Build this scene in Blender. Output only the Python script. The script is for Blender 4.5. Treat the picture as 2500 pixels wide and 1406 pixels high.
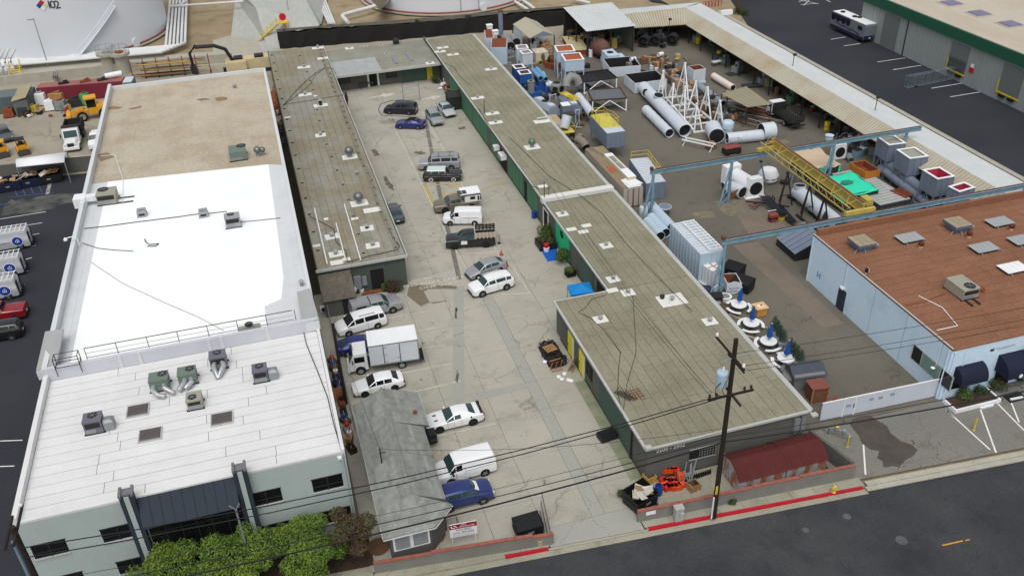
import bpy,math,random
from math import cos,sin,atan2,pi as PI
RU,RC=random.uniform,random.choice
from mathutils import Vector,Matrix
random.seed(7)
# camera
for o in list(bpy.data.objects):bpy.data.objects.remove(o)
scene=bpy.context.scene
COL=scene.collection
F_PX,PITCH,YAW,ROLL,CAM_H=2199.44,0.569483,0.2716586,-0.0365159,51.1833
def cam_axes():
 cp,sp=cos(PITCH),sin(PITCH)
 f=Vector((sin(YAW)*cp,cos(YAW)*cp,-sp));r=Vector((cos(YAW),-sin(YAW),0));u=r.cross(f)
 c,s=cos(ROLL),sin(ROLL)
 return c*r+s*u,-s*r+c*u,f
AX_R,AX_U,AX_F=cam_axes()
cd=bpy.data.cameras.new('camera');cam=bpy.data.objects.new('camera',cd);COL.objects.link(cam)
cam.matrix_world=Matrix(((AX_R.x,AX_U.x,-AX_F.x,0),(AX_R.y,AX_U.y,-AX_F.y,0),(AX_R.z,AX_U.z,-AX_F.z,CAM_H),(0,0,0,1)))
cd.sensor_width=36;cd.lens=36*F_PX/2500;cd.clip_end=3000;cd.clip_start=0.5
scene.camera=cam
# world, sun, exposure
world=bpy.data.worlds.new('World');scene.world=world;world.use_nodes=True
wn=world.node_tree.nodes;wl=world.node_tree.links
bg=wn['Background'];sky=wn.new('ShaderNodeTexSky');sky.sky_type='NISHITA';sky.sun_disc=False
SUN_EL,SUN_AZ=math.radians(62),math.radians(200)
sky.sun_elevation=SUN_EL;sky.sun_rotation=SUN_AZ;sky.air_density=1.0;sky.dust_density=4.0;sky.ozone_density=1.0
hs=wn.new('ShaderNodeHueSaturation');hs.inputs['Saturation'].default_value=0.22
wl.new(sky.outputs[0],hs.inputs['Color']);wl.new(hs.outputs[0],bg.inputs['Color']);bg.inputs['Strength'].default_value=0.13
sd=bpy.data.lights.new('sun','SUN');sd.energy=0.9;sd.angle=math.radians(50);sd.color=(1,0.97,0.92)
sun=bpy.data.objects.new('sun',sd);COL.objects.link(sun)
sdir=Vector((sin(SUN_AZ)*cos(SUN_EL),cos(SUN_AZ)*cos(SUN_EL),sin(SUN_EL)))
sun.rotation_euler=sdir.to_track_quat('Z','Y').to_euler();sun.location=(0,0,90)
scene.view_settings.view_transform='Standard';scene.view_settings.look='None'
scene.view_settings.exposure=0.15;scene.view_settings.gamma=1
scene.render.engine='CYCLES'
# measuring and mesh helpers
def P(px,py,z=0.0):
 d=AX_R*((px-1250)/F_PX)+AX_U*(-(py-703)/F_PX)+AX_F
 return Vector((0,0,CAM_H))+d*((z-CAM_H)/d.z)
def R3(a,b,c,z):
 A,B,Cc=P(*a,z),P(*b,z),P(*c,z);u=(B-A);l=u.length;u/=l;n=Vector((-u.y,u.x,0));w=(Cc-B).dot(n)
 ctr=A+u*l/2+n*w/2
 return ctr.x,ctr.y,atan2(u.y,u.x),l,abs(w)
class MB:
 def __init__(s):s.v=[];s.f=[]
 def add(s,vs,fs):
  o=len(s.v);s.v+= [tuple(v)for v in vs];s.f+= [tuple(i+o for i in f)for f in fs];return s
 def bx(s,x0,x1,y0,y1,z0,z1):
  return s.add([(x0,y0,z0),(x1,y0,z0),(x1,y1,z0),(x0,y1,z0),(x0,y0,z1),(x1,y0,z1),(x1,y1,z1),(x0,y1,z1)],
[(3,2,1,0),(4,5,6,7),(0,1,5,4),(1,2,6,5),(2,3,7,6),(3,0,4,7)])
 def box(s,c,d,rz=0,rx=0,ry=0):
  M=Matrix.Rotation(rz,3,'Z') @Matrix.Rotation(ry,3,'Y') @Matrix.Rotation(rx,3,'X');m=MB().bx(-d[0]/2,d[0]/2,-d[1]/2,d[1]/2,-d[2]/2,d[2]/2)
  return s.add([M@Vector(v)+Vector(c)for v in m.v],m.f)
 def frus(s,x0,x1,y0,y1,z0,X0,X1,Y0,Y1,z1):
  return s.add([(x0,y0,z0),(x1,y0,z0),(x1,y1,z0),(x0,y1,z0),(X0,Y0,z1),(X1,Y0,z1),(X1,Y1,z1),(X0,Y1,z1)],
[(3,2,1,0),(4,5,6,7),(0,1,5,4),(1,2,6,5),(2,3,7,6),(3,0,4,7)])
 def prism(s,poly,z0,z1):
  n=len(poly)
  a=sum(poly[i][0]*poly[(i+1) %n][1]-poly[(i+1) %n][0]*poly[i][1]for i in range(n))
  if a<0:poly=poly[::-1]
  return s.add([(p[0],p[1],z0)for p in poly]+[(p[0],p[1],z1)for p in poly],
[tuple(range(n-1,-1,-1)),tuple(range(n,2*n))]+[(i,(i+1) %n,(i+1) %n+n,i+n)for i in range(n)])
 def ext(s,prof,a0,a1,ax='y'):
  n=len(prof)
  if ax=='y':va=[(u,a0,z)for u,z in prof];vb=[(u,a1,z)for u,z in prof]
  else:va=[(a0,u,z)for u,z in prof];vb=[(a1,u,z)for u,z in prof]
  return s.add(va+vb,[tuple(range(n-1,-1,-1)),tuple(range(n,2*n))]+[(i,(i+1) %n,(i+1) %n+n,i+n)for i in range(n)])
 def cyl(s,a,b,r,n=8,r2=None,caps=True):
  a,b=Vector(a),Vector(b);r2=r if r2 is None else r2;d=(b-a).normalized()
  t=Vector((0,0,1))if abs(d.z) <0.9 else Vector((1,0,0));u=d.cross(t).normalized();w=u.cross(d)
  vs=[]
  for c,rr in((a,r),(b,r2)):
   for i in range(n):
    k=2*PI*i/n;vs.append(c+(u*cos(k)+w*sin(k))*rr)
  fs=[(i,i+n,(i+1) %n+n,(i+1) %n)for i in range(n)]
  if caps:fs+= [tuple(range(n)),tuple(range(2*n-1,n-1,-1))]
  return s.add(vs,fs)
 def pipe(s,a,b,r,n=20,t=0.06):
  a,b=Vector(a),Vector(b);d=(b-a).normalized()
  t0=Vector((0,0,1))if abs(d.z) <0.9 else Vector((1,0,0));u=d.cross(t0).normalized();w=u.cross(d)
  vs=[]
  for c,rr in((a,r),(b,r),(b,r-t),(a,r-t)):
   for i in range(n):
    k=2*PI*i/n;vs.append(c+(u*cos(k)+w*sin(k))*rr)
  fs=[]
  for q in range(4):
   for i in range(n):fs.append((q*n+i,((q+1) %4)*n+i,((q+1) %4)*n+(i+1) %n,q*n+(i+1) %n))
  return s.add(vs,fs)
 def tube(s,pts,r,n=6):
  pts=[Vector(p)for p in pts];vs=[];fs=[]
  for k,p in enumerate(pts):
   d=(pts[min(k+1,len(pts)-1)]-pts[max(k-1,0)]).normalized()
   t=Vector((0,0,1))if abs(d.z) <0.95 else Vector((1,0,0));u=d.cross(t).normalized();w=u.cross(d)
   for i in range(n):
    g=2*PI*i/n;vs.append(p+(u*cos(g)+w*sin(g))*r)
  for k in range(len(pts)-1):
   for i in range(n):fs.append((k*n+i,(k+1)*n+i,(k+1)*n+(i+1) %n,k*n+(i+1) %n))
  fs+= [tuple(range(n)),tuple(range(len(vs)-1,len(vs)-n-1,-1))]
  return s.add(vs,fs)
 def lathe(s,prof,c=(0,0,0),n=16,cap=True):
  vs=[];fs=[];c=Vector(c)
  for r,z in prof:
   for i in range(n):
    k=2*PI*i/n;vs.append(c+Vector((r*cos(k),r*sin(k),z)))
  for k in range(len(prof)-1):
   for i in range(n):fs.append((k*n+i,k*n+(i+1) %n,(k+1)*n+(i+1) %n,(k+1)*n+i))
  if cap:fs+= [tuple(range(n-1,-1,-1)),tuple(range((len(prof)-1)*n,len(prof)*n))]
  return s.add(vs,fs)
 def face(s,*pts):return s.add(pts,[tuple(range(len(pts)))])
 def slab(s,pts,t=0.03):
  pts=[Vector(p)for p in pts];n=len(pts);nn=(pts[1]-pts[0]).cross(pts[2]-pts[0]).normalized()
  if nn.z<0:pts=pts[::-1];nn=-nn
  return s.add(pts+[p-nn*t for p in pts],[tuple(range(n)),tuple(range(2*n-1,n-1,-1))]+[(i+n,(i+1) %n+n,(i+1) %n,i)for i in range(n)])
BASE={}
def obj(name,mb,mat,parent=None,smooth=False,w=False):
 me=bpy.data.meshes.new(name)
 vs=mb.v
 if w and parent is not None:
  r=parent
  while r.parent:r=r.parent
  M=BASE.get(r.name,Matrix()).inverted();vs=[M@Vector(v)for v in vs]
 me.from_pydata([tuple(v)for v in vs],[],mb.f);me.update()
 if smooth:
  me.shade_smooth()
  try:me.set_sharp_from_angle(angle=math.radians(38))
  except Exception:pass
 if mat:me.materials.append(mat)
 o=bpy.data.objects.new(name,me);COL.objects.link(o)
 if parent is not None:o.parent=parent
 return o
def tag(o,label=None,cat=None,group=None,kind=None):
 if label:o['label'] =label
 if cat:o['category'] =cat
 if group:o['group'] =group
 if kind:o['kind'] =kind
 return o
def thing(name,label,cat,loc=(0,0,0),rz=0,group=None):
 o=bpy.data.objects.new(name,None);COL.objects.link(o);o.empty_display_size=0.2
 o.location=loc;o.rotation_euler=(0,0,rz)
 BASE[o.name] =Matrix.Translation(Vector(loc)) @Matrix.Rotation(rz,4,'Z')
 return tag(o,label,cat,group)
def struct(name,mb,mat):return tag(obj(name,mb,mat),kind='structure')
def dup(root,loc,rz,label=None):
 def cp(o,par):
  c=o.copy();COL.objects.link(c);c.parent=par
  for ch in o.children:cp(ch,c)
  return c
 r=cp(root,None);r.location=loc;r.rotation_euler=(0,0,rz)
 if label:r['label'] =label
 BASE[r.name] =Matrix.Translation(Vector(loc)) @Matrix.Rotation(rz,4,'Z')
 return r
def text(name,s,size,mat,parent,M,ext=0.004,align='CENTER'):
 cu=bpy.data.curves.new(name,'FONT');cu.body=s;cu.size=size;cu.align_x=align;cu.align_y='CENTER';cu.extrude=ext;cu.resolution_u=2
 t=bpy.data.objects.new(name+'_curve',cu);me=bpy.data.meshes.new_from_object(t);bpy.data.objects.remove(t);bpy.data.curves.remove(cu)
 me.transform(M);me.materials.clear();me.materials.append(mat);me.name=name
 o=bpy.data.objects.new(name,me);COL.objects.link(o);o.parent=parent
 return o
def frame(o,x,y):
 x=Vector(x).normalized();z=x.cross(Vector(y)).normalized();y=z.cross(x)
 return Matrix(((x.x,y.x,z.x,o[0]),(x.y,y.y,z.y,o[1]),(x.z,y.z,z.z,o[2]),(0,0,0,1)))
# materials
def lin(c):c/=255.0;return c/12.92 if c<=0.04045 else((c+0.055)/1.055)**2.4
def C(r,g,b,k=0.9):return(min(lin(r)*k,.9),min(lin(g)*k,.9),min(lin(b)*k,.9))
MATS={}
def mat(name,col,rough=0.75,var=0.18,scale=0.6,metal=0.0,fine=0.0,bump=0.0,col2=None,spec=0.3,coat=0.0,stretch=None,world=False,thr=(0.45,0.7)):
 if name in MATS:return MATS[name]
 m=bpy.data.materials.new(name);m.use_nodes=True;nt=m.node_tree;N=nt.nodes;L=nt.links;b=N['Principled BSDF']
 b.inputs['Roughness'].default_value=rough;b.inputs['Metallic'].default_value=metal
 b.inputs['Specular IOR Level'].default_value=spec;b.inputs['Coat Weight'].default_value=coat;b.inputs['Coat Roughness'].default_value=0.06
 co=N.new('ShaderNodeNewGeometry').outputs['Position']if world else N.new('ShaderNodeTexCoord').outputs['Object']
 if stretch:
  mp=N.new('ShaderNodeMapping');mp.inputs['Scale'].default_value=stretch;L.new(co,mp.inputs['Vector']);co=mp.outputs[0]
 if var or col2:
  n=N.new('ShaderNodeTexNoise');n.inputs['Scale'].default_value=scale;n.inputs['Detail'].default_value=6;n.inputs['Roughness'].default_value=0.65;L.new(co,n.inputs['Vector'])
  r=N.new('ShaderNodeValToRGB');L.new(n.outputs[0],r.inputs[0])
  if col2:r.color_ramp.elements[0].position=thr[0];r.color_ramp.elements[1].position=thr[1];c0,c1=col,col2
  else:
   r.color_ramp.elements[0].position=0.3;r.color_ramp.elements[1].position=0.7
   c0=tuple(c*(1-var)for c in col);c1=tuple(min(c*(1+var),.92)for c in col)
  r.color_ramp.elements[0].color=(*c0,1);r.color_ramp.elements[1].color=(*c1,1);out=r.outputs[0]
  if fine:
   n2=N.new('ShaderNodeTexNoise');n2.inputs['Scale'].default_value=scale*14;n2.inputs['Detail'].default_value=4;L.new(co,n2.inputs['Vector'])
   mr=N.new('ShaderNodeMapRange');mr.inputs[1].default_value=0.3;mr.inputs[2].default_value=0.7;mr.inputs[3].default_value=1-fine;mr.inputs[4].default_value=1+fine;L.new(n2.outputs[0],mr.inputs[0])
   mx=N.new('ShaderNodeVectorMath');mx.operation='SCALE';L.new(out,mx.inputs[0]);L.new(mr.outputs[0],mx.inputs['Scale']);out=mx.outputs[0]
  L.new(out,b.inputs['Base Color'])
  if bump:
   bp=N.new('ShaderNodeBump');bp.inputs['Strength'].default_value=bump;bp.inputs['Distance'].default_value=0.03;L.new(n.outputs[0],bp.inputs['Height']);L.new(bp.outputs[0],b.inputs['Normal'])
 else:b.inputs['Base Color'].default_value=(*col,1)
 MATS[name] =m;return m
def ground_mat(name,col,col2,col3,crack=0.0,s1=0.12,s2=0.5,crackscale=0.22,stain=(0.62,0.8),fine=0.12,crackcol=None):
 m=bpy.data.materials.new(name);m.use_nodes=True;nt=m.node_tree;N=nt.nodes;L=nt.links;b=N['Principled BSDF']
 b.inputs['Roughness'].default_value=0.85;b.inputs['Specular IOR Level'].default_value=0.2
 co=N.new('ShaderNodeNewGeometry').outputs['Position']
 def noise(sc,det=6,ro=0.6):
  n=N.new('ShaderNodeTexNoise');n.inputs['Scale'].default_value=sc;n.inputs['Detail'].default_value=det;n.inputs['Roughness'].default_value=ro;L.new(co,n.inputs['Vector']);return n
 def rng(src,a,c,lo=0,hi=1):
  r=N.new('ShaderNodeMapRange');r.inputs[1].default_value=a;r.inputs[2].default_value=c;r.inputs[3].default_value=lo;r.inputs[4].default_value=hi;L.new(src,r.inputs[0]);return r.outputs[0]
 def mixc(f,a,c):
  x=N.new('ShaderNodeMix');x.data_type='RGBA';L.new(f,x.inputs[0])
  if isinstance(a,tuple):x.inputs[6].default_value=(*a,1)
  else:L.new(a,x.inputs[6])
  x.inputs[7].default_value=(*c,1);return x.outputs[2]
 c=mixc(rng(noise(s1).outputs[0],0.38,0.62),col,col2)
 c=mixc(rng(noise(s2,8,0.7).outputs[0],stain[0],stain[1],0,0.75),c,col3)
 if crack:
  nz=noise(0.9,4);ad=N.new('ShaderNodeVectorMath');ad.operation='MULTIPLY_ADD';L.new(nz.outputs[1],ad.inputs[0]);ad.inputs[1].default_value=(1.6,1.6,0);L.new(co,ad.inputs[2])
  fl=N.new('ShaderNodeVectorMath');fl.operation='MULTIPLY';fl.inputs[1].default_value=(1,1,0);L.new(ad.outputs[0],fl.inputs[0])
  v=N.new('ShaderNodeTexVoronoi');v.feature='DISTANCE_TO_EDGE';v.inputs['Scale'].default_value=crackscale;L.new(fl.outputs[0],v.inputs['Vector'])
  e=rng(v.outputs['Distance'],0.004,0.011,1,0)
  msk=rng(noise(0.16,3).outputs[0],0.46,0.56);mu=N.new('ShaderNodeMath');mu.operation='MULTIPLY';L.new(e,mu.inputs[0]);L.new(msk,mu.inputs[1])
  m2=N.new('ShaderNodeMath');m2.operation='MULTIPLY';L.new(mu.outputs[0],m2.inputs[0]);m2.inputs[1].default_value=crack
  c=mixc(m2.outputs[0],c,crackcol or tuple(x*0.3 for x in col3))
 f=rng(noise(5,5,.75).outputs[0],0.3,0.7,1-fine,1+fine);mx=N.new('ShaderNodeVectorMath');mx.operation='SCALE';L.new(c,mx.inputs[0]);L.new(f,mx.inputs['Scale'])
 L.new(mx.outputs[0],b.inputs['Base Color']);MATS[name] =m;return m
WHITE=mat('white_paint',(.78,.79,.80),.6,.05,.7)
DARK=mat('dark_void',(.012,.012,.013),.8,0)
GLASS=mat('tinted_glass',(.008,.010,.011),.08,0,spec=.5)
GLASS_T=mat('teal_glass',(.02,.05,.05),.07,0,spec=.6)
TYRE=mat('rubber',(.014,.014,.015),.9,0)
ALLOY=mat('alloy',(.42,.43,.45),.35,0,metal=.7)
CHROME=mat('chrome',(.6,.6,.62),.12,0,metal=1)
GALV=mat('galvanised',C(150,155,158),.5,.12,2,metal=.3)
STEEL_D=mat('dark_steel',C(45,44,44),.65,.25,1.5)
RUST=mat('rust',C(135,72,48),.9,.35,2.5)
WOOD=mat('pallet_wood',C(172,130,86),.85,.25,2)
WOOD_D=mat('weathered_wood',C(96,82,68),.9,.3,2)
YELLOW=mat('safety_yellow',C(222,196,40),.6,.1,1.5)
RED=mat('red_paint',C(196,34,40),.6,.12,2)
ORANGE=mat('orange_plastic',C(232,84,34),.5,.12,2)
BLUE_P=mat('blue_plastic',C(30,70,160),.5,.1,2)
BLACK_P=mat('black_plastic',C(34,35,38),.5,.15,2)
CONC=mat('plain_concrete',C(176,172,158),.9,.12,.8,fine=.08)
# ground
def sheet(name,poly,z,m,t=0.05):
 return struct(name,MB().prism(poly,z-t,z),m)
YK=lambda x:43.25-0.0755*(x-5)          # road edge of the kerb, the street runs a little askew
M_STREET=ground_mat('street_asphalt',C(57,59,63),C(71,72,74),C(46,48,52),0.15,.11,.3,.3,(.5,.75),.2)
M_LOT=ground_mat('lot_blacktop',C(50,53,60),C(58,60,66),C(44,46,52),0.0,.08,.5,fine=.14)
M_YARD=ground_mat('yard_asphalt',C(104,100,91),C(116,111,100),C(83,79,71),0.4,.07,.35,.3,(.55,.75),.13)
M_FRONT=ground_mat('old_parking_asphalt',C(124,122,116),C(134,131,124),C(98,92,84),0.9,.1,.4,.55,(.55,.72),.16)
M_CONC=ground_mat('courtyard_concrete',C(181,176,163),C(169,166,154),C(138,135,123),0.4,.09,.32,.17,(.51,.76),.09,C(92,88,76))
M_CONC2=ground_mat('grey_concrete',C(162,162,155),C(168,167,159),C(140,139,131),0.3,.12,.5,.3,(.6,.8),.07)
M_LYARD=ground_mat('dusty_concrete',C(170,162,146),C(156,149,134),C(126,118,104),0.5,.06,.3,.16,(.52,.72),.1)
M_DIRT=ground_mat('tank_farm_dirt',C(150,134,106),C(166,150,122),C(118,108,88),0.0,.06,.22,.2,(.48,.68),.16)
M_MULCH=mat('mulch',C(70,56,44),.95,.35,1.2,fine=.3)
M_WALK=ground_mat('sidewalk_concrete',C(168,164,148),C(152,150,134),C(112,112,92),0.4,.2,.7,.4,(.55,.75),.09)
gnd=struct('ground',MB().bx(-900,900,-500,1300,-.8,-.25),M_DIRT)
sheet('street',[(-120,YK(-120)),(260,YK(260)),(260,8),(-120,18)],-.19,M_STREET,.02)
sheet('yard',[(37,47.5),(82.9,47.5),(88,60),(88.3,166),(37,166)],-.004,M_YARD)
sheet('parking_lot',[(37.5,47.49),(120,47.49),(120,YK(120)+.9),(37.5,YK(37.5)+.9)],-.006,M_FRONT)
sheet('industrial_lot',[(89.2,50),(190,50),(190,260),(80,260),(80,172),(89.2,160)],0,M_LOT)
sheet('van_lot',[(-20.7,46.5),(-20.7,123.6),(-90,130),(-90,48)],0,M_LOT)
sheet('equipment_yard',[(-20.7,123.62),(-20.7,134),(2,134),(2,172.5),(-90,178),(-90,130.02)],0,M_LYARD)
sheet('planting_bed',[(-19,YK(-19)+1.6),(1.6,YK(1.6)+1.6),(1.6,49),(-19,49)],.03,M_MULCH,.1)
sheet('alley_paving',[(1.0,49.05),(2.4,49.05),(2.4,81),(1.0,81)],-.01,M_YARD)
sheet('rear_apron',[(2.1,156.2),(2.1,170),(37,167),(62,163),(62,152.2),(36.9,152.2),(36.9,156.2)],.004,M_LYARD)
cy=struct('courtyard',MB().bx(1.2,28.8,44.4,143.2,-.3,-.03).bx(23.1,38.5,42.6,46.5,-.3,-.031),mat('joint_dirt',C(70,66,54),.95,.2,1))
xb=[1.25,6.1,10.4,14.2,18.0,19.05,23.2,28.75]
yb=[44.5,47.6,52.2,57.4,61.4,66.8,72.2,77.4,82.6,88.4,94,100,106,112.4,118.8,125,131,137,143.1]
def slab_piece(name,x0,x1,y0,y1,m,par,z=0.0,t=.1):
 return obj(name,MB().bx(x0+.012,x1-.012,y0+.012,y1-.012,z-t,z),m,par)
for j in range(len(yb)-1):
 for i in range(len(xb)-1):
  if xb[i] >23 and yb[j] <66:continue
  if xb[i] <10 and yb[j] >82:continue
  slab_piece('concrete_slab',xb[i]if yb[j] <82 else max(xb[i],11.1),xb[i+1],yb[j]+RU(-.0,.0),yb[j+1],M_CONC2 if i==4 and yb[j] <77 else M_CONC,cy,RU(-.004,.004))
for i in range(5):
 for j in range(1):slab_piece('concrete_slab',23.2+i*2.8,26+i*2.8,43.3-.062*(i*2.8+4.5),46.5,M_WALK,cy,-.004)
dr=struct('drive_apron',MB().prism([(14.1,YK(14.1)+.12),(21.2,YK(21.2)+.12),(21.2,44.48),(14.1,44.48)],-.05,.008),M_CONC2)
def strip(name,pts,w,z,m,par=None):
 mb=MB()
 for(a,b)in zip(pts[:-1],pts[1:]):
  a,b=Vector((*a,0)),Vector((*b,0));d=(b-a).normalized();n=Vector((-d.y,d.x,0))*w/2
  mb.slab([(a-n)+Vector((0,0,z)),(b-n)+Vector((0,0,z)),(b+n)+Vector((0,0,z)),(a+n)+Vector((0,0,z))],.006)
 return obj(name,mb,m,par)
M_PATCH=mat('tar_patch',C(118,116,108),.9,.3,1.5,fine=.1)
strip('drain_strip',[(11.6,60.5),(16.2,79.2)],1.05,.010,M_CONC2,cy)
strip('drain_strip',[(16.6,80.5),(19.0,100),(22.6,126)],.5,.0105,M_PATCH,cy)
strip('drain_strip',[(12.9,60.8),(18,61.1)],.9,.0102,M_CONC2,cy)
M_LINE=mat('worn_road_paint',C(214,212,200),.8,.2,1.5,col2=C(176,172,156),thr=(.4,.66))
M_LINEW=mat('fresh_road_paint',C(236,236,232),.7,.08,1.5)
M_LINEY=mat('faded_yellow_paint',C(192,166,96),.8,.2,1.2,col2=C(170,160,128),thr=(.4,.65))
def lines(par,segs,w=.1,z=.016,m=M_LINE):
 for a,b in segs:
  A,B=P(*a),P(*b);strip('painted_line',[(A.x,A.y),(B.x,B.y)],w,z,m,par)
lines(cy,[((962,312),(1085,562)),((1086,565),(1142,662)),((1030,270),(1132,458)),((1176,540),(1226,640)),((1249,648),(1293,716)),((1190,720),(1293,716)),
((985,342),(1062,340)),((1165,555),(1206,553)),((1142,618),(1226,615)),((1250,648),(1236,649)),((1272,682),(1254,683)),((1000,362),(1090,362)),((978,318),(1050,318)),
((945,777),(1053,758)),((812,844),(1070,799)),((810,890),(1086,841)),((830,940),(1100,888)),((990,962),(1125,929)),((855,985),(890,978)),((1062,1065),(1210,1034)),((1150,510),(1230,470)),((995,690),(1090,672)),((1000,688),(1100,664))])
lines(cy,[((1035,452),(1135,450)),((1035,452),(1062,500)),((1062,500),(1064,512)),((1090,452),(1145,462)),((1100,472),(1140,468)),((1085,462),(1082,480)),((1085,478),(1115,476)),((1160,466),(1235,446)),((1030,455),(1060,505))],.28,.0155,M_LINEY)
lines(cy,[((1150,470),(1238,436))],.35,.0165,CONC)
M_STAIN=mat('oil_stain',C(98,95,84),.9,.2,2,col2=C(150,147,132),thr=(.5,.62));M_WET=mat('wet_concrete',C(122,112,92),.45,.15,1.2)
def blob(name,pts,m,par,z=.019,jit=.12):
 q=[P(*p)for p in pts];out=[]
 for i,a in enumerate(q):
  b=q[(i+1) %len(q)]
  for t in(0,.33,.66):c=a.lerp(b,t);out.append((c.x+RU(-jit,jit),c.y+RU(-jit,jit)))
 return obj(name,MB().prism(out,z-.004,z),m,par)
blob('water_stain',[(998,695),(1040,697),(1100,697),(1116,700),(1115,705),(1045,706),(1035,712),(1050,738),(1028,748),(995,722)],M_WET,cy,.0175,.05)
blob('water_stain',[(1034,736),(1052,738),(1100,733),(1060,741)],M_WET,cy,.0176,.02)
for a in[((934,432),(944,430),(960,455),(962,466),(948,460)),((905,366),(918,364),(928,380),(915,382)),((1010,372),(1030,369),(1042,376),(1022,379)),((948,290),(962,291),(958,296),(948,294)),((1118,312),(1134,309),(1140,314),(1122,318)),((1112,752),(1116,752),(1117,778),(1112,776)),((1114,905),(1118,905),(1118,935),(1113,930)),((1112,1262),(1120,1262),(1120,1282),(1113,1280))]:
 blob('oil_stain',a,M_STAIN,cy,.0178,.1)
rs_=random.Random(9)
for k in range(26):
 px,py=((rs_.uniform(1000,1080),rs_.uniform(330,640)),(rs_.uniform(1130,1240),rs_.uniform(470,700)),(rs_.uniform(990,1090),rs_.uniform(770,980)),(rs_.uniform(1120,1330),rs_.uniform(760,1180)))[k%4];s_=rs_.uniform(2,7)
 blob('oil_stain',[(px-s_,py),(px,py-s_*.5),(px+s_*1.3,py-s_*.2),(px+s_*.6,py+s_*.6)],mat('faint_stain',C(146,142,130),.9,.15,2,col2=C(166,162,150),thr=(.42,.62)),cy,.0179,.12)
M_PLINE=mat('white_ground_letters',C(206,204,192),.8,.15,2)
for s,px,py,sz in(('DO NOT ENTER',1067,687,1.0),('ONE WAY',1071,697,.9)):
 p=P(px,py);text('ground_lettering',s,sz,M_PLINE,cy,Matrix.Translation((p.x,p.y,.017)) @Matrix.Rotation(-.03,4,'Z') @Matrix.Diagonal((1,.75,1,1)),.001)
for px,py in((928,235),(1045,241)):
 p=P(px,py);obj('painted_arrow',MB().prism([(p.x-2.6,p.y-.3),(p.x+.6,p.y-.3),(p.x+.6,p.y-1),(p.x+2.6,p.y+.3),(p.x+.6,p.y+1),(p.x+.6,p.y+.5)],.010,.014),M_LINE,cy)
M_MOSS=mat('mossy_concrete',C(122,132,104),.95,.25,.8,col2=C(150,150,128),thr=(.35,.6))
obj('mossy_strip',MB().bx(22.2,23.17,47,60,.006,.011),M_MOSS,cy)
def street_run(x0,x1,step=None):
 return[x0+(x1-x0)*i/max(1,int((x1-x0)/(step or 3.0)))for i in range(int((x1-x0)/(step or 3.0))+1)]if step else[x0,x1]
sw=struct('sidewalk',MB().prism([(-60,YK(-60)+.2),(38.9,YK(38.9)+.2),(39.2,42.2),(21,43.4),(14.2,43.4),(1.4,44.6),(-60,YK(-60)+1.9)],-.13,-.02),mat('joint_dirt2',C(84,80,66),.95,.2,1))
def walk_slabs(x0,x1,n,d0,d1):
 for i in range(n):
  a=x0+(x1-x0)*i/n+.01;b=x0+(x1-x0)*(i+1)/n-.01
  obj('sidewalk_slab',MB().prism([(a,YK(a)+d0(a)),(b,YK(b)+d0(b)),(b,d1(b)),(a,d1(a))],-.06,.004+RU(-.004,.004)),M_WALK,sw)
wallL=lambda x:44.42-.108*(x-1.3);wallR=lambda x:43.0-.062*(x-21)
walk_slabs(1.4,14.05,6,lambda x:.21,lambda x:wallL(x)-.1);walk_slabs(21.3,39.1,9,lambda x:.21,lambda x:wallR(x)-.1);walk_slabs(-60,1.38,24,lambda x:.21,lambda x:YK(x)+1.55)
kb=struct('kerb',MB().prism([(-60,YK(-60)),(13.9,YK(13.9)),(13.9,YK(13.9)+.18),(-60,YK(-60)+.18)],-.3,.02).prism([(21.45,YK(21.45)),(38.9,YK(38.9)),(38.9,YK(38.9)+.18),(21.45,YK(21.45)+.18)],-.3,.02),M_WALK)
struct('gutter',MB().prism([(-60,YK(-60)-.5),(39,YK(39)-.5),(39,YK(39)-.004),(-60,YK(-60)-.004)],-.24,-.175),M_WALK)
struct('valley_gutter',MB().prism([(39,YK(39)-.35),(110,YK(110)-.35),(110,YK(110)+.1),(39,YK(39)+.1)],-.12,-.02).prism([(39.3,YK(39.3)+.14),(110,YK(110)+.14),(110,YK(110)+.62),(39.3,YK(39.3)+.62)],-.12,-.01),CONC)
struct('drive_lip',MB().prism([(13.92,YK(13.9)-.02),(21.43,YK(21.4)-.02),(21.43,YK(21.4)+.1),(13.92,YK(13.9)+.1)],-.16,-.05),CONC)
for x0,x1 in((10.7,13.88),(21.5,38.85)):
 obj('red_kerb_paint',MB().prism([(x0,YK(x0)-.008),(x1,YK(x1)-.006),(x1,YK(x1)+.19),(x0,YK(x0)+.24)],-.2,.03),mat('kerb_red',C(186,28,46),.7,.15,1.5),kb)
pk=bpy.data.objects['parking_lot'];st=bpy.data.objects['street']
lines(pk,[((2108,1085),(2113,1158)),((2311,1001),(2417,1097)),((2394,1000),(2432,1105)),((2466,975),(2488,1030)),((2436,985),(2500,1050)),((2310,1000),(2330,1020))],.13,.004,M_LINEW)
for a,b in(((2393,998),(2424,990)),((2466,977),(2496,971))):
 A,B=P(*a),P(*b);d=(B-A)
 tag(obj('parking_bumper',MB().box(((A+B)/2+Vector((0,0,.08))),(d.length,.18,.15),atan2(d.y,d.x)),WHITE),'white concrete wheel stop '+('left of the planter corner' if a[0] <2400 else 'at the right edge of the photo'),'wheel stop','wheel stops by the blue building')
blob('dark_patch',[(2070,1030),(2130,1010),(2180,1060),(2240,1100),(2190,1140),(2150,1135),(2140,1100),(2100,1075)],mat('patched_asphalt',C(84,78,72),.9,.25,.8,fine=.15),pk,.001,.25)
strip('yellow_line',[tuple(P(2302,1326)[:2]),tuple(P(2352,1315)[:2])],.12,-.183,mat('street_yellow',C(206,150,60),.8,.2,2),st)
strip('yellow_line',[tuple(P(2358,1314)[:2]),tuple(P(2369,1312)[:2])],.1,-.183,MATS['street_yellow'],st)
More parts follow.
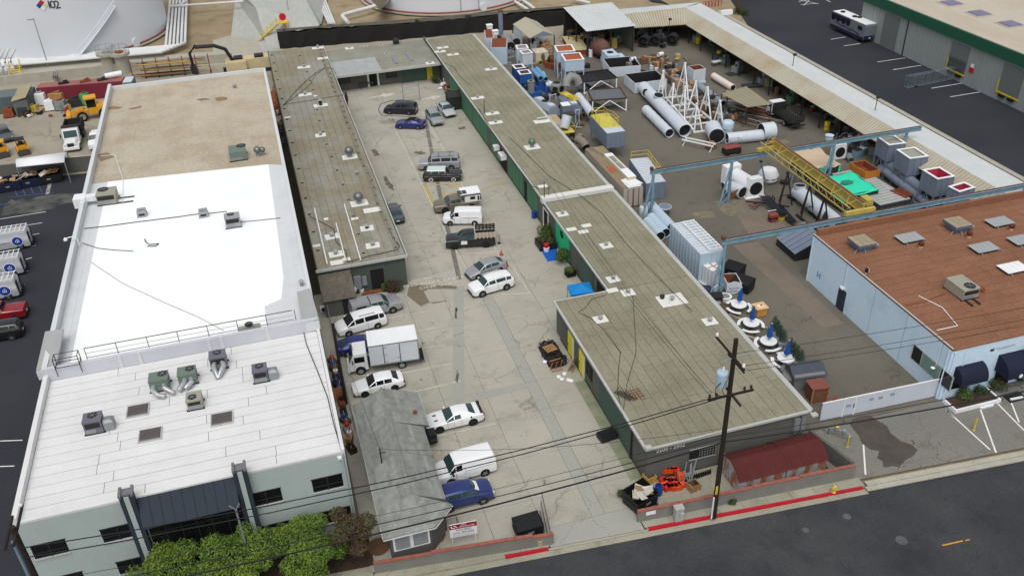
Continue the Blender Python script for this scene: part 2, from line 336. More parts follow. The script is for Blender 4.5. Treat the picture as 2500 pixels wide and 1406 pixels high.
for px,py,r in((2201,1318,.42),(2068,1260,.3),(1967,1293,.25)):
 p=P(px,py,-.18);obj('manhole_cover',MB().lathe([(r,-.02),(r,0)],(p.x,p.y,-.182),20),mat('manhole_iron',C(92,92,94),.7,.2,3),st)
il=bpy.data.objects['industrial_lot']
lines(il,[((2028,97),(2065,91)),((2060,113),(2100,107)),((2142,152),(2210,142)),((2180,171),(2250,160)),((2274,216),(2348,204)),((2320,237),(2394,225)),((1950,5),(1975,0)),((1955,12),(1998,9)),((1948,0),(1998,10)),((1962,14),(1975,2)),((2015,0),(2028,6))],.14,.004,M_LINEW)
struct('lot_kerb',MB().prism([(88.4,60),(89.2,60),(89.2,160),(88.4,160)],-.02,.15),CONC)
struct('dirt_verge',MB().prism([(82,152),(88.3,146),(96,170),(96,200),(82,200)],-.02,.03),M_DIRT)
vl=bpy.data.objects['van_lot']
lines(vl,[((25,460),(133,444)),((0,535),(112,517)),((0,560),(103,544)),((60,577),(96,570)),((74,602),(87,599)),((60,634),(78,629)),((60,664),(69,661)),((40,700),(60,695)),((27,766),(37,765)),((0,1076),(55,1074)),((0,1138),(35,1137))],.1,.006,M_LINEW)
lines(vl,[((20,482),(132,470)),((35,462),(43,480)),((54,459),(62,477)),((74,457),(82,473)),((95,454),(103,470)),((0,500),(20,497))],.1,.007,mat('blue_road_paint',C(70,96,160),.8,.2,2))
p=P(120,458);text('ground_lettering','NO PARKING',.7,M_LINEW,vl,Matrix.Translation((p.x,p.y,.009)) @Matrix.Rotation(1.6,4,'Z'),.001)
blob('dust_fan',[(20,490),(60,488),(120,478),(200,466),(205,492),(150,502),(90,518),(10,528)],mat('washed_grit',C(98,99,94),.9,.3,.35,col2=C(52,55,60),thr=(.42,.6)),vl,.005,.5)
# roof covering helper
UNIT={}
def unit(m):
 if m.name not in UNIT:
  me=bpy.data.meshes.new('roofing_sheet');b=MB().bx(0,1,0,1,0,1);me.from_pydata(b.v,[],b.f);me.materials.append(m);UNIT[m.name] =me
 return UNIT[m.name]
def rnd_tint(m,amt):
 nt=m.node_tree;b=nt.nodes['Principled BSDF'];src=b.inputs['Base Color'].links[0].from_socket
 oi=nt.nodes.new('ShaderNodeObjectInfo');mr=nt.nodes.new('ShaderNodeMapRange');mr.inputs[3].default_value=1-amt;mr.inputs[4].default_value=1+amt
 nt.links.new(oi.outputs['Random'],mr.inputs[0]);mx=nt.nodes.new('ShaderNodeVectorMath');mx.operation='SCALE'
 nt.links.new(src,mx.inputs[0]);nt.links.new(mr.outputs[0],mx.inputs['Scale']);nt.links.new(mx.outputs[0],b.inputs['Base Color']);return m
def roofing(par,x0,x1,y0,y1,z,along,w,ln,m,gap=.03,t=.02,stagger=True):
 base=par.location
 a0,a1,b0,b1=(y0,y1,x0,x1)if along=='y' else(x0,x1,y0,y1)
 n=max(1,round((b1-b0)/w));w=(b1-b0)/n
 for i in range(n):
  k=max(1,round((a1-a0)/ln));cuts=[a0]+sorted(a0+(a1-a0)*(j+(RU(-.4,.4)if stagger else 0))/k for j in range(1,k))+[a1]
  for c0,c1 in zip(cuts[:-1],cuts[1:]):
   o=bpy.data.objects.new('roofing_sheet',unit(m));COL.objects.link(o);o.parent=par
   g=gap/2;tt=t*RU(.7,1.2)
   if along=='y':o.location=(b0+i*w+g-base.x,c0+g-base.y,z-base.z);o.scale=(w-gap,c1-c0-gap,tt)
   else:o.location=(c0+g-base.x,b0+i*w+g-base.y,z-base.z);o.scale=(c1-c0-gap,w-gap,tt)
M_ROOF_A=rnd_tint(mat('roof_felt_tan',C(146,142,122),.95,.1,.22,fine=.1,world=True,col2=C(132,128,108),thr=(.42,.66)),.05)
M_ROOF_B=rnd_tint(mat('roof_felt_grey_tan',C(140,133,113),.95,.12,.13,fine=.1,world=True,col2=C(150,148,138),thr=(.46,.6)),.045)
M_ROOF_C=mat('roof_felt_silver',C(142,142,130),.95,.2,.25,fine=.1,world=True)
M_ROOF_W=rnd_tint(mat('roof_felt_white',C(226,226,226),.85,.05,.35,fine=.03,world=True),.025)
M_ROOF_BR=rnd_tint(mat('roof_felt_brown',C(142,100,76),.95,.1,.3,fine=.16,world=True,col2=C(130,91,69),thr=(.42,.66)),.05)
M_SEAM=mat('bitumen_seam',C(84,80,66),.9,.2,1)
M_SEAM_W=mat('grey_seam',C(112,112,112),.9,.2,1)
M_SEAM_BR=mat('brown_seam',C(78,46,34),.9,.2,1)
M_COOL=mat('cool_roof_coating',(.90,.92,.91),.5,.01,.3)
M_AGED=mat('aged_roof_coating',C(214,216,218),.8,.06,.5,fine=.04)
M_BEIGE=mat('dusty_roof',C(190,180,161),.95,.1,.2,fine=.12,world=True,col2=C(176,163,141),thr=(.44,.66))
M_STUCCO=mat('grey_green_stucco',C(158,170,168,1.15),.9,.05,.5,fine=.05)
M_WWALL=mat('white_wall',C(214,218,220),.85,.04,.5)
M_GREYWALL=mat('charcoal_wall',C(84,84,80,1.3),.9,.1,.6,fine=.06)
M_GREENWALL=mat('dark_green_wall',C(64,82,74,1.3),.9,.12,.6,fine=.05)
M_GREENDOOR=mat('green_roller_door',C(66,108,82,1.3),.8,.08,.8)
M_TRIM=mat('pale_metal_trim',C(186,188,184),.6,.08,1)
M_YDOOR=mat('yellow_door',C(232,226,40),.6,.05,1)
M_NAVY=mat('navy_cladding',C(44,52,62,1.2),.7,.08,1)
M_BLUEW=mat('pale_blue_block',C(184,204,219,1.25),.9,.06,.35,fine=.06,col2=C(166,189,207,1.25),thr=(.52,.8))
# small roof fittings
def vent(par_label,px,py,z,r=.28,plate=(1.1,.9),turb=False,dark=False,group='roof vents on the long sheds',tall=0):
 p=P(px,py,z);t=thing('roof_vent',par_label,'roof vent',p,RU(-.05,.05),group)
 if plate:obj('flashing_plate',MB().bx(-plate[0]/2,plate[0]/2,-plate[1]/2,plate[1]/2,.02,.045),MATS['flash_white']if 'flash_white' in MATS else mat('flash_white',C(228,228,222),.8,.06,2),t)
 h=tall or .2
 obj('stack',MB().lathe([(r*.62,.02),(r*.62,h)],n=12),STEEL_D if dark else GALV,t,True)
 if turb:
  obj('turbine_head',MB().lathe([(r*.55,h),(r,h+r*.45),(r*1.18,h+r),(r,h+r*1.6),(r*.5,h+r*2.0),(.02,h+r*2.08)],n=18),MATS['green_turbine']if turb==2 and 'green_turbine' in MATS else(mat('green_turbine',C(104,128,108),.4,.1,3,metal=.4)if turb==2 else mat('turbine_metal',C(128,130,132),.35,.2,6,metal=.6)),t,True)
 else:obj('cap',MB().lathe([(r*.9,h-.02),(r,h+.04),(r*.9,h+.12),(r*.4,h+.2),(.01,h+.21)],n=14),mat('vent_cap',C(170,170,166),.5,.1,3,metal=.2),t,True)
 return t
def plate(px,py,z,l,w,label,rz=0,cat='roof patch'):
 p=P(px,py,z+.03);return tag(obj('flashing_patch',MB().box((0,0,0),(l,w,.03),rz),mat('flash_white',C(228,228,222),.8,.06,2)),label,cat,'white flashing patches on the shed roofs'),setattr(bpy.data.objects[-1]if 0 else COL.objects[-1],'location',p)
# long shed A (right of the courtyard)
A=thing('long_shed','long single-storey shed with tan felt roof along the right of the courtyard','building',(30,46.4,0))
AB=[('front',23.2,37.1,46.5,68.0,3.55),('mid',28.8,37.1,68.0,87.6,3.55),('rear',28.8,36.9,88.4,152.3,3.75)]
wl_=MB()
for n,x0,x1,y0,y1,z in AB:wl_.bx(x0+.1,x1-.1,y0+(.1 if n!='mid' else-.1),y1-.1 if n=='rear' else y1,0,z-.2)
wl_.bx(28.9,36.9,87.6,88.6,0,3.5)
obj('wall',wl_,M_GREYWALL,A,w=True)
rd=MB()
for n,x0,x1,y0,y1,z in AB:rd.bx(x0-.15,x1+.12,y0-(.15 if n=='front' else 0),y1,z-.2,z+.005)
obj('roof_deck',rd,M_SEAM,A,w=True)
obj('roof_edge_trim',MB().bx(23.0,37.27,46.29,46.5,3.44,3.62).bx(22.95,23.17,46.51,68.1,3.44,3.62).bx(23.18,28.6,67.95,68.12,3.44,3.6).bx(28.55,28.74,68.13,88.0,3.44,3.6).bx(28.55,28.74,88.85,152.3,3.6,3.8).bx(37.08,37.5,46.51,88,3.46,3.6).bx(36.88,37.3,88.85,152.3,3.62,3.8),M_TRIM,A,w=True)
obj('parapet_strip',MB().bx(28.5,37.3,87.9,88.82,3.3,3.95),mat('white_strip',C(222,222,216),.8,.05,1),A,w=True)
for px,py in((1583,1092),(1988,1012)):
 p=P(px,py,3.7);obj('gutter_outlet',MB().box(p,(.5,.4,.16)),M_TRIM,A,w=True)
for n,x0,x1,y0,y1,z in AB:
 roofing(A,x0,x1,y0+.02,y1,z,'y',.95,5.2 if n!='rear' else 7.2,M_ROOF_A,.035)
def wallpart(name,par,x,y0,y1,z0,z1,m,t=.08):return obj(name,MB().bx(x-t,x,y0,y1,z0,z1),m,par,w=True)
def ywall(px,py):return P(px,py).y
for y0,y1 in((122,136),(113.5,121.3),(107.6,111.2),(96.6,103.0),(91.0,95.0)):
 d=wallpart('roller_door',A,28.9,y0,y1,.02,3.0,M_GREENDOOR,.06);n=int((y1-y0)/1.6)
 for i in range(1,n):obj('door_seam',MB().bx(28.82,28.835,y0+(y1-y0)*i/n-.02,y0+(y1-y0)*i/n+.02,.02,3.0),M_GREENWALL,d,w=True)
for y0,y1 in((104.0,107.2),(95.3,96.3)):wallpart('doorway',A,28.9,y0,y1,.02,2.5,DARK,.05)
wallpart('wall_panel',A,28.9,97,97.01,0,3,M_GREYWALL)
d=wallpart('door',A,28.9,87.0,88.6,.02,2.4,DARK,.05);obj('door_frame',MB().bx(28.78,28.86,86.85,87,0,2.5).bx(28.78,28.86,88.6,88.75,0,2.5).bx(28.78,28.86,86.85,88.75,2.5,2.62),WHITE,d,w=True)
wallpart('bright_green_panel',A,28.9,79.9,84.3,.02,3.2,mat('emerald_panel',C(40,176,118,1.15),.7,.05,1),.07)
obj('eagle_cutout',MB().prism([(0,0),(.5,.1),(.7,.6),(.4,.45),(.3,.95),(-.1,.6),(-.4,.75),(-.3,.3)],0,.03),BLACK_P,A).matrix_local=Matrix.Translation((28.80-30,82.3-46.4,1.9)) @frame((0,0,0),(0,-1,0),(0,0,1))
wallpart('green_panel',A,28.9,72.6,76.3,.02,3.2,M_GREENWALL,.07)
wallpart('doorway',A,28.9,69.0,71.6,.02,2.6,DARK,.05)
for y0,y1 in((63.4,64.6),(60.6,61.6)):
 d=wallpart('door',A,23.3,y0,y1,.03,2.5,M_YDOOR,.06);obj('door_frame',MB().bx(23.22,23.27,y0-.45,y0-.01,0,2.5),mat('cream_panel',C(226,222,190),.7,.05,1),d,w=True);obj('handle',MB().box((23.21,y1-.2,1.1),(.06,.12,.05)),STEEL_D,d,w=True)
d=wallpart('window',A,23.3,58.3,59.8,1.0,2.4,DARK,.05);obj('window_bar',MB().bx(23.22,23.24,59.0,59.06,1,2.4),M_GREYWALL,d,w=True)
wallpart('green_panel',A,23.3,49.6,56.6,.03,3.3,M_GREENWALL,.06)
obj('downpipe',MB().bx(23.1,23.22,49.3,49.42,0,3.5),STEEL_D,A,w=True)
d=obj('window',MB().bx(26.9,29.1,46.52,46.6,1.25,2.25),DARK,A,w=True);wg=MB()
for i in range(7):wg.bx(27.7+i*.23,27.73+i*.23,46.46,46.5,1.25,2.25)
for i in range(4):wg.bx(27.7,29.1,46.455,46.46,1.3+i*.27,1.33+i*.27)
obj('window_bars',wg,GALV,d,w=True);obj('window_frame',MB().bx(26.85,29.15,46.5,46.53,1.15,1.25).bx(26.85,29.15,46.5,46.53,2.25,2.33),M_TRIM,d,w=True)
text('house_number','2500 - 2502',.5,WHITE,A,Matrix.Translation(-A.location) @frame((25.2,46.57,2.98),(1,0,0),(0,0,1)),.01)
obj('electrical_box',MB().bx(35.9,36.4,46.3,46.6,1.6,3.0).bx(36.55,36.95,46.35,46.6,1.5,3.1),GALV,A,w=True)
for k,(px,py)in enumerate(((1252,455),(1211,383),(1206,358))):
 p=P(px,py,2.5);t=thing('window_air_conditioner',['boxy white air conditioner lowest on the green shed wall','boxy white air conditioner beside the dark doorway of the green shed','boxy white air conditioner above the green roller door'][k],'air conditioner',(28.45,p.y,2.0),0,'air conditioners on the shed wall')
 if k==0:t.location=(28.45,104.9,2.0)
 obj('case',MB().bx(-.4,.38,-.4,.4,0,.6),WHITE,t);obj('grille',MB().bx(-.43,-.4,-.33,.33,.08,.5),GALV,t)
 if k==0:pass
va=[(1081,117,'beside the rear corner of the right-hand shed'),(1074,127,'left of three at the shed end'),(1106,134,'third of the far group on the right-hand shed'),(1199,170,'near the red-topped containers'),(1166,240,'beside the far hose coil on the right-hand shed'),(1202,278,'beside the thin rod on the right-hand shed'),(1210,300,'nearest the thin rod on the right-hand shed'),(1373,523,'by the emerald panel'),(1480,600,'on the middle of the right-hand shed'),(1497,682,'above the blue canopy'),(1466,780,'alone on the wide front roof'),(1533,715,'on the small plate behind the double plate'),(1733,785,'behind the utility pole')]
for px,py,s in va:
 far=py<320;vent('round metal roof vent on white plate '+s,px,py,3.75 if py<470 else 3.56,.24,(1.9,1.0)if far else(1.25,1.15),tall=.28)
vent('large green globe turbine vent on the right-hand shed roof',1299,360,3.76,.42,(1.9,1.5),2,tall=.35)
t=vent('pair of vents on the biggest white plate of the shed roof',1640,733,3.56,.26,(2.6,1.9),tall=.3)
obj('second_stack',MB().lathe([(.2,.03),(.24,.35),(.05,.5)],(-.75,.55,0),12),STEEL_D,t,True);obj('pipe',MB().cyl((-.5,-.6,.03),(-.5,-.6,.8),.05),WHITE,t)
for px,py,s in((1395,560,'small white patch with pipe near the emerald panel'),(1431,551,'small square white patch near the emerald panel'),(1424,566,'narrow white patch near the emerald panel'),(1325,455,'white patch beside the thin pole on shed roof'),(1495,709,'white plate at the inner corner of the shed roof')):
 p=P(px,py,3.58 if py>470 else 3.78);o=tag(obj('roof_patch',MB().bx(-.55,.55,-.35,.35,0,.03),mat('flash_white',C(228,228,222),.8,.06,2)),s,'roof patch','white patches on the right-hand shed');o.location=p
t=thing('roof_hatch','white hatch flashing with raised flap on the shed roof edge','roof hatch',P(1323,297,3.76));obj('plate',MB().bx(-1.1,1.1,-.6,.6,.02,.05),MATS['flash_white'],t);obj('flap',MB().box((.2,.45,.3),(1.5,.06,.7),0,.9),MATS['flash_white'],t)
def wire(name,pts,r,m,label,cat='cable',group=None):return tag(obj(name,MB().tube(pts,r,5),m),label,cat,group)
def PX(seq,z):return[P(a,b,z)for a,b in seq]
wire('roof_cable',PX([(1070,148),(1110,165),(1120,185),(1150,210)],3.8),.025,STEEL_D,'thin black cable looping across the far shed roof')
wire('roof_cable',PX([(1242,335),(1290,380),(1340,430),(1420,480),(1470,520),(1525,590),(1610,680),(1690,760)],3.8),.03,STEEL_D,'long thin cable running down the middle of the shed roof')
wire('roof_cable',PX([(1480,720),(1445,730),(1430,750),(1412,762),(1440,775),(1470,800),(1515,860),(1510,900),(1508,960),(1520,1015)],3.6),.025,STEEL_D,'wavy cable crossing the wide front roof')
wire('roof_cable',PX([(1545,720),(1550,800),(1553,860),(1530,940),(1522,1000)],3.6),.022,STEEL_D,'thin cable beside the metal mesh on the front roof')
wire('roof_pipe',PX([(1168,265),(1200,320),(1255,400),(1300,455),(1315,460)],3.82),.035,STEEL_D,'conduit along the courtyard edge of the shed roof')
t=thing('metal_mesh','bent wire mesh basket lying on the front roof','wire mesh',P(1530,963,3.62));mm=MB()
for i in range(7):mm.cyl((-.9+i*.13,.5-i*.2,.04),(-.3+i*.13,.8-i*.2,.3),.018,5).cyl((-.9+i*.1,.6,.05),(-.1+i*.12,-.9,.05),.018,5)
obj('bars',mm,STEEL_D,t)
t=thing('metal_grid','rusty square rod grid lying on the front roof','metal grid',P(1550,962,3.62));mm=MB()
for i in range(4):mm.cyl((-.7,-.45+i*.3,.03),(.7,-.35+i*.3,.03),.02,5).cyl((-.45+i*.3,.8,.05),(-.35+i*.3,-.8,.05),.02,5)
obj('bars',mm,RUST,t)
for px,py,h,s in((1329,485,2.2,'dark standpipe at the step of the shed roof'),(1183,278,2.0,'thin rod near the far shed eave'),(1340,480,1.3,'small antenna cross at the step of the shed roof')):
 p=P(px,py,3.8);t=thing('roof_mast',s,'mast',p);obj('pole',MB().cyl((0,0,0),(0,0,h),.05 if h>1.5 else .03),STEEL_D,t)
 if h<1.5:obj('crossbar',MB().box((0,0,h-.3),(.5,.05,.05)).box((0,0,h-.1),(.3,.05,.05)),STEEL_D,t)
# shed B (left of the courtyard)
B=thing('row_shed','long single-storey shed with grey-tan felt roof along the left of the courtyard','building',(6,81.3,0))
BX0,BX1,BY0,BY1,BZ=2.1,11.2,81.3,156.2,3.72
obj('wall',MB().bx(BX0+.1,BX1-.1,BY0+.1,BY1-.1,0,BZ-.2),mat('dark_slat_wall',C(74,80,74,1.3),.9,.12,.8,stretch=(6,6,.3)),B,w=True)
sl=mat('board_wall',C(70,78,72,1.3),.9,.15,1)
for i in range(24):
 x=5.6+i*.232;obj('board',MB().bx(x,x+.21,BY0+.06,BY0+.1,.05,BZ-.25),sl,B,w=True)
obj('roof_deck',MB().bx(BX0-.1,BX1+.1,BY0-.1,BY1,BZ-.2,BZ+.005),M_SEAM,B,w=True)
obj('roof_edge_trim',MB().bx(BX0-.2,BX1+.2,BY0-.28,BY0-.1,BZ-.22,BZ+.06).bx(BX1+.1,BX1+.22,BY0-.1,BY1,BZ-.12,BZ+.03),M_TRIM,B,w=True)
roofing(B,BX0,BX1,BY0,BY1,BZ,'y',.92,9,M_ROOF_B,.035)
d=obj('door',MB().bx(7.35,8.75,BY0+.03,BY0+.07,.1,2.6),DARK,B,w=True);obj('door_frame',MB().bx(7.2,7.34,BY0,BY0+.06,.1,2.75).bx(8.76,8.9,BY0,BY0+.06,.1,2.75).bx(7.34,8.76,BY0,BY0+.06,2.61,2.75),sl,d,w=True)
obj('electrical_box',MB().bx(5.55,6.3,BY0-.25,BY0+.05,.7,2.2).bx(6.4,6.9,BY0-.2,BY0+.05,1.0,2.0).bx(5.0,5.4,BY0-.2,BY0+.05,1.0,1.9),GALV,B,w=True)
for px,py,s in((600,0,''),):pass
bb=MB()
for i in range(34):y=83+i*2.15;bb.box((10.55+.15*sin(i),y,BZ+.08),(.3,.12,.1));bb.box((2.6,y,BZ+.08),(.35,.1,.1))if i%2 else bb.box((7.1+.25*sin(i*.3),y,BZ+.08),(.3,.1,.1))
tag(obj('pipe_blocks',bb,BLACK_P,B,w=True),kind='stuff')
pp=MB()
for dx,r in((0,.03),(.12,.025),(-.12,.02)):pp.tube([(10.55+dx+.1*sin(k),82+k*2.5,BZ+.14)for k in range(29)],r,5)
pp.tube([(7.1+.3*sin(k*.5),84+k*2.5,BZ+.13)for k in range(22)],.025,5)
obj('roof_piping',pp,mat('grey_pipe',C(150,150,142),.6,.1,2),B,w=True)
for x,y0,y1 in((3.2,82,95.0),(5.1,82.0,90.5),(6.6,81.6,94.8)):obj('white_pipe',MB().cyl((x,y0,BZ+.14),(x+.1,y1,BZ+.14),.07),WHITE,B,w=True)
vb=[(742,165,'squat vent near the far end of the left-hand shed',.3),(745,232,'vent beside the cable knot on the left-hand shed',.3),(783,331,'vent on the middle left-hand shed',.28),(872,427,'bare vent without plate on the left-hand shed',.25),(896,558,'dark-collared vent on white plate near the board-wall end',.28),(910,600,'vent on white plate nearest the courtyard corner',.28),(810,578,'vent on white plate beside the white pipes',.28),(820,621,'vent on white plate nearest the board wall',.28),(776,118,'tiny vent by the far corner',.22)]
for px,py,s,r in vb:vent('round metal roof '+s if s.startswith('vent')else s,px,py,BZ,r,None if 'bare' in s else(1.45,1.2)if py>250 else(2.0,1.1),dark='dark' in s,tall=.35,group='roof vents on the left-hand shed')
vent('dark stubby roof stack on white plate on the left-hand shed',783,258,BZ,.36,(2.0,1.2),dark=True,tall=.8,group='roof vents on the left-hand shed')
vent('big silver globe turbine vent farther along the left-hand shed',854,384,BZ,.5,(1.9,1.4),True,tall=.4,group='turbine vents on the left-hand shed')
vent('big silver globe turbine vent nearer on the left-hand shed',877,497,BZ,.5,(2.0,1.5),True,tall=.4,group='turbine vents on the left-hand shed')
for k,(px,py,l,w)in enumerate(((909,513,2.0,1.1),(788,143,1.8,1.0),(773,600,.8,.5),(796,535,.5,.5),(866,534,.8,.5),(846,633,.8,.6),(822,641,1.3,.9),(770,235,.6,.4),(702,287,.9,.4))):
 p=P(px,py,BZ+.02);o=tag(obj('roof_patch',MB().bx(-l/2,l/2,-w/2,w/2,0,.03),MATS['flash_white']),['large bare white patch near the big turbine vent','white patch at the far right of the left-hand shed','small white patch by the bent white pipe','tiny square white patch left of the cable','small white patch above the white pipes','small white patch by the board wall','white patch at the board-wall edge','small patch by the cable end','white patch on the alley edge of the left-hand shed'][k],'roof patch','white patches on the left-hand shed');o.location=p
wire('roof_cable',PX([(692,258),(720,225),(745,200),(775,175),(795,165),(812,168),(820,180)],BZ+.12),.035,STEEL_D,'black cable bundle from the alley to the far inner corner')
wire('roof_cable',PX([(692,256),(730,230),(758,205),(768,185),(795,166)],BZ+.14),.03,STEEL_D,'second black cable rising to the knot on the left-hand shed')
wire('roof_cable',PX([(695,255),(760,245),(800,238),(838,232)],BZ+.12),.03,STEEL_D,'straight black cable across the left-hand shed')
wire('roof_cable',PX([(755,528),(790,545),(815,560),(820,590),(845,612),(848,640)],BZ+.1),.03,STEEL_D,'dangling cable between the white pipes')
wire('roof_cable',PX([(948,558),(960,580),(975,600),(972,608),(960,612),(900,625),(850,640)],BZ+.12),.035,STEEL_D,'cables bunched at the courtyard corner of the left-hand shed')
t=thing('lean_to','small lean-to with shingled roof against the board-wall shed end','lean-to',(3.7,80.5,0))
obj('wall',MB().bx(2.1,5.2,77.9,81.2,0,2.1),M_GREYWALL,t,w=True)
mr_=mat('brown_shingle',C(104,98,88),.95,.25,2,fine=.2)
for i in range(9):
 for j in range(6):obj('shingle',MB().box((2.3+.5*j+(i%2)*.12+.1,77.75+i*.4,2.12+i*.115+.03),(.52,.44,.03),0,.27),mr_,t,w=True)
obj('roof_deck',MB().slab([(2.0,77.55,2.1),(5.35,77.55,2.1),(5.35,81.25,3.15),(2.0,81.25,3.15)],.1),mr_,t,w=True)
obj('door',MB().bx(3.9,5.0,77.84,77.9,.1,1.8),STEEL_D,t,w=True)
# rear shed C
Cb=thing('rear_shed','low dark shed closing the far end of the courtyard','building',(20,142,0))
obj('wall',MB().bx(11.3,28.8,143.1,154.2,0,3.0),M_GREYWALL,Cb,w=True)
obj('green_wall_panel',MB().bx(22.4,26.4,143.02,143.1,.05,2.8),M_GREENWALL,Cb,w=True)
obj('yellow_wall_panel',MB().bx(26.6,27.5,142.98,143.1,.05,2.9),YELLOW,Cb,w=True)
obj('roof_deck',MB().bx(11.25,28.7,141.2,154.4,3.0,3.2),M_ROOF_C,Cb,w=True)
obj('fascia',MB().bx(11.25,28.7,141.0,141.2,2.85,3.25),M_TRIM,Cb,w=True)
roofing(Cb,11.3,19,141.25,148.2,3.2,'y',1.9,7,mat('silver_roof_patch',C(168,172,172),.8,.1,.6,world=True),.03)
roofing(Cb,11.3,19,148.2,154.3,3.2,'y',1.9,6,M_ROOF_C,.03);roofing(Cb,19,28.5,141.25,154.3,3.2,'x',1.3,9.5,M_ROOF_C,.03)
d=obj('doorway',MB().bx(17.0,18.3,143.03,143.08,.1,2.4),DARK,Cb,w=True);[obj('door_frame',MB().bx(x,x+.3,143.0,143.05,.05,2.5),WHITE,d,w=True)for x in(16.7,18.3)]
for x0,x1 in((12,14),(19.8,21.6)):obj('window',MB().bx(x0,x1,143.03,143.09,1.1,2.3),GLASS,Cb,w=True)
obj('step',MB().bx(16.5,22,142.2,143,0,.12),CONC,Cb,w=True)
obj('lean_ladder',MB().box((21.8,145.5,3.3),(.5,4.5,.05)),GALV,Cb,w=True);obj('lean_ladder',MB().box((24.4,146,3.3),(.5,4.5,.05)),GALV,Cb,w=True)
obj('parapet',MB().bx(28.55,28.75,141,154.4,3.0,3.75),M_GREYWALL,Cb,w=True)
for px,py,s in((853,119,'white vent plate at the far left of the rear shed'),(893,113,'tiny white vent at the rear shed back edge'),(930,110,'second tiny white vent at the rear shed back edge'),(943,131,'small round vent in the middle of the rear shed'),(1050,155,'white vent plate at the near right of the rear shed')):vent(s,px,py,3.22,.25,(1.4,1.2)if 'plate' in s else(.7,.4),group='vents on the rear shed')
t=thing('rooftop_swamp_cooler','small dark machine on the rear shed back edge','cooler',P(967,108,3.22));obj('case',MB().bx(-.5,.5,-.4,.4,.15,.7),STEEL_D,t);obj('hood',MB().frus(-.5,.5,-.4,.4,.7,-.2,.2,-.2,.2,1.0),STEEL_D,t);obj('legs',MB().bx(-.6,-.5,-.4,.4,0,.15).bx(.5,.6,-.4,.4,0,.15),GALV,t)
# white warehouse
W=thing('white_warehouse','large white-roofed warehouse with grey-green front along the left of the photo','building',(-10,49,0))
WX0,WX1,WY0,WYM,WY1=-20.6,1.0,49.0,65.0,133.6
obj('wall',MB().bx(WX0+.05,WX1-.05,WYM,WY1,0,7.9),M_WWALL,W,w=True)
obj('front_wall',MB().bx(WX0,WX1,WY0,WYM-.003,0,7.55),M_STUCCO,W,w=True)
obj('front_parapet',MB().bx(WX0,WX0+.35,WY0,WYM-.3,7.55,8.15).bx(WX1-.25,WX1,WY0,WYM-.3,7.55,7.85).bx(WX0+.36,WX1-.26,WY0,WY0+.2,7.55,7.72),M_ROOF_W,W,w=True)
obj('roof_deck',MB().bx(WX0+.35,WX1-.25,WY0+.2,WYM-.3,7.5,7.56),M_SEAM_W,W,w=True)
roofing(W,WX0+.36,WX1-.26,WY0+.21,WYM-.32,7.56,'x',1.0,7.5,M_ROOF_W,.04)
obj('party_wall',MB().bx(WX0,WX1,WYM-.3,WYM,7.2,8.75),mat('pale_lilac_wall',C(205,206,214),.85,.05,.6),W,w=True)
for x in(-14.8,-13.3,-7.9,-6.9,-3.2):obj('wall_pilaster',MB().bx(x-.12,x+.12,WYM-.36,WYM-.3,7.4,8.75),M_WWALL,W,w=True)
obj('hall_parapet',MB().bx(WX0,WX0+.4,WYM,WY1,7.9,8.75).bx(WX1-.35,WX1,WYM,WY1,7.9,8.35).bx(WX0+.4,WX1-.35,WY1-.35,WY1,7.9,8.4),M_WWALL,W,w=True)
rs=rnd_tint(mat('aged_coating_sheet',C(212,215,218),.8,.06,.4,fine=.03,world=True),.03)
roofing(W,WX0+.4,-18.4,WYM,101.4,7.9,'y',.95,9,rs,.03);roofing(W,-1.1,WX1-.36,WYM,99,7.9,'y',.9,9,rs,.03)
obj('cool_roof',MB().prism([(-18.8,WYM),(-3.2,WYM),(-3.2,69.5),(-1.7,70.2),(-1.2,74),(-.85,99.8),(-18.5,101.5)],7.88,7.935),M_COOL,W,w=True)
obj('repair_coat',MB().prism([(-3.15,WYM),(-1.05,WYM),(-1.05,73.8),(-1.6,70),(-3.15,69.3)],7.88,7.915),M_AGED,W,w=True)
rnd_tint(M_BEIGE,.035);roofing(W,WX0+.42,WX1-.37,101.6,WY1-.36,7.921,'y',.98,8,M_BEIGE,.012,.008)
obj('dusty_roof_area',MB().prism([(WX0+.4,101.5),(-18.4,101.55),(-.9,99.9),(WX1-.35,99.1),(WX1-.35,WY1-.35),(WX0+.4,WY1-.35)],7.88,7.92),M_BEIGE,W,w=True)
ms_=mat('roof_puddle_stain',C(140,122,96),.9,.15,1)
for a in(((262,263),(276,260),(300,262),(290,267),(266,268)),((312,266),(330,262),(346,258),(345,264),(320,268)),((478,243),(500,240),(514,243),(490,247)),((524,240),(540,237),(556,238),(553,245),(530,248)),((238,378),(262,372),(280,384),(245,395))):
 q=[P(*p,7.93)for p in a];obj('roof_stain',MB().prism([(v.x,v.y)for v in q],7.929,7.938),ms_,W,w=True)
for q4 in(((88,904),(137,894),(155,803),(110,809)),((738,789),(779,780),(757,703),(724,713))):
 v4=[P(*p,z)for p,z in zip(q4,(8.5,8.7,9.1,8.9))];c=obj('slanted_cover',MB().slab(v4,.15),mat('grey_cover',C(168,170,170),.7,.06,1),W,w=True)
 obj('cover_side',MB().slab([v4[0]-Vector((0,0,.1)),v4[1]-Vector((0,0,.1)),v4[1]-Vector((0,0,.9)),v4[0]-Vector((0,0,.9))],.1),M_WWALL,c,w=True)
rl=MB()
for i in range(8):x=-17.2+i*2.35;rl.cyl((x,WYM+.15,8.7),(x,WYM+.15,9.75),.03,5)
obj('rail_posts',rl,STEEL_D,W,w=True);obj('top_rail',MB().cyl((-17.2,WYM+.15,9.75),(-.9,WYM+.15,9.75),.035,5),STEEL_D,W,w=True)
mesh=MB()
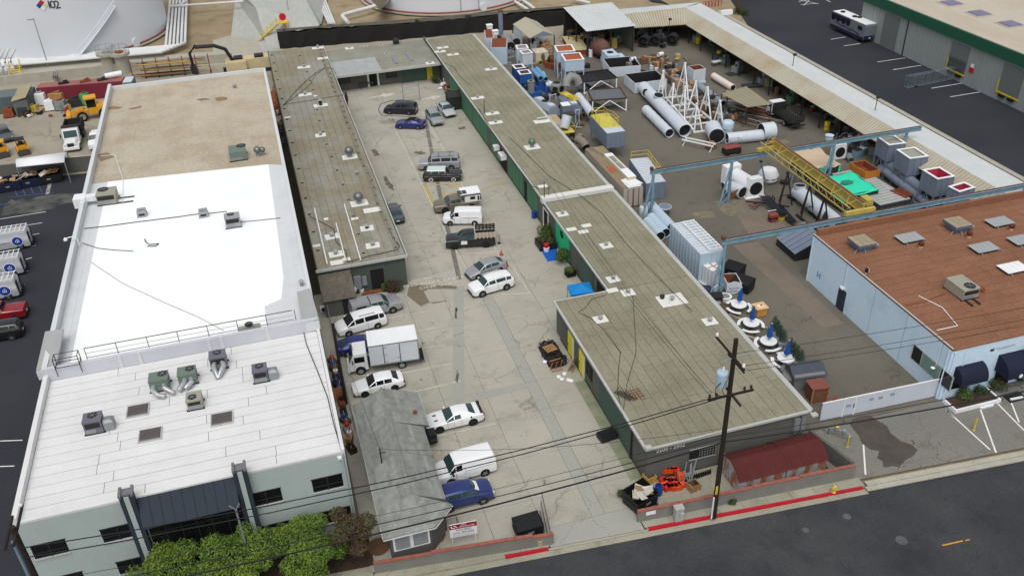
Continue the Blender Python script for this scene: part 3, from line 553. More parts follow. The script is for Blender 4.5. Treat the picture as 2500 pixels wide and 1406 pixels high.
obj('rail_mesh',MB().bx(-17.2,-.9,WYM+.14,WYM+.16,8.8,8.86).bx(-17.2,-.9,WYM+.14,WYM+.16,9.25,9.28),GALV,W,w=True)
t=thing('roof_guard','small tubular frame at the left end of the warehouse guard rail','frame',(-18.6,64.9,8.6));fr=MB()
for dx in(-.9,.9):
 for dy in(-.4,.4):fr.cyl((dx,dy,-.6),(dx,dy,1.0),.035,5)
for z in(.2,1.0):fr.cyl((-.9,-.4,z),(.9,-.4,z),.03,5).cyl((-.9,.4,z),(.9,.4,z),.03,5).cyl((-.9,-.4,z),(-.9,.4,z),.03,5).cyl((.9,-.4,z),(.9,.4,z),.03,5)
obj('tubes',fr,STEEL_D,t)
def fwin(x0,x1,z0,z1):
 d=obj('window',MB().bx(x0,x1,WY0-.02,WY0+.02,z0,z1),GLASS,W,w=True)
 obj('mullion',MB().bx((x0+x1)/2-.04,(x0+x1)/2+.04,WY0-.06,WY0-.02,z0,z1),STEEL_D,d,w=True);obj('sill',MB().bx(x0-.05,x1+.05,WY0-.1,WY0+.02,z0-.12,z0-.003),M_TRIM,d,w=True)
 obj('head',MB().bx(x0-.05,x1+.05,WY0-.05,WY0+.02,z1+.003,z1+.06),STEEL_D,d,w=True);obj('meeting_rail',MB().bx(x0,x1,WY0-.055,WY0-.021,z0+.45,z0+.5),STEEL_D,d,w=True)
for px,py in((73,1334),(243,1294),(608,1207),(760,1172)):
 d=AX_R*((px-1250)/F_PX)+AX_U*(-(py-703)/F_PX)+AX_F;k=WY0/d.y;fx,fz=d.x*k,CAM_H+d.z*k
 fwin(fx,fx+2.15,fz-1.2,fz);fwin(fx+.2,fx+2.35,fz-4.5,fz-3.3)
def wall_at(px,py,y=49.0):
 d=AX_R*((px-1250)/F_PX)+AX_U*(-(py-703)/F_PX)+AX_F;k=y/d.y;return d.x*k,CAM_H+d.z*k
xl,zl=wall_at(318,1215);xr,zr=wall_at(565,1150)
for x in(xl-.55,xr+.1):
 p_=obj('pilaster',MB().bx(x,x+.9,WY0-.55,WY0-.003,0,8.4),M_NAVY,W,w=True)
 obj('pale_stripe',MB().bx(x+.3,x+.62,WY0-.6,WY0-.55,0,8.41),M_STUCCO,p_,w=True);obj('capping',MB().bx(x-.02,x+.16,WY0-.62,WY0+.3,8.4,8.62).bx(x+.74,x+.92,WY0-.62,WY0+.3,8.4,8.62).bx(x+.16,x+.74,WY0-.45,WY0+.2,8.4,8.5),mat('capping_grey',C(120,120,124),.8,.3,4),p_,w=True)
cn=obj('entrance_canopy',MB().slab([(xl+.37,WY0-.02,7.6),(xr+.08,WY0-.02,7.6),(xr+.08,WY0-1.1,5.7),(xl+.37,WY0-1.1,5.7)],.12),M_NAVY,W,w=True)
for i in range(1,9):
 x=xl+.37+(xr-xl-.3)*i/9;obj('canopy_seam',MB().slab([(x-.02,WY0-.03,7.63),(x+.02,WY0-.03,7.63),(x+.02,WY0-1.1,5.73),(x-.02,WY0-1.1,5.73)],.03),STEEL_D,cn,w=True)
sf=obj('storefront_glass',MB().bx(xl+.5,xr,WY0-.06,WY0-.02,.1,5.9),GLASS,W,w=True)
for i in range(7):x=xl+.5+(xr-xl-.5)*i/6;obj('mullion',MB().bx(x-.04,x+.04,WY0-.12,WY0-.06,.1,5.9),STEEL_D,sf,w=True)
for z in(4.2,2.4):obj('transom',MB().bx(xl+.5,xr,WY0-.115,WY0-.061,z,z+.07),STEEL_D,sf,w=True)
lx,lz=wall_at(829,1115);obj('wall_lamp',MB().box((lx,WY0-.1,lz),(.3,.2,.2)),WHITE,W,w=True)
obj('corner_downpipe',MB().cyl((WX1-.25,WY0-.08,0),(WX1-.25,WY0-.08,7.5),.06).cyl((WX1-.05,WY0-.06,0),(WX1-.05,WY0-.06,7.5),.05),M_STUCCO,W,w=True)
# rooftop air conditioners
def hvac(label,px,py,z,l,w,h,m,rz=0,fan=(0,.2),grille=True,group='rooftop air conditioners of the white warehouse',ducts=None,cover=False,curb=True,front_y=-1):
 p=P(px,py,z);t=thing('rooftop_air_conditioner',label,'air conditioner',p,rz,group)
 obj('case',MB().bx(-l/2,l/2,-w/2,w/2,.12,h),m,t)
 obj('lid',MB().bx(-l/2-.03,l/2+.03,-w/2-.03,w/2+.03,h,h+.05),m,t)
 f=obj('fan_opening',MB().lathe([(min(l,w)*.3,h+.05),(min(l,w)*.3,h+.075)],(fan[0],fan[1],0),18),BLACK_P,t);g=MB()
 for k in range(6):a=PI*k/3;g.box((fan[0]+cos(a)*min(l,w)*.15,fan[1]+sin(a)*min(l,w)*.15,h+.085),(min(l,w)*.27,.035,.015),a)
 obj('fan_guard',g,GALV,f)
 if grille:gr=obj('grille',MB().bx(-l/2+.1,l/2-.1,-w/2-.02,-w/2,.2+.35*h,h-.1),STEEL_D,t)
 obj('service_panel',MB().bx(-l/2+.06,l/2-.5 if l>1.1 else l/2-.1,-w/2-.025,-w/2-.003,.16,.16+.3*h),GALV,t)
 if curb: [obj('base_rail',MB().bx(-l/2-.1,l/2+.1,y,y+.12,.0,.118),STEEL_D,t)for y in(-w/2,w/2-.12)]
 if cover:obj('side_duct',MB().bx(l/2+.05,l/2+.75,-w/2+.1,w/2-.3,.05,h*.65).frus(l/2+.05,l/2+.75,-w/2+.1,w/2-.3,h*.65,l/2+.05,l/2+.6,-w/2+.3,w/2-.4,h*.65+.15),GALV,t)
 for d in ducts or[]:obj('foil_duct',MB().tube([Vector(q)for q in d],.2,10),mat('foil',C(196,198,200),.3,.15,6,metal=.6),t,True)
 return t
M_AC_P=mat('lilac_grey_case',C(112,110,122),.6,.08,2);M_AC_G=mat('grey_green_case',C(112,128,118),.6,.08,2);M_AC_T=mat('tan_case',C(160,158,144),.6,.08,2);M_AC_L=mat('light_grey_case',C(158,162,164),.6,.08,2)
hvac('lilac-grey cooling unit with foil ducts beside the parapet wall',537,893,7.58,1.25,1.1,1.15,M_AC_P,-.02,ducts=[[(-.3,-.5,.7),(-.35,-1.0,.6),(-.2,-1.5,.3),(-.1,-1.8,.1)],[(.3,-.5,.7),(.4,-.9,.6),(.1,-1.4,.35),(-.1,-1.8,.1)]])
hvac('green cooling unit with foil ducts, left of the pair',394,945,7.58,1.4,1.2,1.05,M_AC_G,-.02,(.3,.25),False,ducts=[[(-.4,-.5,.6),(-.45,-1.0,.55),(-.1,-1.4,.3),(.4,-1.6,.25)],[(.35,-.5,.6),(.4,-.9,.55),(.8,-1.2,.3),(1.1,-1.4,.25)]])
hvac('green cooling unit with foil ducts, right of the pair',462,930,7.58,1.35,1.15,1.0,M_AC_G,-.02,(.25,.2),False,ducts=[[(-.2,-.5,.6),(-.25,-.9,.55),(-.7,-1.4,.3)],[(.3,-.5,.6),(.3,-.9,.55),(-.2,-1.3,.3)]])
hvac('tan cooling unit below the green pair',479,990,7.58,1.1,1.15,.9,M_AC_T,-.02,(-.1,-.1))
hvac('lilac-grey cooling unit with side duct near the right parapet',639,925,7.58,1.1,1.1,1.1,M_AC_P,-.02,cover=True)
hvac('lilac-grey cooling unit with side duct near the left parapet',235,1048,7.58,1.25,1.15,1.15,M_AC_P,-.02,cover=True)
hvac('light grey cooling unit on the brilliant white roof',571,551,7.93,1.45,1.2,1.15,M_AC_L,0,(-.1,.25))
t=hvac('grey cooling unit with white duct box at the left parapet',266,492,7.93,1.9,1.9,1.2,M_AC_T,-.05,(-.35,.5))
obj('duct',MB().bx(-2.1,-.97,-.5,.3,.5,1.05).bx(-3.3,-2.1,-.9,.5,.05,1.1),WHITE,t);obj('skid',MB().bx(.9,2.6,.3,.42,0,.12).bx(.9,2.6,-.9,-.78,0,.12),STEEL_D,t)
hvac('pale green cooling unit on the dusty rear roof',583,385,7.93,1.9,2.2,1.1,M_AC_G,0,(.5,.7),False)
for px,py,s in((348,527,'small dark-louvred roof vent left on the brilliant white roof'),(498,528,'small dark-louvred roof vent right on the brilliant white roof')):
 t=thing('louvred_vent',s,'roof vent',P(px,py,7.93),0,'louvred vents on the white roof');obj('case',MB().frus(-.5,.5,-.45,.45,0,-.42,.42,-.3,.4,.75),M_AC_L,t);obj('louvre',MB().slab([(-.3,-.44,.22),(.3,-.44,.22),(.28,-.22,.79),(-.28,-.22,.79)],.03),BLACK_P,t)
for px,py,s,r in((573,215,'low round vent at the far corner of the dusty roof',.35),(631,381,'grey turbine vent beside the pale green unit',.38),(643,379,'smaller turbine vent beside the pale green unit',.3),(737,697,'small pipe cap above the slanted cover',.25)):vent(s,px,py,7.93,r,None,'turbine' in s,tall=.4,group='round vents on the white warehouse')
M_SKY=mat('smoked_skylight',C(92,86,84),.35,.12,1.5)
for px,py,s in((337,1003,'square smoked skylight nearest the green cooling units'),(542,1023,'square smoked skylight, rightmost of the three'),(367,1062,'square smoked skylight, nearest the front edge')):
 t=thing('skylight',s,'skylight',P(px,py,7.59),-.02,'skylights on the front roof');obj('kerb_frame',MB().bx(-.82,.82,-.72,.72,0,.1),M_TRIM,t);obj('dome',MB().frus(-.74,.74,-.64,.64,.1,-.66,.66,-.56,.56,.16),M_SKY,t)
t=thing('dish_box','beige box with dark satellite dish behind the party wall','satellite dish',P(612,812,7.95),0);obj('box',MB().bx(-.9,.9,-.4,.4,0,.55),M_AC_T,t);obj('dish',MB().lathe([(.02,.7),(.3,.8),(.36,.9)],(0,0,0),14),STEEL_D,t);obj('mast',MB().cyl((0,0,.5),(0,0,.75),.04),STEEL_D,t)
cb=MB()
wire('roof_conduit',PX([(205,558),(260,552),(340,541),(430,530),(485,522)],8.0),.04,STEEL_D,'grey conduit on blocks from left parapet to the louvred vent','conduit')
wire('roof_conduit',PX([(510,521),(552,516),(556,525)],8.0),.035,STEEL_D,'short conduit beside the cooling unit on white roof','conduit')
wire('roof_conduit',PX([(585,542),(640,537),(684,532)],8.0),.03,STEEL_D,'conduit from cooling unit to right parapet','conduit')
wire('roof_cable',PX([(222,640),(300,692),(400,738),(480,772),(545,806)],7.98),.03,mat('grey_cable',C(170,172,172),.7,0),'thin diagonal cable across the brilliant white roof')
wire('roof_conduit',PX([(244,382),(280,378),(300,436),(300,500)],8.0),.04,WHITE,'pale pipe bent across the dusty roof edge','conduit')
wire('roof_cable',PX([(200,593),(240,606),(275,610),(325,613)],8.0),.03,STEEL_D,'short cable behind the gooseneck lamp')
wire('roof_cable',PX([(738,795),(748,840),(775,905),(800,970),(815,1035),(832,1092)],7.66),.035,STEEL_D,'cable running down the right side of the front roof')
wire('roof_cable',PX([(353,584),(357,592),(365,597),(388,595),(380,601),(360,601)],7.98),.05,STEEL_D,'coiled tool hose on the brilliant white roof')
t=thing('gooseneck_lamp','white gooseneck lamp on the left parapet','lamp',P(188,590,8.7));obj('arm',MB().tube([(.1,0,-.5),(.1,0,.3),(-.2,0,.6),(-.9,0,.55)],.05),WHITE,t,True);obj('head',MB().lathe([(.08,0),(.2,-.2),(.17,-.3),(.02,-.34)],(-.95,0,.6),12),WHITE,t,True)
# blue building
U=thing('blue_building','pale blue block building with brown roof at the right','building',(51.3,47.5,0))
UX0,UX1,UY0,UY1,UZ=51.1,96,47.6,68.4,5.2
obj('wall',MB().bx(UX0,UX1,UY0,UY1,0,UZ),M_BLUEW,U,w=True)
bj=MB()
for i in range(4):obj('wall_joint',MB().bx(UX0-.008,UX0,62.5-i*4.6,62.53-i*4.6,0,UZ),mat('blue_joint',C(110,138,166),.9,.1,1),U,w=True)
obj('parapet',MB().bx(UX0+.003,UX0+.3,UY0+.003,UY1-.003,UZ+.002,UZ+.2).bx(UX0+.3,UX1,UY1-.35,UY1-.003,UZ+.002,UZ+.75),M_ROOF_BR,U,w=True)
obj('parapet_edge',MB().bx(UX0-.06,UX0+.08,UY0,UY1,UZ+.2,UZ+.26),M_TRIM,U,w=True);obj('front_edge',MB().bx(UX0,UX1,UY0-.05,UY0+.25,UZ+.003,UZ+.1),M_ROOF_BR,U,w=True)
obj('roof_deck',MB().bx(UX0+.3,UX1,UY0+.25,UY1-.35,UZ,UZ+.02),M_SEAM_BR,U,w=True)
roofing(U,UX0+.3,80,UY0+.26,UY1-.36,UZ+.02,'x',1.0,5.5,M_ROOF_BR,.035)
def on_bluewall(px,py):
 d=AX_R*((px-1250)/F_PX)+AX_U*(-(py-703)/F_PX)+AX_F;k=UX0/d.x;return d.y*k,CAM_H+d.z*k
y0,z0=on_bluewall(2052,705);y1,_=on_bluewall(2030,735)
dd=obj('door',MB().bx(UX0-.05,UX0,y0-1.0,y0+.2,.03,2.35),M_NAVY,U,w=True);obj('handle',MB().box((UX0-.07,y0-.8,1.1),(.06,.08,.08)),CHROME,dd,w=True)
obj('door_lamp',MB().box((UX0-.15,y0-.4,2.55),(.3,.5,.15)).cyl((UX0-.04,y0-.5,2.6),(UX0-.04,y0-.5,5.2),.03,5),WHITE,U,w=True)
ya,za=on_bluewall(2240,880)
wn_=obj('window',MB().bx(UX0-.03,UX0,ya-4.3,ya+.9,1.5,3.1),M_TRIM,U,w=True)
for k,(a,b)in enumerate(((.75,-.35),(-.5,-2.7),(-2.85,-4.15))):obj('pane',MB().bx(UX0-.06,UX0-.03,ya+b,ya+a,1.62,3.0),mat('green_glass',C(120,150,140),.15,.1,1)if k==1 else GLASS,wn_,w=True)
yb_,zb_=on_bluewall(1999,672);hm=mat('bright_blue_mark',C(52,140,196),.8,0)
obj('wall_emblem',MB().bx(UX0-.012,UX0,yb_-.28,yb_-.16,zb_-.35,zb_+.35).bx(UX0-.012,UX0,yb_+.16,yb_+.28,zb_-.35,zb_+.35).bx(UX0-.011,UX0,yb_-.16,yb_+.16,zb_-.05,zb_+.07),hm,U,w=True)
[obj('downpipe',MB().cyl((x,y,0),(x,y,5.1),.06),M_BLUEW,U,w=True)for x,y in((UX0-.08,UY0+.25),(UX0-.08,UY1-.3),(UX0+.3,UY0-.08))]
obj('wall_lamp',MB().lathe([(.2,0),(.08,.1)],(UX0-.35,UY0+1.2,2.7),12).cyl((UX0-.1,UY0+1.2,2.8),(UX0-.1,UY0+1.2,5.1),.025,5).lathe([(.2,0),(.08,.1)],(UX0+1.4,UY0-.4,2.7),12).cyl((UX0+1.4,UY0-.1,2.8),(UX0+1.4,UY0-.1,5.1),.025,5),WHITE,U,w=True)
def awning(x0,x1,z0,z1,d):
 pr=[(UY0-.01,z1)]+[(UY0-.01-d*sin(k*PI/12),z0+.25+(z1-z0-.25)*cos(k*PI/12))for k in range(1,7)]+[(UY0-.01-d,z0),(UY0-.01,z0)]
 return obj('awning',MB().ext(pr,x0,x1,'x'),mat('navy_canvas',C(28,34,56),.85,.1,2),U,w=True)
ax0,_=wall_at(2328,930,47.6);awning(51.9,54.6,2.0,3.4,1.1);a2=awning(56.2,59.6,2.0,3.6,1.6)
obj('window',MB().bx(52,54.4,UY0-.03,UY0,.9,2.6),GLASS,U,w=True);obj('entrance_door',MB().bx(56.5,58.2,UY0-.03,UY0,.05,2.5),DARK,U,w=True)
obj('round_logo',MB().cyl((57.5,UY0-1.63,2.17),(57.5,UY0-1.60,2.17),.2,16),WHITE,a2,w=True)
obj('emblem',MB().bx(55.1,55.5,UY0-.02,UY0,4.2,4.45),M_NAVY,U,w=True)
obj('wall_lettering',MB().bx(55.7,57.6,UY0-.012,UY0,4.3,4.4).bx(55.9,57.2,UY0-.012,UY0,4.16,4.2),mat('faded_sign_grey',C(150,160,176),.8,.3,6),U,w=True)
t=thing('planter_bed','white-edged raised planter with shrubs in front of the blue wall','planter',(53.5,46.4,0));obj('edging',MB().bx(-2.3,2.3,-.75,-.6,0,.35).bx(-2.3,-2.15,-.6,.9,0,.35).bx(2.15,2.3,-.6,.9,0,.35),WHITE,t);obj('soil',MB().bx(-2.15,2.15,-.6,.9,0,.28),M_MULCH,t)
t=thing('door_mat','dark ridged door mat at the blue building entrance','door mat',(57.4,45.9,.01));obj('mat',MB().bx(-.9,.9,-.6,.5,0,.03),BLACK_P,t)
t=thing('wall_flag','striped red and white flag on the blue wall at the right edge','flag',(58.4,UY0-.2,3.7));obj('pole',MB().cyl((0,.1,0),(.2,-1.0,.6),.02,6),GALV,t)
for i in range(7):obj('stripe',MB().slab([(-.1+i*.02,-.9+i*.1,.55-i*.02),(.9,-.9+i*.1,.5-i*.02),(.9,-.82+i*.1,.42-i*.06),(-.1+i*.02,-.82+i*.1,.47-i*.06)],.01),RED if i%2==0 else WHITE,t)
M_HOOD=mat('slate_hood',C(96,108,128),.6,.08,1);M_HOODT=mat('hood_top',C(160,150,126),.7,.12,1.5)
def hood(label,px,py):
 t=thing('ventilation_hood',label,'roof vent',P(px,py,UZ+.04),0,'square hoods on the brown roof')
 obj('base_box',MB().bx(-.75,.75,-.75,.75,0,.55),M_HOOD,t);h=obj('hood_box',MB().bx(-1.0,1.0,-1.0,1.0,.55,.85),M_HOOD,t)
 for i in range(3):obj('top_panel',MB().bx(-.98+i*.66,-.36+i*.66,-1,1,.852,.88),M_HOODT,h)
 obj('side_flap',MB().box((1.1,-.5,.5),(.7,.7,.06)),M_AC_L,t);obj('stays',MB().cyl((-.2,-.75,.5),(-.3,-1.3,0),.04,5).cyl((1.3,-.5,.5),(1.5,-.7,0),.04,5).cyl((-.75,-.6,.4),(-1.2,-.7,0),.04,5),GALV,t)
hood('square slate hood with tan top nearest the blue wall',2101,605);hood('square slate hood with tan top behind the skylights',2334,560)
def sky_panel(label,px,py,m):
 t=thing('raised_skylight',label,'skylight',P(px,py,UZ+.3),0,'ribbed skylights on the brown roof')
 for i in range(4):obj('panel',MB().bx(-1.25+i*.63,-.64+i*.63,-.8,.8,0,.05),m,t)
 obj('kerb',MB().bx(-1.1,1.1,-.65,.65,-.26,-.003),STEEL_D,t);obj('stay',MB().cyl((-.9,-.8,0),(-.9,-1.1,-.26),.04,5).cyl((1.2,-.7,0),(1.5,-.9,-.26),.04,5),GALV,t)
m_sp=mat('grey_panel',C(164,168,170),.4,.08,2)
sky_panel('grey ribbed skylight beside the nearer slate hood',2220,580,m_sp);sky_panel('grey ribbed skylight with one white pane at the far right',2440,541,m_sp);sky_panel('grey ribbed skylight in the middle of brown roof',2402,604,m_sp);sky_panel('bright white ribbed skylight at the right edge',2474,653,WHITE);sky_panel('grey ribbed skylight cut by the right edge of the photo',2496,585,m_sp)
for px,py,s in((2247,605,'left'),(2365,580,'middle'),(2468,562,'right')):
 t=thing('rusty_vent_pot','rusty round vent pot, '+s+' of the three on brown roof','roof vent',P(px,py,UZ+.03),0,'rusty vents on the brown roof');obj('neck',MB().lathe([(.22,0),(.22,.3)],n=12),mat('peach_pot',C(196,166,140),.8,.1,2),t);obj('head',MB().lathe([(.26,.3),(.3,.45),(.26,.6),(.1,.68)],n=14),mat('oxide_pot',C(92,44,36),.7,.2,3),t,True)
t=hvac('beige packaged cooling unit with two dark fans on brown roof',2345,715,UZ+.04,1.7,2.4,1.05,M_AC_T,0,(.2,-.6),True,'cooling unit on the brown roof');obj('skid',MB().bx(-.6,-.45,-2.2,1.0,0,.12).bx(.2,.35,-2.2,1.0,0,.12),STEEL_D,t)
t=thing('red_pot','small red capped pipe beside the packaged cooling unit','roof vent',P(2395,710,UZ+.03));obj('pot',MB().lathe([(.3,0),(.34,.1),(.3,.3),(.2,.32)],n=14),RUST,t)
wire('roof_pipe',PX([(2243,722),(2300,750),(2338,795),(2287,806)],UZ+.1),.04,WHITE,'white pipe bent near the front of the brown roof','pipe');wire('roof_pipe',PX([(2212,745),(2260,735),(2310,715)],UZ+.1),.035,RUST,'rusty pipe to the packaged cooling unit','pipe')
t=thing('camera_post','white and black camera on the blue wall top','camera',P(2112,668,UZ+.2));obj('arm',MB().cyl((0,0,-.5),(.1,0,.2),.05),WHITE,t);obj('housing',MB().box((.12,0,.35),(.25,.25,.4)),BLACK_P,t);obj('shield',MB().box((.27,0,.35),(.06,.25,.35)),WHITE,t)
# shingled cottage
H=thing('shingled_cottage','small cottage with grey shingle roof and white-framed front windows by the street','building',(5,45,0))
m_sh=rnd_tint(mat('grey_shingle',C(140,143,138),.95,.2,1.6,fine=.14,world=True),.16)
m_sh2=mat('shingle_underlay',C(90,92,88),.95,.2,1.5);m_cw=mat('cottage_wall',C(86,82,80,1.2),.9,.1,1)
EL,RX,RZ,EZ=2.45,5.0,4.15,2.9
obj('wall',MB().bx(2.8,7.3,46.6,59.3,0,EZ),m_cw,H,w=True)
obj('front_bay',MB().prism([(2.9,45.0),(5.9,45.0),(7.1,46.2),(7.1,46.6),(2.9,46.6)],0,EZ-.05),m_cw,H,w=True)
secs=[(55.2,59.6,8.0),(51.6,55.2,7.55),(46.9,51.6,7.45)]
dk=MB()
for a,b,xr_ in secs:
 dk.add([(EL,a,EZ),(RX,a,RZ),(xr_,a,EZ),(EL,b,EZ),(RX,b,RZ),(xr_,b,EZ),(EL,a,EZ-.12),(xr_,a,EZ-.12),(EL,b,EZ-.12),(xr_,b,EZ-.12)],
[(0,1,4,3),(1,2,5,4),(0,6,7,2,1),(3,4,5,9,8),(0,3,8,6),(2,7,9,5),(6,8,9,7)])
ap=(RX,46.9,RZ);fp=[(EL,46.9,EZ),(EL,44.55,EZ-.02),(6.15,44.55,EZ-.02),(7.75,46.2,EZ-.02),(7.45,46.9,EZ)]
dk.add([ap]+fp,[(0,1,2),(0,2,3),(0,3,4),(0,4,5)])
rf=obj('roof',dk,m_sh2,H,w=True)
def course(p0,p1,q0,q1,n,name='shingle_course'):
 p0,p1,q0,q1=map(Vector,(p0,p1,q0,q1));nn=(p1-p0).cross(q0-p0 if(q0-p0).length>.1 else q1-p0).normalized();nn=nn if nn.z>0 else-nn
 for i in range(n):
  a,b=i/n,min(1,(i+1.12)/n);A_,B_,C_,D_=p0.lerp(q0,a),p1.lerp(q1,a),p1.lerp(q1,b),p0.lerp(q0,b)
  L_=(B_-A_).length;k=max(1,round(L_/1.6));off=RU(-.3,.3)
  for j in range(k):
   u0=max(0,(j+(off if j else 0))/k);u1=min(1,(j+1+(off if j<k-1 else 0))/k)-.012/max(L_,.1)
   obj(name,MB().slab([A_.lerp(B_,u0)+nn*.045,A_.lerp(B_,u1)+nn*.045,D_.lerp(C_,u1)+nn*.022,D_.lerp(C_,u0)+nn*.022],.02),m_sh,rf,w=True)
for a,b,xr_ in secs:
 course((EL,a,EZ),(EL,b,EZ),(RX,a,RZ),(RX,b,RZ),10);course((xr_,b,EZ),(xr_,a,EZ),(RX,b,RZ),(RX,a,RZ),10)
for p,q in((fp[1],fp[2]),(fp[2],fp[3])):course(p,q,ap,ap,8)
course(fp[0],fp[1],ap,ap,8);
obj('ridge_cap',MB().cyl((RX,46.9,RZ+.04),(RX,59.6,RZ+.04),.07,6).cyl(ap,(EL,44.55,EZ+.05),.05,6).cyl(ap,(6.15,44.55,EZ+.05),.05,6).cyl(ap,(7.75,46.2,EZ+.05),.05,6),m_sh,rf,w=True)
obj('fascia',MB().cyl((EL-.02,44.5,EZ-.08),(6.17,44.5,EZ-.08),.06,4).cyl((6.17,44.5,EZ-.08),(7.8,46.2,EZ-.08),.06,4).bx(7.98,8.06,55.2,59.6,EZ-.1,EZ+.02).bx(EL-.06,EL,44.6,59.6,EZ-.1,EZ+.02),M_TRIM,H,w=True)
wf=obj('window',MB().bx(3.1,5.75,44.93,45.0,1.0,2.5),WHITE,H,w=True)
for a,b in((3.25,4.3),(4.55,5.6)):
 pn=obj('pane',MB().bx(a,b,44.9,44.93,1.15,2.35),mat('blind_grey',C(150,156,160),.4,.1,2),wf,w=True)
 for i in range(5):obj('blind_slat',MB().bx(a,b,44.88,44.9,1.22+i*.22,1.28+i*.22),GALV,pn,w=True)
obj('roof_vent',MB().lathe([(.12,0),(.18,.05),(.1,.25)],(7.2,56.6,3.35),10),RUST,H,w=True);obj('plumbing_pipe',MB().cyl((3.6,51.5,3.4),(3.6,51.5,5.0),.05).box((3.75,51.4,4.6),(.5,.05,.05)),STEEL_D,H,w=True)
t=thing('paved_circle','round red brick landing beside the cottage bay','brick landing',P(1058,1307));
for i in range(14):a=i/14*2*PI;obj('brick',MB().box((cos(a)*.75,sin(a)*.75,.06),(.3,.26,.12),a),mat('red_brick',C(150,84,70),.9,.2,3),t)
for i in range(8):a=i/8*2*PI;obj('brick',MB().box((cos(a)*.42,sin(a)*.42,.06),(.28,.26,.12),a),MATS['red_brick'],t)
obj('brick',MB().lathe([(.26,0),(.26,.118)],n=10),MATS['red_brick'],t)
t=thing('paved_circle','round brown stump top beside the tree trunk','brick landing',P(924,1335));obj('disc',MB().lathe([(.8,0),(.8,.12)],n=16),mat('brown_disc',C(112,84,64),.9,.2,2),t)
# street walls
def brick_wall(label,x0,x1,f,h,segs,name='street_wall'):
 t=thing(name,label,'wall',(x0,f(x0),0));m=mat('grey_block_wall',C(112,112,106,1.2),.9,.12,.7,fine=.06)
 n=len(segs)
 for i,(a,b,hh)in enumerate(segs):
  obj('wall_section',MB().prism([(a,f(a)-.1),(b,f(b)-.1),(b,f(b)+.1),(a,f(a)+.1)],-.05,hh),m,t,w=True)
  k=max(2,int((b-a)/.62))
  for j in range(k):
   c0=a+(b-a)*j/k+.008;c1=a+(b-a)*(j+1)/k-.008
   obj('cap_brick',MB().prism([(c0,f(c0)-.14),(c1,f(c1)-.14),(c1,f(c1)+.14),(c0,f(c0)+.14)],hh+.002,hh+.085),mat('cap_brick_red',C(158,96,84),.9,.18,2),t,w=True)
 return t
brick_wall('low grey street wall with red brick cap in front of the cottage',1.5,14.4,wallL,1.1,[(1.5,5.6,1.0),(5.6,12.9,1.12),(12.9,14.4,.95)])
brick_wall('low grey street wall with red brick cap in front of the red-roofed sheds',21,38.7,wallR,1.3,[(21,26.2,1.05),(26.2,30.2,1.12),(30.2,34,1.2),(34,38.7,1.28)])
t=thing('side_wall','low dark wall from the shed corner to the street corner','wall',(38.6,42,0));obj('wall_section',MB().prism([(37.4,46.4),(37.6,46.4),(38.7,42.1),(38.45,42.0)],0,1.5),M_GREYWALL,t,w=True)
w_=obj('notice',MB().box((22.0,wallR(22)-.12,.75),(.75,.02,.35),-.06),WHITE,bpy.data.objects['street_wall.001'],w=True)
# green-trimmed warehouse
G=thing('green_trim_warehouse','grey warehouse with dark green roof band at the upper right','building',(105,97,0))
GX,GZ=104.8,7.6
m_gw=mat('ribbed_grey_wall',C(132,138,138,1.2),.85,.05,.8);m_gb=mat('dark_green_band',C(28,78,58,1.2),.6,.06,1)
pr_=[(GX,62)];
obj('wall',MB().bx(GX,190,60,137.3,0,GZ-1.5),m_gw,G,w=True)
rb=MB()
obj('band',MB().bx(GX-.45,190,59.8,137.5,GZ-1.5,GZ+.15),m_gb,G,w=True)
obj('roof',MB().bx(GX-.1,189.8,60,137.2,GZ,GZ+.2),mat('cream_roof',C(196,186,170),.9,.06,.12,fine=.05,col2=C(182,170,152),thr=(.4,.7),stretch=(1,.25,1)),G,w=True)
for y in(133.4,124.9,108.0,96.8,87):obj('wall_strip',MB().bx(GX-.06,GX-.003,y-.12,y+.12,0,GZ-1.5),STEEL_D if y in(124.9,)else m_gw,G,w=True)
for i in range(56):obj('wall_rib',MB().bx(GX-.05,GX-.004,86.6+i*.9,86.7+i*.9,0,GZ-1.5),m_gw,G,w=True)
for yc,bars in((112.1,True),(101.0,False),(129,None)):
 d=obj('dock_door',MB().bx(GX-.1,GX-.055,yc-2.0,yc+2.0,1.4 if bars is not None else 0,5.6),mat('dock_door_grey',C(112,118,118),.8,.05,1,stretch=(1,1,12)),G,w=True)
 for i in range(8):obj('door_slat',MB().bx(GX-.13,GX-.1,yc-1.95,yc+1.95,1.5+i*.5,1.9+i*.5),MATS['dock_door_grey'],d,w=True)
 if bars is not None:
  obj('yellow_edge',MB().bx(GX-.2,GX-.05,yc-2.15,yc+2.15,1.2,1.4).bx(GX-.18,GX-.05,yc+2.0,yc+2.15,1.4,3.2),YELLOW,d,w=True)
  for k in(-.9,.9):obj('dock_bumper',MB().bx(GX-.4,GX-.06,yc+k-.5,yc+k+.5,.75,1.15),BLACK_P,d,w=True)
 if bars:
  sc=MB()
  for i in range(9):sc.cyl((GX-.2,yc-1.9+i*.42,1.45),(GX-.2,yc-1.5+i*.42,3.4),.03,4).cyl((GX-.22,yc-1.5+i*.42,1.45),(GX-.22,yc-1.9+i*.42,3.4),.03,4)
  tag(obj('scissor_gate',sc,STEEL_D,d,w=True),kind='stuff')
obj('notice',MB().bx(GX-.12,GX-.06,108.5,109.4,2.2,2.9),RED,G,w=True);obj('notice',MB().bx(GX-.12,GX-.06,108.6,109.2,3.0,3.5),WHITE,G,w=True)
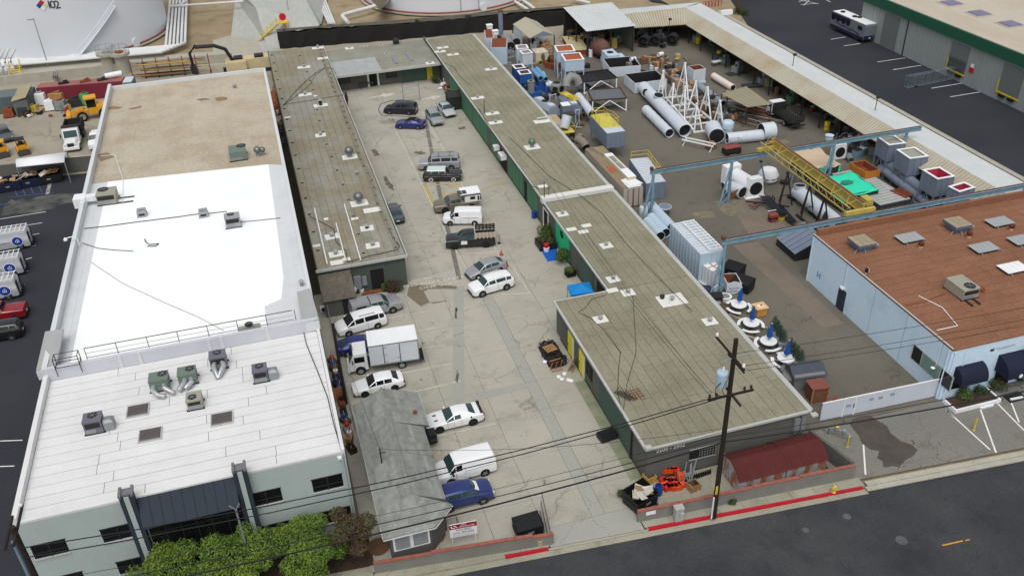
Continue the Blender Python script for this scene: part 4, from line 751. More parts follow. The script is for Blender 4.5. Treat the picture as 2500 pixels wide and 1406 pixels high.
for i,(px,py)in enumerate(((2322,10),(2390,35),(2466,61))):
 p=P(px,py,GZ+.2);t=thing('roof_skylight',['far','middle','near'][i]+' lilac skylight on the cream roof','skylight',p,0,'skylights on the cream roof');obj('frame',MB().bx(-1.6,1.6,-1.6,1.6,0,.12),MATS['cream_roof'],t);obj('dome',MB().frus(-1.35,1.35,-1.35,1.35,.12,-1.1,1.1,-1.1,1.1,.3),mat('lilac_dome',C(118,114,142),.3,.05,1),t)
# tank farm
m_tank=mat('tank_white',C(208,212,218,1.05),.55,.03,.1)
def tank(label,c,r,h):
 t=thing('storage_tank',label,'tank',(c[0],c[1],0),0,'white storage tanks');n=64
 obj('shell',MB().lathe([(r,.3),(r,h),(r*.5,h+1.2),(.1,h+1.6)],n=n),m_tank,t,True)
 obj('base_ring',MB().lathe([(r+.3,.2),(r+.3,.45),(r+.02,.5)],n=n,cap=False),mat('oxide_ring',C(140,84,76),.8,.15,1),t)
 obj('foundation',MB().lathe([(r+.8,0),(r+.8,.2),(r,.22)],n=n),CONC,t)
 return t
T1=tank('huge white storage tank marked 102 at the upper left',(-33.4,194.2),17.6,14);T2=tank('huge white storage tank at the top centre',(42.7,197),18.4,14)
def on_tank(px,py,c,r):
 d=AX_R*((px-1250)/F_PX)+AX_U*(-(py-703)/F_PX)+AX_F;o=Vector((0,0,CAM_H));a=d.x**2+d.y**2;bx_,by_=o.x-c[0],o.y-c[1];b=2*(bx_*d.x+by_*d.y);cc=bx_**2+by_**2-r*r;k=(-b-math.sqrt(max(b*b-4*a*cc,0)))/(2*a);q=o+d*k;return q,Vector((q.x-c[0],q.y-c[1],0)).normalized()
for ch,px in(('1',120),('0',128.5),('2',140)):
 q,n=on_tank(px,13,(-33.4,194.2),17.62);text('tank_number',ch,2.0,BLACK_P,T1,Matrix.Translation((33.4,-194.2,0)) @frame(q+n*.03,Vector((-n.y,n.x,0)),(0,0,1)),.01)
q,n=on_tank(103,14,(-33.4,194.2),17.62);F_=Matrix.Translation((33.4,-194.2,0)) @frame(q+n*.03,Vector((-n.y,n.x,0)),(0,0,1))
for k,(cx,cy_,m)in enumerate(((0,.5,RED),(-.5,0,BLUE_P),(.5,0,mat('placard_pale',C(220,214,170),.7,0)),(0,-.5,WHITE))):
 o=obj('hazard_placard',MB().prism([(cx,cy_-.48),(cx+.48,cy_),(cx,cy_+.48),(cx-.48,cy_)],0,.02),m,T1);o.matrix_local=F_
stp=MB();c1=Vector((-33.4,194.2,0))
qa,_=on_tank(182,132,(-33.4,194.2),17.6);qb,_=on_tank(272,2,(-33.4,194.2),17.6)
a0=atan2(qa.y-c1.y,qa.x-c1.x);a1=atan2(qb.y-c1.y,qb.x-c1.x)
NST=60
stair=obj('stair_rail',MB().tube([c1+Vector((cos(a0+(a1-a0)*k/30)*18.6,sin(a0+(a1-a0)*k/30)*18.6,.9+.6+(qb.z-1.2)*k/30))for k in range(31)],.09,5).tube([c1+Vector((cos(a0+(a1-a0)*k/30)*18.6,sin(a0+(a1-a0)*k/30)*18.6,.4+(qb.z-1.2)*k/30))for k in range(31)],.14,5),m_tank,T1,w=True)
for k in range(NST):
 f=k/NST;a=a0+(a1-a0)*f;p=c1+Vector((cos(a)*18.15,sin(a)*18.15,.5+(qb.z-1.2)*f));obj('stair_tread',MB().box(p,(1.0,.3,.06),a),m_tank,stair,w=True)
for px,py in((330,104),):q,n=on_tank(px,py,(-33.4,194.2),17.62);obj('manway',MB().cyl(q,q+n*.4,.8,16),m_tank,T1,w=True)
for px,py in((1179,17),):q,n=on_tank(px,py,(42.7,197),18.4);obj('manway',MB().cyl(q,q+n*.4,.8,16),m_tank,T2,w=True)
obj('ramp',MB().slab([P(928,24,.1),P(955,0,.1),P(945,-8,6),P(900,-4,6)],.3),m_tank,T2,w=True)
m_pipe=mat('white_pipe_paint',C(222,224,224),.6,.06,.5)
for i in range(6):
 dx=i*.62
 y=172.6+(i)*.6
 seq=[(-60,y+4.5,1.0),(-16.2+dx*.95,y,1.0),(-15.6+dx*1.1,y+1.2,1.0),(-14.2+dx*1.1-1.2,240,1.0)]
 tag(obj('process_pipe',MB().tube([Vector(p)for p in seq],.26,8),m_pipe,None,True),'white process pipe in the bent rack by tank 102, '+['outermost','second from outside','third from outside','fourth from outside','fifth from outside','innermost'][i],'pipe','white process pipes by the tank')
for i in range(4):
 a=P(775+i*6,0,.5);b=P(802+i*5,58,.5);e=a+(a-b)*1.0;tag(obj('process_pipe',MB().cyl(e,b,.2,8),m_pipe,None,True),'white pipe running to the black wall, '+['leftmost','second from left','third from left','rightmost'][i]+' of four','pipe','pipes behind the black wall')
tag(obj('process_pipe',MB().tube(PX([(850,56),(835,40),(840,36),(900,20),(925,12)],1.2),.38,8),m_pipe,None,True),'thick bent white pipe at the foot of the central tank','pipe')
for k,(a,b)in enumerate((((1258,5),(1290,25)),((1275,0),(1305,22)),((1405,0),(1440,8)))):tag(obj('process_pipe',MB().cyl(P(*a,.6),P(*b,.6),.3,8),m_pipe,None,True),['thick white pipe right of the central tank, nearer','thick white pipe right of the central tank, farther','white pipe behind the lean-to roof'][k],'pipe','pipes behind the black wall')
tag(obj('process_pipe',MB().tube(PX([(455,2),(440,12),(416,16)],1.6)+[P(620,2,1.6)],.22,6),m_pipe,None,True),'thin white pipe crossing above the pipe rack','pipe')
m_berm=mat('berm_liner',C(178,180,174),.9,.08,.1,fine=.08,stretch=(1,.25,1))
def terr(name,pts,m):return struct(name,MB().add(pts,[tuple(range(len(pts)))]),m)
b1=struct('berm',MB().add([P(575,-6,0),P(600,-6,3.6),P(625,20,3.6),P(650,108,0.2),P(780,62,2.6),P(745,-6,3.6),P(690,118,0.1),P(800,-6,.2),P(785,58,.3),P(560,120,0),P(640,128,0)],[(0,3,2),(0,2,1),(1,2,5),(2,3,6),(2,6,4),(2,4,5),(5,4,8,7),(0,9,10,3),(3,10,6)]),m_berm)
struct('containment_slab',MB().prism([tuple(P(*p)[:2])for p in((520,100),(560,88),(640,100),(690,118),(690,150),(560,158),(300,168),(0,190),(0,165),(300,142),(520,128))],.0,.03),CONC)
struct('containment_wall',MB().prism([(-60,168.2),(-14,166.4),(-4,165.2),(-4,164.8),(-14,166),(-60,167.8)],0,1.6),CONC)
m_black=mat('tar_coated_wall',C(26,25,24,1.1),.8,.5,1.2,fine=.3,bump=.6,col2=C(70,64,54),thr=(.6,.78))
bw=thing('black_wall','long black tar-coated wall behind the sheds','wall',(30,167,0));wp=[(4.5,169.6),(12,168.6),(24,166.8),(36,165.6),(47,164.6),(60,163.1)];mbw=MB();
for(a,b)in zip(wp[:-1],wp[1:]):
 for k in range(6):
  f0,f1=k/6,(k+1)/6;pa=Vector((a[0]+(b[0]-a[0])*f0,a[1]+(b[1]-a[1])*f0,0));pb=Vector((a[0]+(b[0]-a[0])*f1,a[1]+(b[1]-a[1])*f1,0))
  h0=2.7+.25*sin(pa.x*1.3);h1=2.7+.25*sin(pb.x*1.3);j0,j1=.25*sin(pa.x*2.1),.25*sin(pb.x*2.1)
  mbw.add([pa+Vector((0,-.3+j0,0)),pb+Vector((0,-.3+j1,0)),pb+Vector((0,j1*.4,h1)),pa+Vector((0,j0*.4,h0)),pa+Vector((0,1.6,h0+.1)),pb+Vector((0,1.6,h1+.1)),pa+Vector((0,3,0)),pb+Vector((0,3,0))],[(0,1,2,3),(3,2,5,4),(4,5,7,6)])
obj('coated_face',mbw,m_black,bw,w=True)
obj('top_crust',MB().add([(a[0],a[1]+.4,2.95+.2*sin(i*1.7))for i,a in enumerate(wp)]+[(a[0],a[1]+2.2,3.0)for a in wp],[(i,i+1,i+7,i+6)for i in range(5)]),mat('wall_crust',C(92,88,78),.95,.35,1.5),bw,w=True)
t=thing('yellow_stair','yellow metal stair climbing the grey berm','stairs',P(668,85));ys=MB()
pa,pb=P(636,98,.3),P(680,58,3.2)
for s in(-.5,.5):
 o_=Vector((s*.6,s*.5,0));ys.cyl(pa+o_,pb+o_,.07,5).cyl(pa+o_+Vector((0,0,1)),pb+o_+Vector((0,0,1)),.05,5)
 for k in range(4):q=pa.lerp(pb,k/3)+o_;ys.cyl(q,q+Vector((0,0,1)),.05,5)
obj('rails',ys,YELLOW,t,w=True)
for k in range(10):obj('tread',MB().box(pa.lerp(pb,k/10+.05),(.9,.4,.05)),YELLOW,t,w=True)
obj('platform',MB().box(pb+Vector((.8,.6,0)),(1.8,1.5,.1)).cyl(pb+Vector((1.5,0,0)),pb+Vector((1.5,0,-3)),.08).cyl(pb+Vector((1.6,1,0)),pb+Vector((1.6,1,-3)),.08),YELLOW,t,w=True)
t=thing('red_reel','round red hose reel on the yellow stair platform','hose reel',P(691,50,3.3));obj('drum',MB().cyl((0,-.15,.6),(0,.25,.6),.65,16),RED,t);obj('stand',MB().bx(-.1,.1,-.1,.1,0,.6),RED,t)
wire('red_pipe',[P(671,-5,3.2),P(690,52,3.2),P(698,82,1.8),P(708,113,.4)],.1,RED,'red fire pipe running down the berm','pipe')
def lamp(px,py,h,label,arm=1.0):
 t=thing('lamp_post',label,'lamp post',P(px,py),0,'thin lamp posts');obj('pole',MB().cyl((0,0,0),(0,0,h),.09,8,.06),GALV,t);obj('head',MB().bx(-arm,.1,-.15,.15,h,h+.14),GALV,t)
lamp(119,165,8.5,'grey lamp post in front of tank 102');lamp(711,66,7,'grey lamp post on the berm',.2);lamp(1126,34,5,'thin lamp post left in front of the central tank',.2);lamp(1170,31,5,'thin lamp post right in front of the central tank',.2)
for px,py,s in((272,178,'left concrete column with railing by tank 102'),(304,178,'right concrete column with rusty cover by tank 102')):
 t=thing('concrete_column',s,'column',P(px,py),0,'concrete columns by tank 102');obj('shaft',MB().lathe([(1.1,0),(1.1,3.2)],n=16),CONC,t);obj('collar',MB().lathe([(1.7,3.2),(1.7,3.6)],n=16),CONC,t);obj('cover',MB().lathe([(.7,3.6),(.7,3.8)],n=12),RUST if 'rusty' in s else GALV,t)
 rr=MB()
 for k in range(8):a=k*PI/4;rr.cyl((1.6*cos(a),1.6*sin(a),3.6),(1.6*cos(a),1.6*sin(a),4.6),.04,5)
 obj('railing',rr.tube([(1.6*cos(k*PI/8),1.6*sin(k*PI/8),4.6)for k in range(17)],.04,5),GALV,t)
t=thing('loading_manifold','cluster of white valves and arms at the left edge','valves',P(12,185));mf=MB()
for k in range(5):mf.tube([(-2+k*.9,0,0),(-2+k*.9,0,2.2),(-1.6+k*.9,-.4,3.2),(-.6+k*.9,-.2,4.4+.3*(k%2))],.2,6);mf.lathe([(.4,0),(.4,.5)],(-2+k*.9,-.6,1.0),8)
obj('arms',mf,m_pipe,t,True)
t=thing('yellow_steps','yellow steps beside the white valves','stairs',P(42,198));
for k in range(6):obj('tread',MB().bx(-.8,.8,-.2+k*.35,.1+k*.35,.3+k*.3,.36+k*.3),YELLOW,t)
obj('rails',MB().cyl((-.85,-.3,1.2),(-.85,2,3.2),.06,5).cyl((.85,-.3,1.2),(.85,2,3.2),.06,5).cyl((-.85,2,0),(-.85,2,3.2),.06,5).cyl((.85,2,0),(.85,2,3.2),.06,5).cyl((-.85,-.3,0),(-.85,-.3,1.2),.06,5).cyl((.85,-.3,0),(.85,-.3,1.2),.06,5),YELLOW,t)
for k in range(3):
 tag(obj('standpipe',MB().tube([P(130+k*5,188,0),P(130+k*5,188,2.2),P(134+k*5,168,2.8)],.14,6).lathe([(.3,0),(.3,.25)],P(130+k*5,188,.05),8),m_pipe,None,True),['left','middle','right'][k]+' bent white standpipe above the maroon container','pipe','standpipes above the container')
# vehicles
def paint(name,col,met=.0):return mat('car_paint_'+name,col,.32,0,coat=.6,metal=met,spec=.5)
PAINT=dict(white=paint('white',(.80,.81,.82)),silver=paint('silver',C(168,170,174),.35),grey=paint('grey',C(92,98,104),.3),navy=paint('navy',C(22,24,42)),blue=paint('blue',C(34,46,120),.2),black=paint('black',C(22,24,28)),tan=paint('tan',C(120,110,92),.1),dblue=paint('dark_blue',C(40,56,118),.2),red=paint('red',C(140,24,34)),lgrey=paint('light_grey',C(196,198,202),.2),mint=paint('mint',C(206,226,216)))
LAMP=mat('lamp_lens',C(206,210,212),.1,0,spec=.6);TAIL=mat('tail_lens',C(110,16,18),.25,0,spec=.5);TRIMB=mat('black_trim',(.018,.018,.02),.6,0)
KINDS={
'sedan': [(0,.24,.36,.40,.70,.60),(.03,.15,.44,.475,.90,.78),(.14,.14,.52,.56,1,.86),(.29,.14,.59,.635,1,.86),(.45,.14,.63,.965,1,.66),(.60,.14,.645,1,1,.68),(.76,.14,.65,.95,1,.66),(.90,.15,.655,.70,.98,.82),(.98,.18,.62,.665,.92,.78),(1,.3,.5,.53,.82,.66)],
'coupe': [(0,.24,.40,.44,.78,.66),(.03,.14,.50,.53,.94,.82),(.14,.14,.58,.61,1,.86),(.33,.14,.64,.68,1,.86),(.48,.14,.68,.97,1,.64),(.60,.14,.70,1,1,.64),(.72,.14,.71,.96,1,.62),(.86,.14,.715,.76,1,.84),(.98,.17,.70,.735,.95,.82),(1,.3,.58,.61,.86,.7)],
'hatch': [(0,.22,.36,.40,.72,.6),(.03,.13,.44,.48,.90,.78),(.13,.13,.53,.57,1,.86),(.25,.13,.60,.645,1,.86),(.42,.13,.64,.95,1,.68),(.58,.13,.655,1,1,.70),(.80,.13,.67,.93,1,.68),(.93,.14,.68,.76,.98,.74),(.985,.18,.62,.70,.94,.74),(1,.3,.5,.56,.86,.68)],
'suv': [(0,.22,.42,.46,.76,.64),(.025,.15,.53,.565,.92,.80),(.12,.14,.60,.635,1,.88),(.25,.14,.645,.69,1,.88),(.38,.14,.67,.955,1,.70),(.55,.14,.68,1,1,.72),(.80,.14,.69,.985,1,.72),(.93,.14,.69,.94,.99,.70),(.985,.17,.66,.72,.95,.80),(1,.3,.5,.56,.88,.76)],
'minivan': [(0,.2,.34,.38,.72,.6),(.025,.12,.44,.47,.90,.78),(.10,.12,.52,.555,1,.86),(.19,.12,.57,.62,1,.86),(.36,.12,.60,.955,1,.72),(.55,.12,.61,1,1,.74),(.85,.12,.62,.985,1,.74),(.955,.12,.62,.93,.99,.72),(.99,.17,.60,.66,.96,.84),(1,.3,.44,.5,.9,.8)],
'van': [(0,.2,.36,.40,.80,.68),(.02,.12,.46,.49,.92,.82),(.09,.12,.53,.56,1,.9),(.19,.12,.57,.62,1,.9),(.31,.12,.60,.955,1,.80),(.42,.12,.60,1,1,.83),(.80,.12,.60,1,1,.83),(.965,.12,.60,.985,1,.82),(.99,.14,.60,.90,.98,.84),(1,.2,.5,.7,.95,.82)],
'suburban': [(0,.22,.46,.50,.86,.74),(.02,.16,.56,.60,.95,.86),(.10,.15,.60,.64,1,.9),(.24,.15,.63,.675,1,.9),(.33,.15,.66,.965,1,.76),(.55,.15,.66,1,1,.78),(.80,.15,.66,1,1,.78),(.965,.15,.66,.97,1,.76),(.99,.18,.64,.72,.97,.86),(1,.26,.5,.56,.92,.84)],
'wagon50': [(0,.24,.52,.56,.90,.8),(.02,.15,.60,.625,.98,.9),(.10,.15,.63,.655,1,.9),(.33,.15,.655,.69,1,.9),(.42,.15,.66,.965,1,.74),(.58,.15,.66,1,1,.76),(.80,.15,.66,.99,1,.74),(.90,.15,.66,.90,1,.72),(.97,.16,.63,.68,1,.86),(1,.24,.56,.60,.96,.84)],
'pickup': [(0,.22,.46,.50,.86,.74),(.02,.16,.56,.60,.95,.86),(.10,.15,.60,.64,1,.9),(.25,.15,.63,.675,1,.9),(.36,.15,.66,.965,1,.76),(.48,.15,.66,1,1,.78),(.60,.15,.66,.985,1,.77),(.63,.15,.66,.70,1,.86),(.985,.16,.64,.68,.98,.86),(1,.24,.5,.55,.95,.84)],
}
SIDEW={'sedan': (3,6),'coupe': (3,5),'hatch': (3,6),'suv': (3,7),'minivan': (3,7),'van': (3,5),'suburban': (3,7),'wagon50': (3,7),'pickup': (3,6)}
REARW={'sedan':6,'coupe':6,'hatch':6,'suv':7,'minivan':7,'van':None,'suburban':7,'wagon50':7,'pickup':6}
WHEELS={}
def wheel(par,x,y,r,side,rim='alloy',whitewall=False):
 key=(round(r,2),rim,whitewall)
 if key not in WHEELS:
  tb=MB();n=20;prof=[(r*.62,-.11),(r*.9,-.115),(r,-.085),(r,.085),(r*.9,.115),(r*.62,.11)]
  vs=[(q*cos(2*PI*i/n),yy,q*sin(2*PI*i/n))for q,yy in prof for i in range(n)]
  tb.add(vs,[(k*n+i,(k+1)*n+i,(k+1)*n+(i+1) %n,k*n+(i+1) %n)for k in range(5)for i in range(n)])
  rb_=MB().cyl((0,.07,0),(0,.095,0),r*.66,n)
  sp=MB()
  for k in range(5):a=k*2*PI/5;sp.box((cos(a)*r*.33,.107,sin(a)*r*.33),(r*.58,.022,r*.15),0,0,-a)
  sp.cyl((0,.09,0),(0,.125,0),r*.14,8)
  t_=obj('tyre',tb,TYRE,None,True);r_=obj('rim',rb_,TRIMB if rim=='alloy' else(ALLOY if rim=='steel' else TRIMB));s_=obj('spokes',sp,ALLOY if rim!='black' else TRIMB)
  WHEELS[key] =(t_.data,r_.data,s_.data)
  if whitewall:w_m=obj('whitewall',MB().pipe((0,.1,0),(0,.12,0),r*.85,n,r*.2),WHITE);WHEELS[key] += (w_m.data,);bpy.data.objects.remove(w_m)
  for o in(t_,r_,s_):bpy.data.objects.remove(o)
 e=bpy.data.objects.new('wheel',WHEELS[key][0]);COL.objects.link(e);e.parent=par;e.location=(x,y,r);e.rotation_euler=(0,RU(0,1),0 if side>0 else PI)
 for nm,me in zip(('rim','spokes','whitewall'),WHEELS[key][1:]):
  c=bpy.data.objects.new(nm,me);COL.objects.link(c);c.parent=e
def car_body(t,kind,L,Wd,Ht,pm,gm=GLASS,roofm=None,i1=None,zoff=0.0):
 S=KINDS[kind];hw=Wd/2;sec=[]
 for(u,zl,zb,zt,wb,wt)in S:
  x=L/2-u*L;zl,zb,zt=zl*Ht,zb*Ht,zt*Ht;w,v=wb*hw,wt*hw
  top=zt-zb
  half=[(w*.88,zl),(w*.985,zl+.1),(w,(zl+zb)/2+.05),(w*.985,zb-.05*min(1,top*5)),(w*.955,zb),(v*1.02,zt-min(.06,top*.35)),(v*.90,zt-.01),(v*.5,zt+.012),(0,zt+.02)]
  sec.append([Vector((x,y,z))for y,z in half]+[Vector((x,-y,z))for y,z in half[-2::-1]])
 n=len(sec[0]);vs=[p for s in sec for p in s];fs=[]
 for k in range(len(sec)-1):
  for j in range(n-1):fs.append((k*n+j,k*n+j+1,(k+1)*n+j+1,(k+1)*n+j))
  fs.append((k*n+n-1,k*n,(k+1)*n,(k+1)*n+n-1))
 fs.append(tuple(range(n))[::-1]);fs.append(tuple(range((len(sec)-1)*n,len(sec)*n)))
 body=obj('body',MB().add(vs,fs),pm,t,True);bm_=body.data;bm_.validate();bm_.flip_normals()if 0 else None
 def pane(name,A_,B_,C_,D_,m,ins=(.08,.1),off=.012,par=None):
  A_,B_,C_,D_=[Vector(v)for v in(A_,B_,C_,D_)];i,j=ins
  q=lambda u,v:A_.lerp(B_,u).lerp(D_.lerp(C_,u),v)
  p=[q(i,j),q(1-i,j),q(1-i,1-j),q(i,1-j)];nn=(p[1]-p[0]).cross(p[3]-p[0]);nn=nn.normalized()if nn.length>1e-6 else Vector((0,0,1))
  c=sum(p,Vector())/4
  if nn.dot(c-Vector((c.x*.7,0,Ht*.45))) <0:nn=-nn;p=p[::-1]
  return obj(name,MB().add([v+nn*off for v in p]+[v-nn*.02 for v in p],[(0,1,2,3),(0,4,5,1),(1,5,6,2),(2,6,7,3),(3,7,4,0)]),m,par or t)
 a,b=SIDEW[kind];m_=n-1
 def band(name,k,k2,m,ins):      # windscreen across the body between stations
  up=Vector((.022 if k<5 else-.022,0,.022));js=list(range(5,n-5))
  def row(f):return[Vector((q.x,q.y*(1-ins[1]),q.z))+up for q in(sec[k][j].lerp(sec[k2][j],f)for j in js)]
  ra,rb=row(ins[0]),row(1-ins[0]);L_=len(js);return obj(name,MB().add(ra+rb,[(i,i+1,i+1+L_,i+L_)for i in range(L_-1)]),m,t,True)
 band('windscreen',3,4,gm,(.06,.04))
 if REARW[kind]is not None:band('rear_window',REARW[kind],REARW[kind]+1,gm,(.12,.08))
 for s in(0,1):
  j4,j5=(4,5)if s==0 else(n-5,n-6)
  for k in range(a,b):
   ins=(.05,.13)
   pane('side_window',sec[k][j4],sec[k+1][j4],sec[k+1][j5],sec[k][j5],gm if kind not in('van',)else GLASS,ins,.012)
 sy=lambda k,f,zf:None
 hzz=sec[1][4].z
 for s in(-1,1):
  obj('headlight',MB().box((L/2-.16,s*hw*.72,hzz-.07),(.30,hw*.30,.13),s*-.25),LAMP,t);
  zt_=sec[-2][4].z;obj('taillight',MB().box((-L/2+.07,s*hw*.80,zt_-.12),(.14,hw*.24,.2),s*.15),TAIL,t)
  x_m=sec[3][0].x-.28;obj('mirror',MB().box((x_m,s*(hw+.09),sec[3][4].z+.05),(.14,.2,.13)),pm if kind not in('van','pickup')else TRIMB,t)
  dd_=MB()
  xs=[sec[3][0].x-.12,(sec[a+1][0].x+sec[b-1][0].x)/2 if kind!='coupe' else sec[5][0].x,sec[b-1][0].x+.05]
  zb_=sec[5][4].z;zl_=sec[5][1].z
  for x in xs:dd_.box((x,s*(hw+.001),(zb_+zl_)/2),(.014,.012,zb_-zl_-.05))
  obj('door_gap',dd_,TRIMB,t)
  for x in xs[1:]:obj('door_handle',MB().box((x+.22,s*(hw+.012),zb_-.12),(.18,.03,.03)),TRIMB if pm in(PAINT['white'],)and kind in('van',)else pm,t)
 zf=sec[0][1].z
 obj('front_grille',MB().box((L/2-.005,0,Ht*.27),(.03,Wd*.5,.12)),TRIMB,t);obj('front_bumper',MB().box((L/2-.06,0,Ht*.16),(.16,Wd*.82,.14)),TRIMB,t)
 obj('rear_bumper',MB().box((-L/2+.06,0,Ht*.19),(.16,Wd*.84,.16)),TRIMB,t);obj('number_plate',MB().box((-L/2-.012,0,Ht*.36),(.02,.4,.13)),WHITE,t)
 obj('underbody',MB().bx(-L/2+.25,L/2-.25,-hw*.8,hw*.8,.17,max(.22,S[4][1]*Ht+.05)),TRIMB,t)
 return sec
def car(label,kind,pm,fw,rw,L,Wd,Ht,wb,r=.33,rim='alloy',gm=GLASS,name='car',cat='car',group='cars parked in the courtyard',side=None,front=.0,whitewall=False):
 A_,B_=P(*fw),P(*rw);d=(A_-B_).normalized();rz=atan2(d.y,d.x);mid=(A_+B_)/2
 nrm=Vector((-d.y,d.x,0));s=side
 c=mid-nrm*s*(Wd/2-.06)
 t=thing(name,label,cat,(c.x,c.y,0),rz,group);ofs=front
 xf,xr_=wb/2,-wb/2
 sec=car_body(t,kind,L,Wd,Ht,pm,gm)
 if ofs:
  for ch in t.children:ch.location.x+=ofs
 for s_ in(-1,1):
  for x in(xf,xr_):
   obj('wheel_arch',MB().cyl((x,s_*(Wd/2-.18),r+.02),(x,s_*(Wd/2+.004),r+.02),r*1.17,20),TRIMB,t);wheel(t,x,s_*(Wd/2-.095),r,s_,rim,whitewall)
 return t,sec
def roofrack(t,L,w,z,x0,m=TRIMB):
 for s in(-1,1):obj('roof_rail',MB().cyl((x0-L/2,s*w,z),(x0+L/2,s*w,z),.025,6),m,t)
# the parked cars; wheel contacts read from the photograph
T=car('black-blue minivan parked beside the blue hose loop','minivan',PAINT['navy'],(950.7,280),(999.4,282),5.1,1.95,1.75,3.05,gm=GLASS,side=1,rim='steel')[0]
T=car('deep blue coupe with black soft top','coupe',PAINT['blue'],(977.5,316),(1021,317.5),4.35,1.78,1.4,2.66,side=1)[0]
obj('soft_top',MB().frus(-1.0,.3,-.62,.62,1.28,-.7,.05,-.5,.5,1.44),mat('soft_top_black',C(26,26,30),.95,.1,3),T)
def car_nose(label,kind,pm,px,py,rz,L,Wd,Ht,wb,r=.33,gm=GLASS,name='car',cat='car',group='cars parked in the courtyard',rim='alloy'):
 p=P(px,py);t=thing(name,label,cat,(p.x,p.y,0),rz,group);sec=car_body(t,kind,L,Wd,Ht,pm,gm)
 for s_ in(-1,1):
  for x in(wb/2,-wb/2):obj('wheel_arch',MB().cyl((x,s_*(Wd/2-.18),r+.02),(x,s_*(Wd/2+.004),r+.02),r*1.17,20),TRIMB,t);wheel(t,x,s_*(Wd/2-.095),r,s_,rim)
 return t,sec
car_nose('silver hatchback facing the camera beside the white sedan','suv',PAINT['silver'],1061,297,-PI/2+.05,4.4,1.8,1.6,2.7,gm=GLASS_T)
car_nose('white sedan facing the camera by the dark garden shed','sedan',PAINT['lgrey'],1090,276,-PI/2+.08,4.7,1.83,1.45,2.75,gm=GLASS_T)
T,sec=car('silver full-size sport utility with black roof bars','suburban',PAINT['silver'],(1036,419),(1109,416),5.5,2.0,1.9,3.3,.37,side=1)
roofrack(T,2.8,.72,1.97,-.7);obj('roof_bar',MB().box((0,0,1.97),(.05,1.5,.04)).box((-1.5,0,1.97),(.05,1.5,.04)),TRIMB,T)
T,sec=car('vintage black wagon with mint white roof and whitewall tyres','wagon50',PAINT['black'],(1107,444.5),(1053.6,445.5),5.0,1.9,1.56,2.92,.35,side=-1,rim='steel',whitewall=True)
obj('white_roof',MB().frus(-2.0,.45,-.74,.74,1.48,-1.9,.3,-.66,.66,1.60),PAINT['mint'],T);obj('window_pillars',MB().box((.42,-.82,1.27),(.05,.02,.42)).box((-.4,-.82,1.27),(.07,.02,.42)).box((-1.3,-.82,1.27),(.07,.02,.42)),PAINT['mint'],T)
obj('chrome_bumper',MB().box((2.5,0,.45),(.16,1.85,.16)).box((-2.5,0,.45),(.16,1.85,.16)),CHROME,T);obj('chrome_strip',MB().box((0,-.96,.8),(4.6,.02,.04)),CHROME,T);obj('tail_fin',MB().box((-2.2,-.85,1.08),(.6,.1,.14),0,0,.1).box((-2.2,.85,1.08),(.6,.1,.14),0,0,.1),PAINT['black'],T)
T,sec=car('tan pickup truck carrying a white camper with solar panels','pickup',PAINT['tan'],(1080,523),(1160,512),5.4,1.9,1.78,3.25,.41,'black',GLASS_T,'pickup_truck','pickup truck',side=1,front=.15)
cp_=obj('camper',MB().frus(-2.7,-.85,-.93,.93,1.15,-2.75,-.85,-.96,.96,2.1).bx(-2.8,-.45,-.98,.98,2.1,2.3),WHITE,T)
for k in range(2):obj('solar_panel',MB().bx(-1.15+k*.58,-.62+k*.58,-.1,.85,2.31,2.33),mat('solar_cell',C(64,68,72),.3,.1,4),cp_)
obj('camper_window',MB().bx(-2.1,-1.5,.955,.99,1.5,1.85),GLASS,cp_);obj('camper_window',MB().bx(-2.1,-1.5,-.99,-.955,1.5,1.85),GLASS,cp_);obj('black_edge',MB().bx(-2.8,-.45,.985,1.02,2.05,2.18),BLACK_P,cp_);obj('fuel_can',MB().box((-2.5,1.0,1.6),(.2,.12,.5)),BLACK_P,cp_);obj('rear_tyre',MB().cyl((-2.85,-.2,1.1),(-3.0,-.2,1.1),.36,14),TYRE,T)
T,sec=car('small white cargo van behind the black stake pickup','van',PAINT['white'],(1099.8,551.5),(1159,551),4.7,1.75,1.87,2.93,.32,'steel',GLASS_T,'cargo_van','van',side=1)
obj('panel_line',MB().box((-1.0,.9,1.1),(1.9,.03,.02)).box((.2,.9,.9),(.015,.03,1.0)).box((-.75,.9,1.0),(.015,.03,1.2)),GALV,T);obj('dark_skirt',MB().box((2.2,0,.4),(.25,1.6,.35)),TRIMB,T)
T,sec=car('black pickup truck with stake bed and pale boards','pickup',PAINT['black'],(1117,609),(1182,605),5.6,1.95,1.8,3.5,.38,'black',GLASS_T,'pickup_truck','pickup truck',side=1,front=-.0)
obj('bed_deck',MB().bx(-2.85,-.55,-1.0,1.0,1.15,1.28),TRIMB,T);obj('headboard',MB().bx(-.6,-.5,-1.0,1.0,1.2,2.25),M_TRIM,T)
for s in(-1,1):
 for z in(1.4,1.62,1.84):obj('side_rail',MB().bx(-2.9,-.6,s*1.0-.03,s*1.0+.03,z,z+.14),BLACK_P if s<0 else mat('pale_board',C(196,182,164),.8,.15,3),T)
 for i in range(6):obj('stake',MB().bx(-2.85+i*.42,-2.7+i*.42,s*1.04-.02,s*1.04+.02,1.28,2.05),MATS['pale_board']if 'pale_board' in MATS else WOOD,T)
obj('door_sign',MB().box((.72,.985,.85),(.7,.02,.45)),WHITE,T)
T,sec=car('silver hybrid hatchback beside the white sport utility','hatch',PAINT['silver'],(1163,685),(1226,664),4.46,1.75,1.49,2.7,.32,gm=GLASS_T,side=1)
T,sec=car('white sport utility vehicle with black wheels in the middle of the courtyard','suv',PAINT['white'],(1177.7,725.5),(1237.5,708),4.76,1.89,1.69,2.78,.37,gm=GLASS_T,side=1);roofrack(T,2.1,.66,1.72,-.35,WHITE)
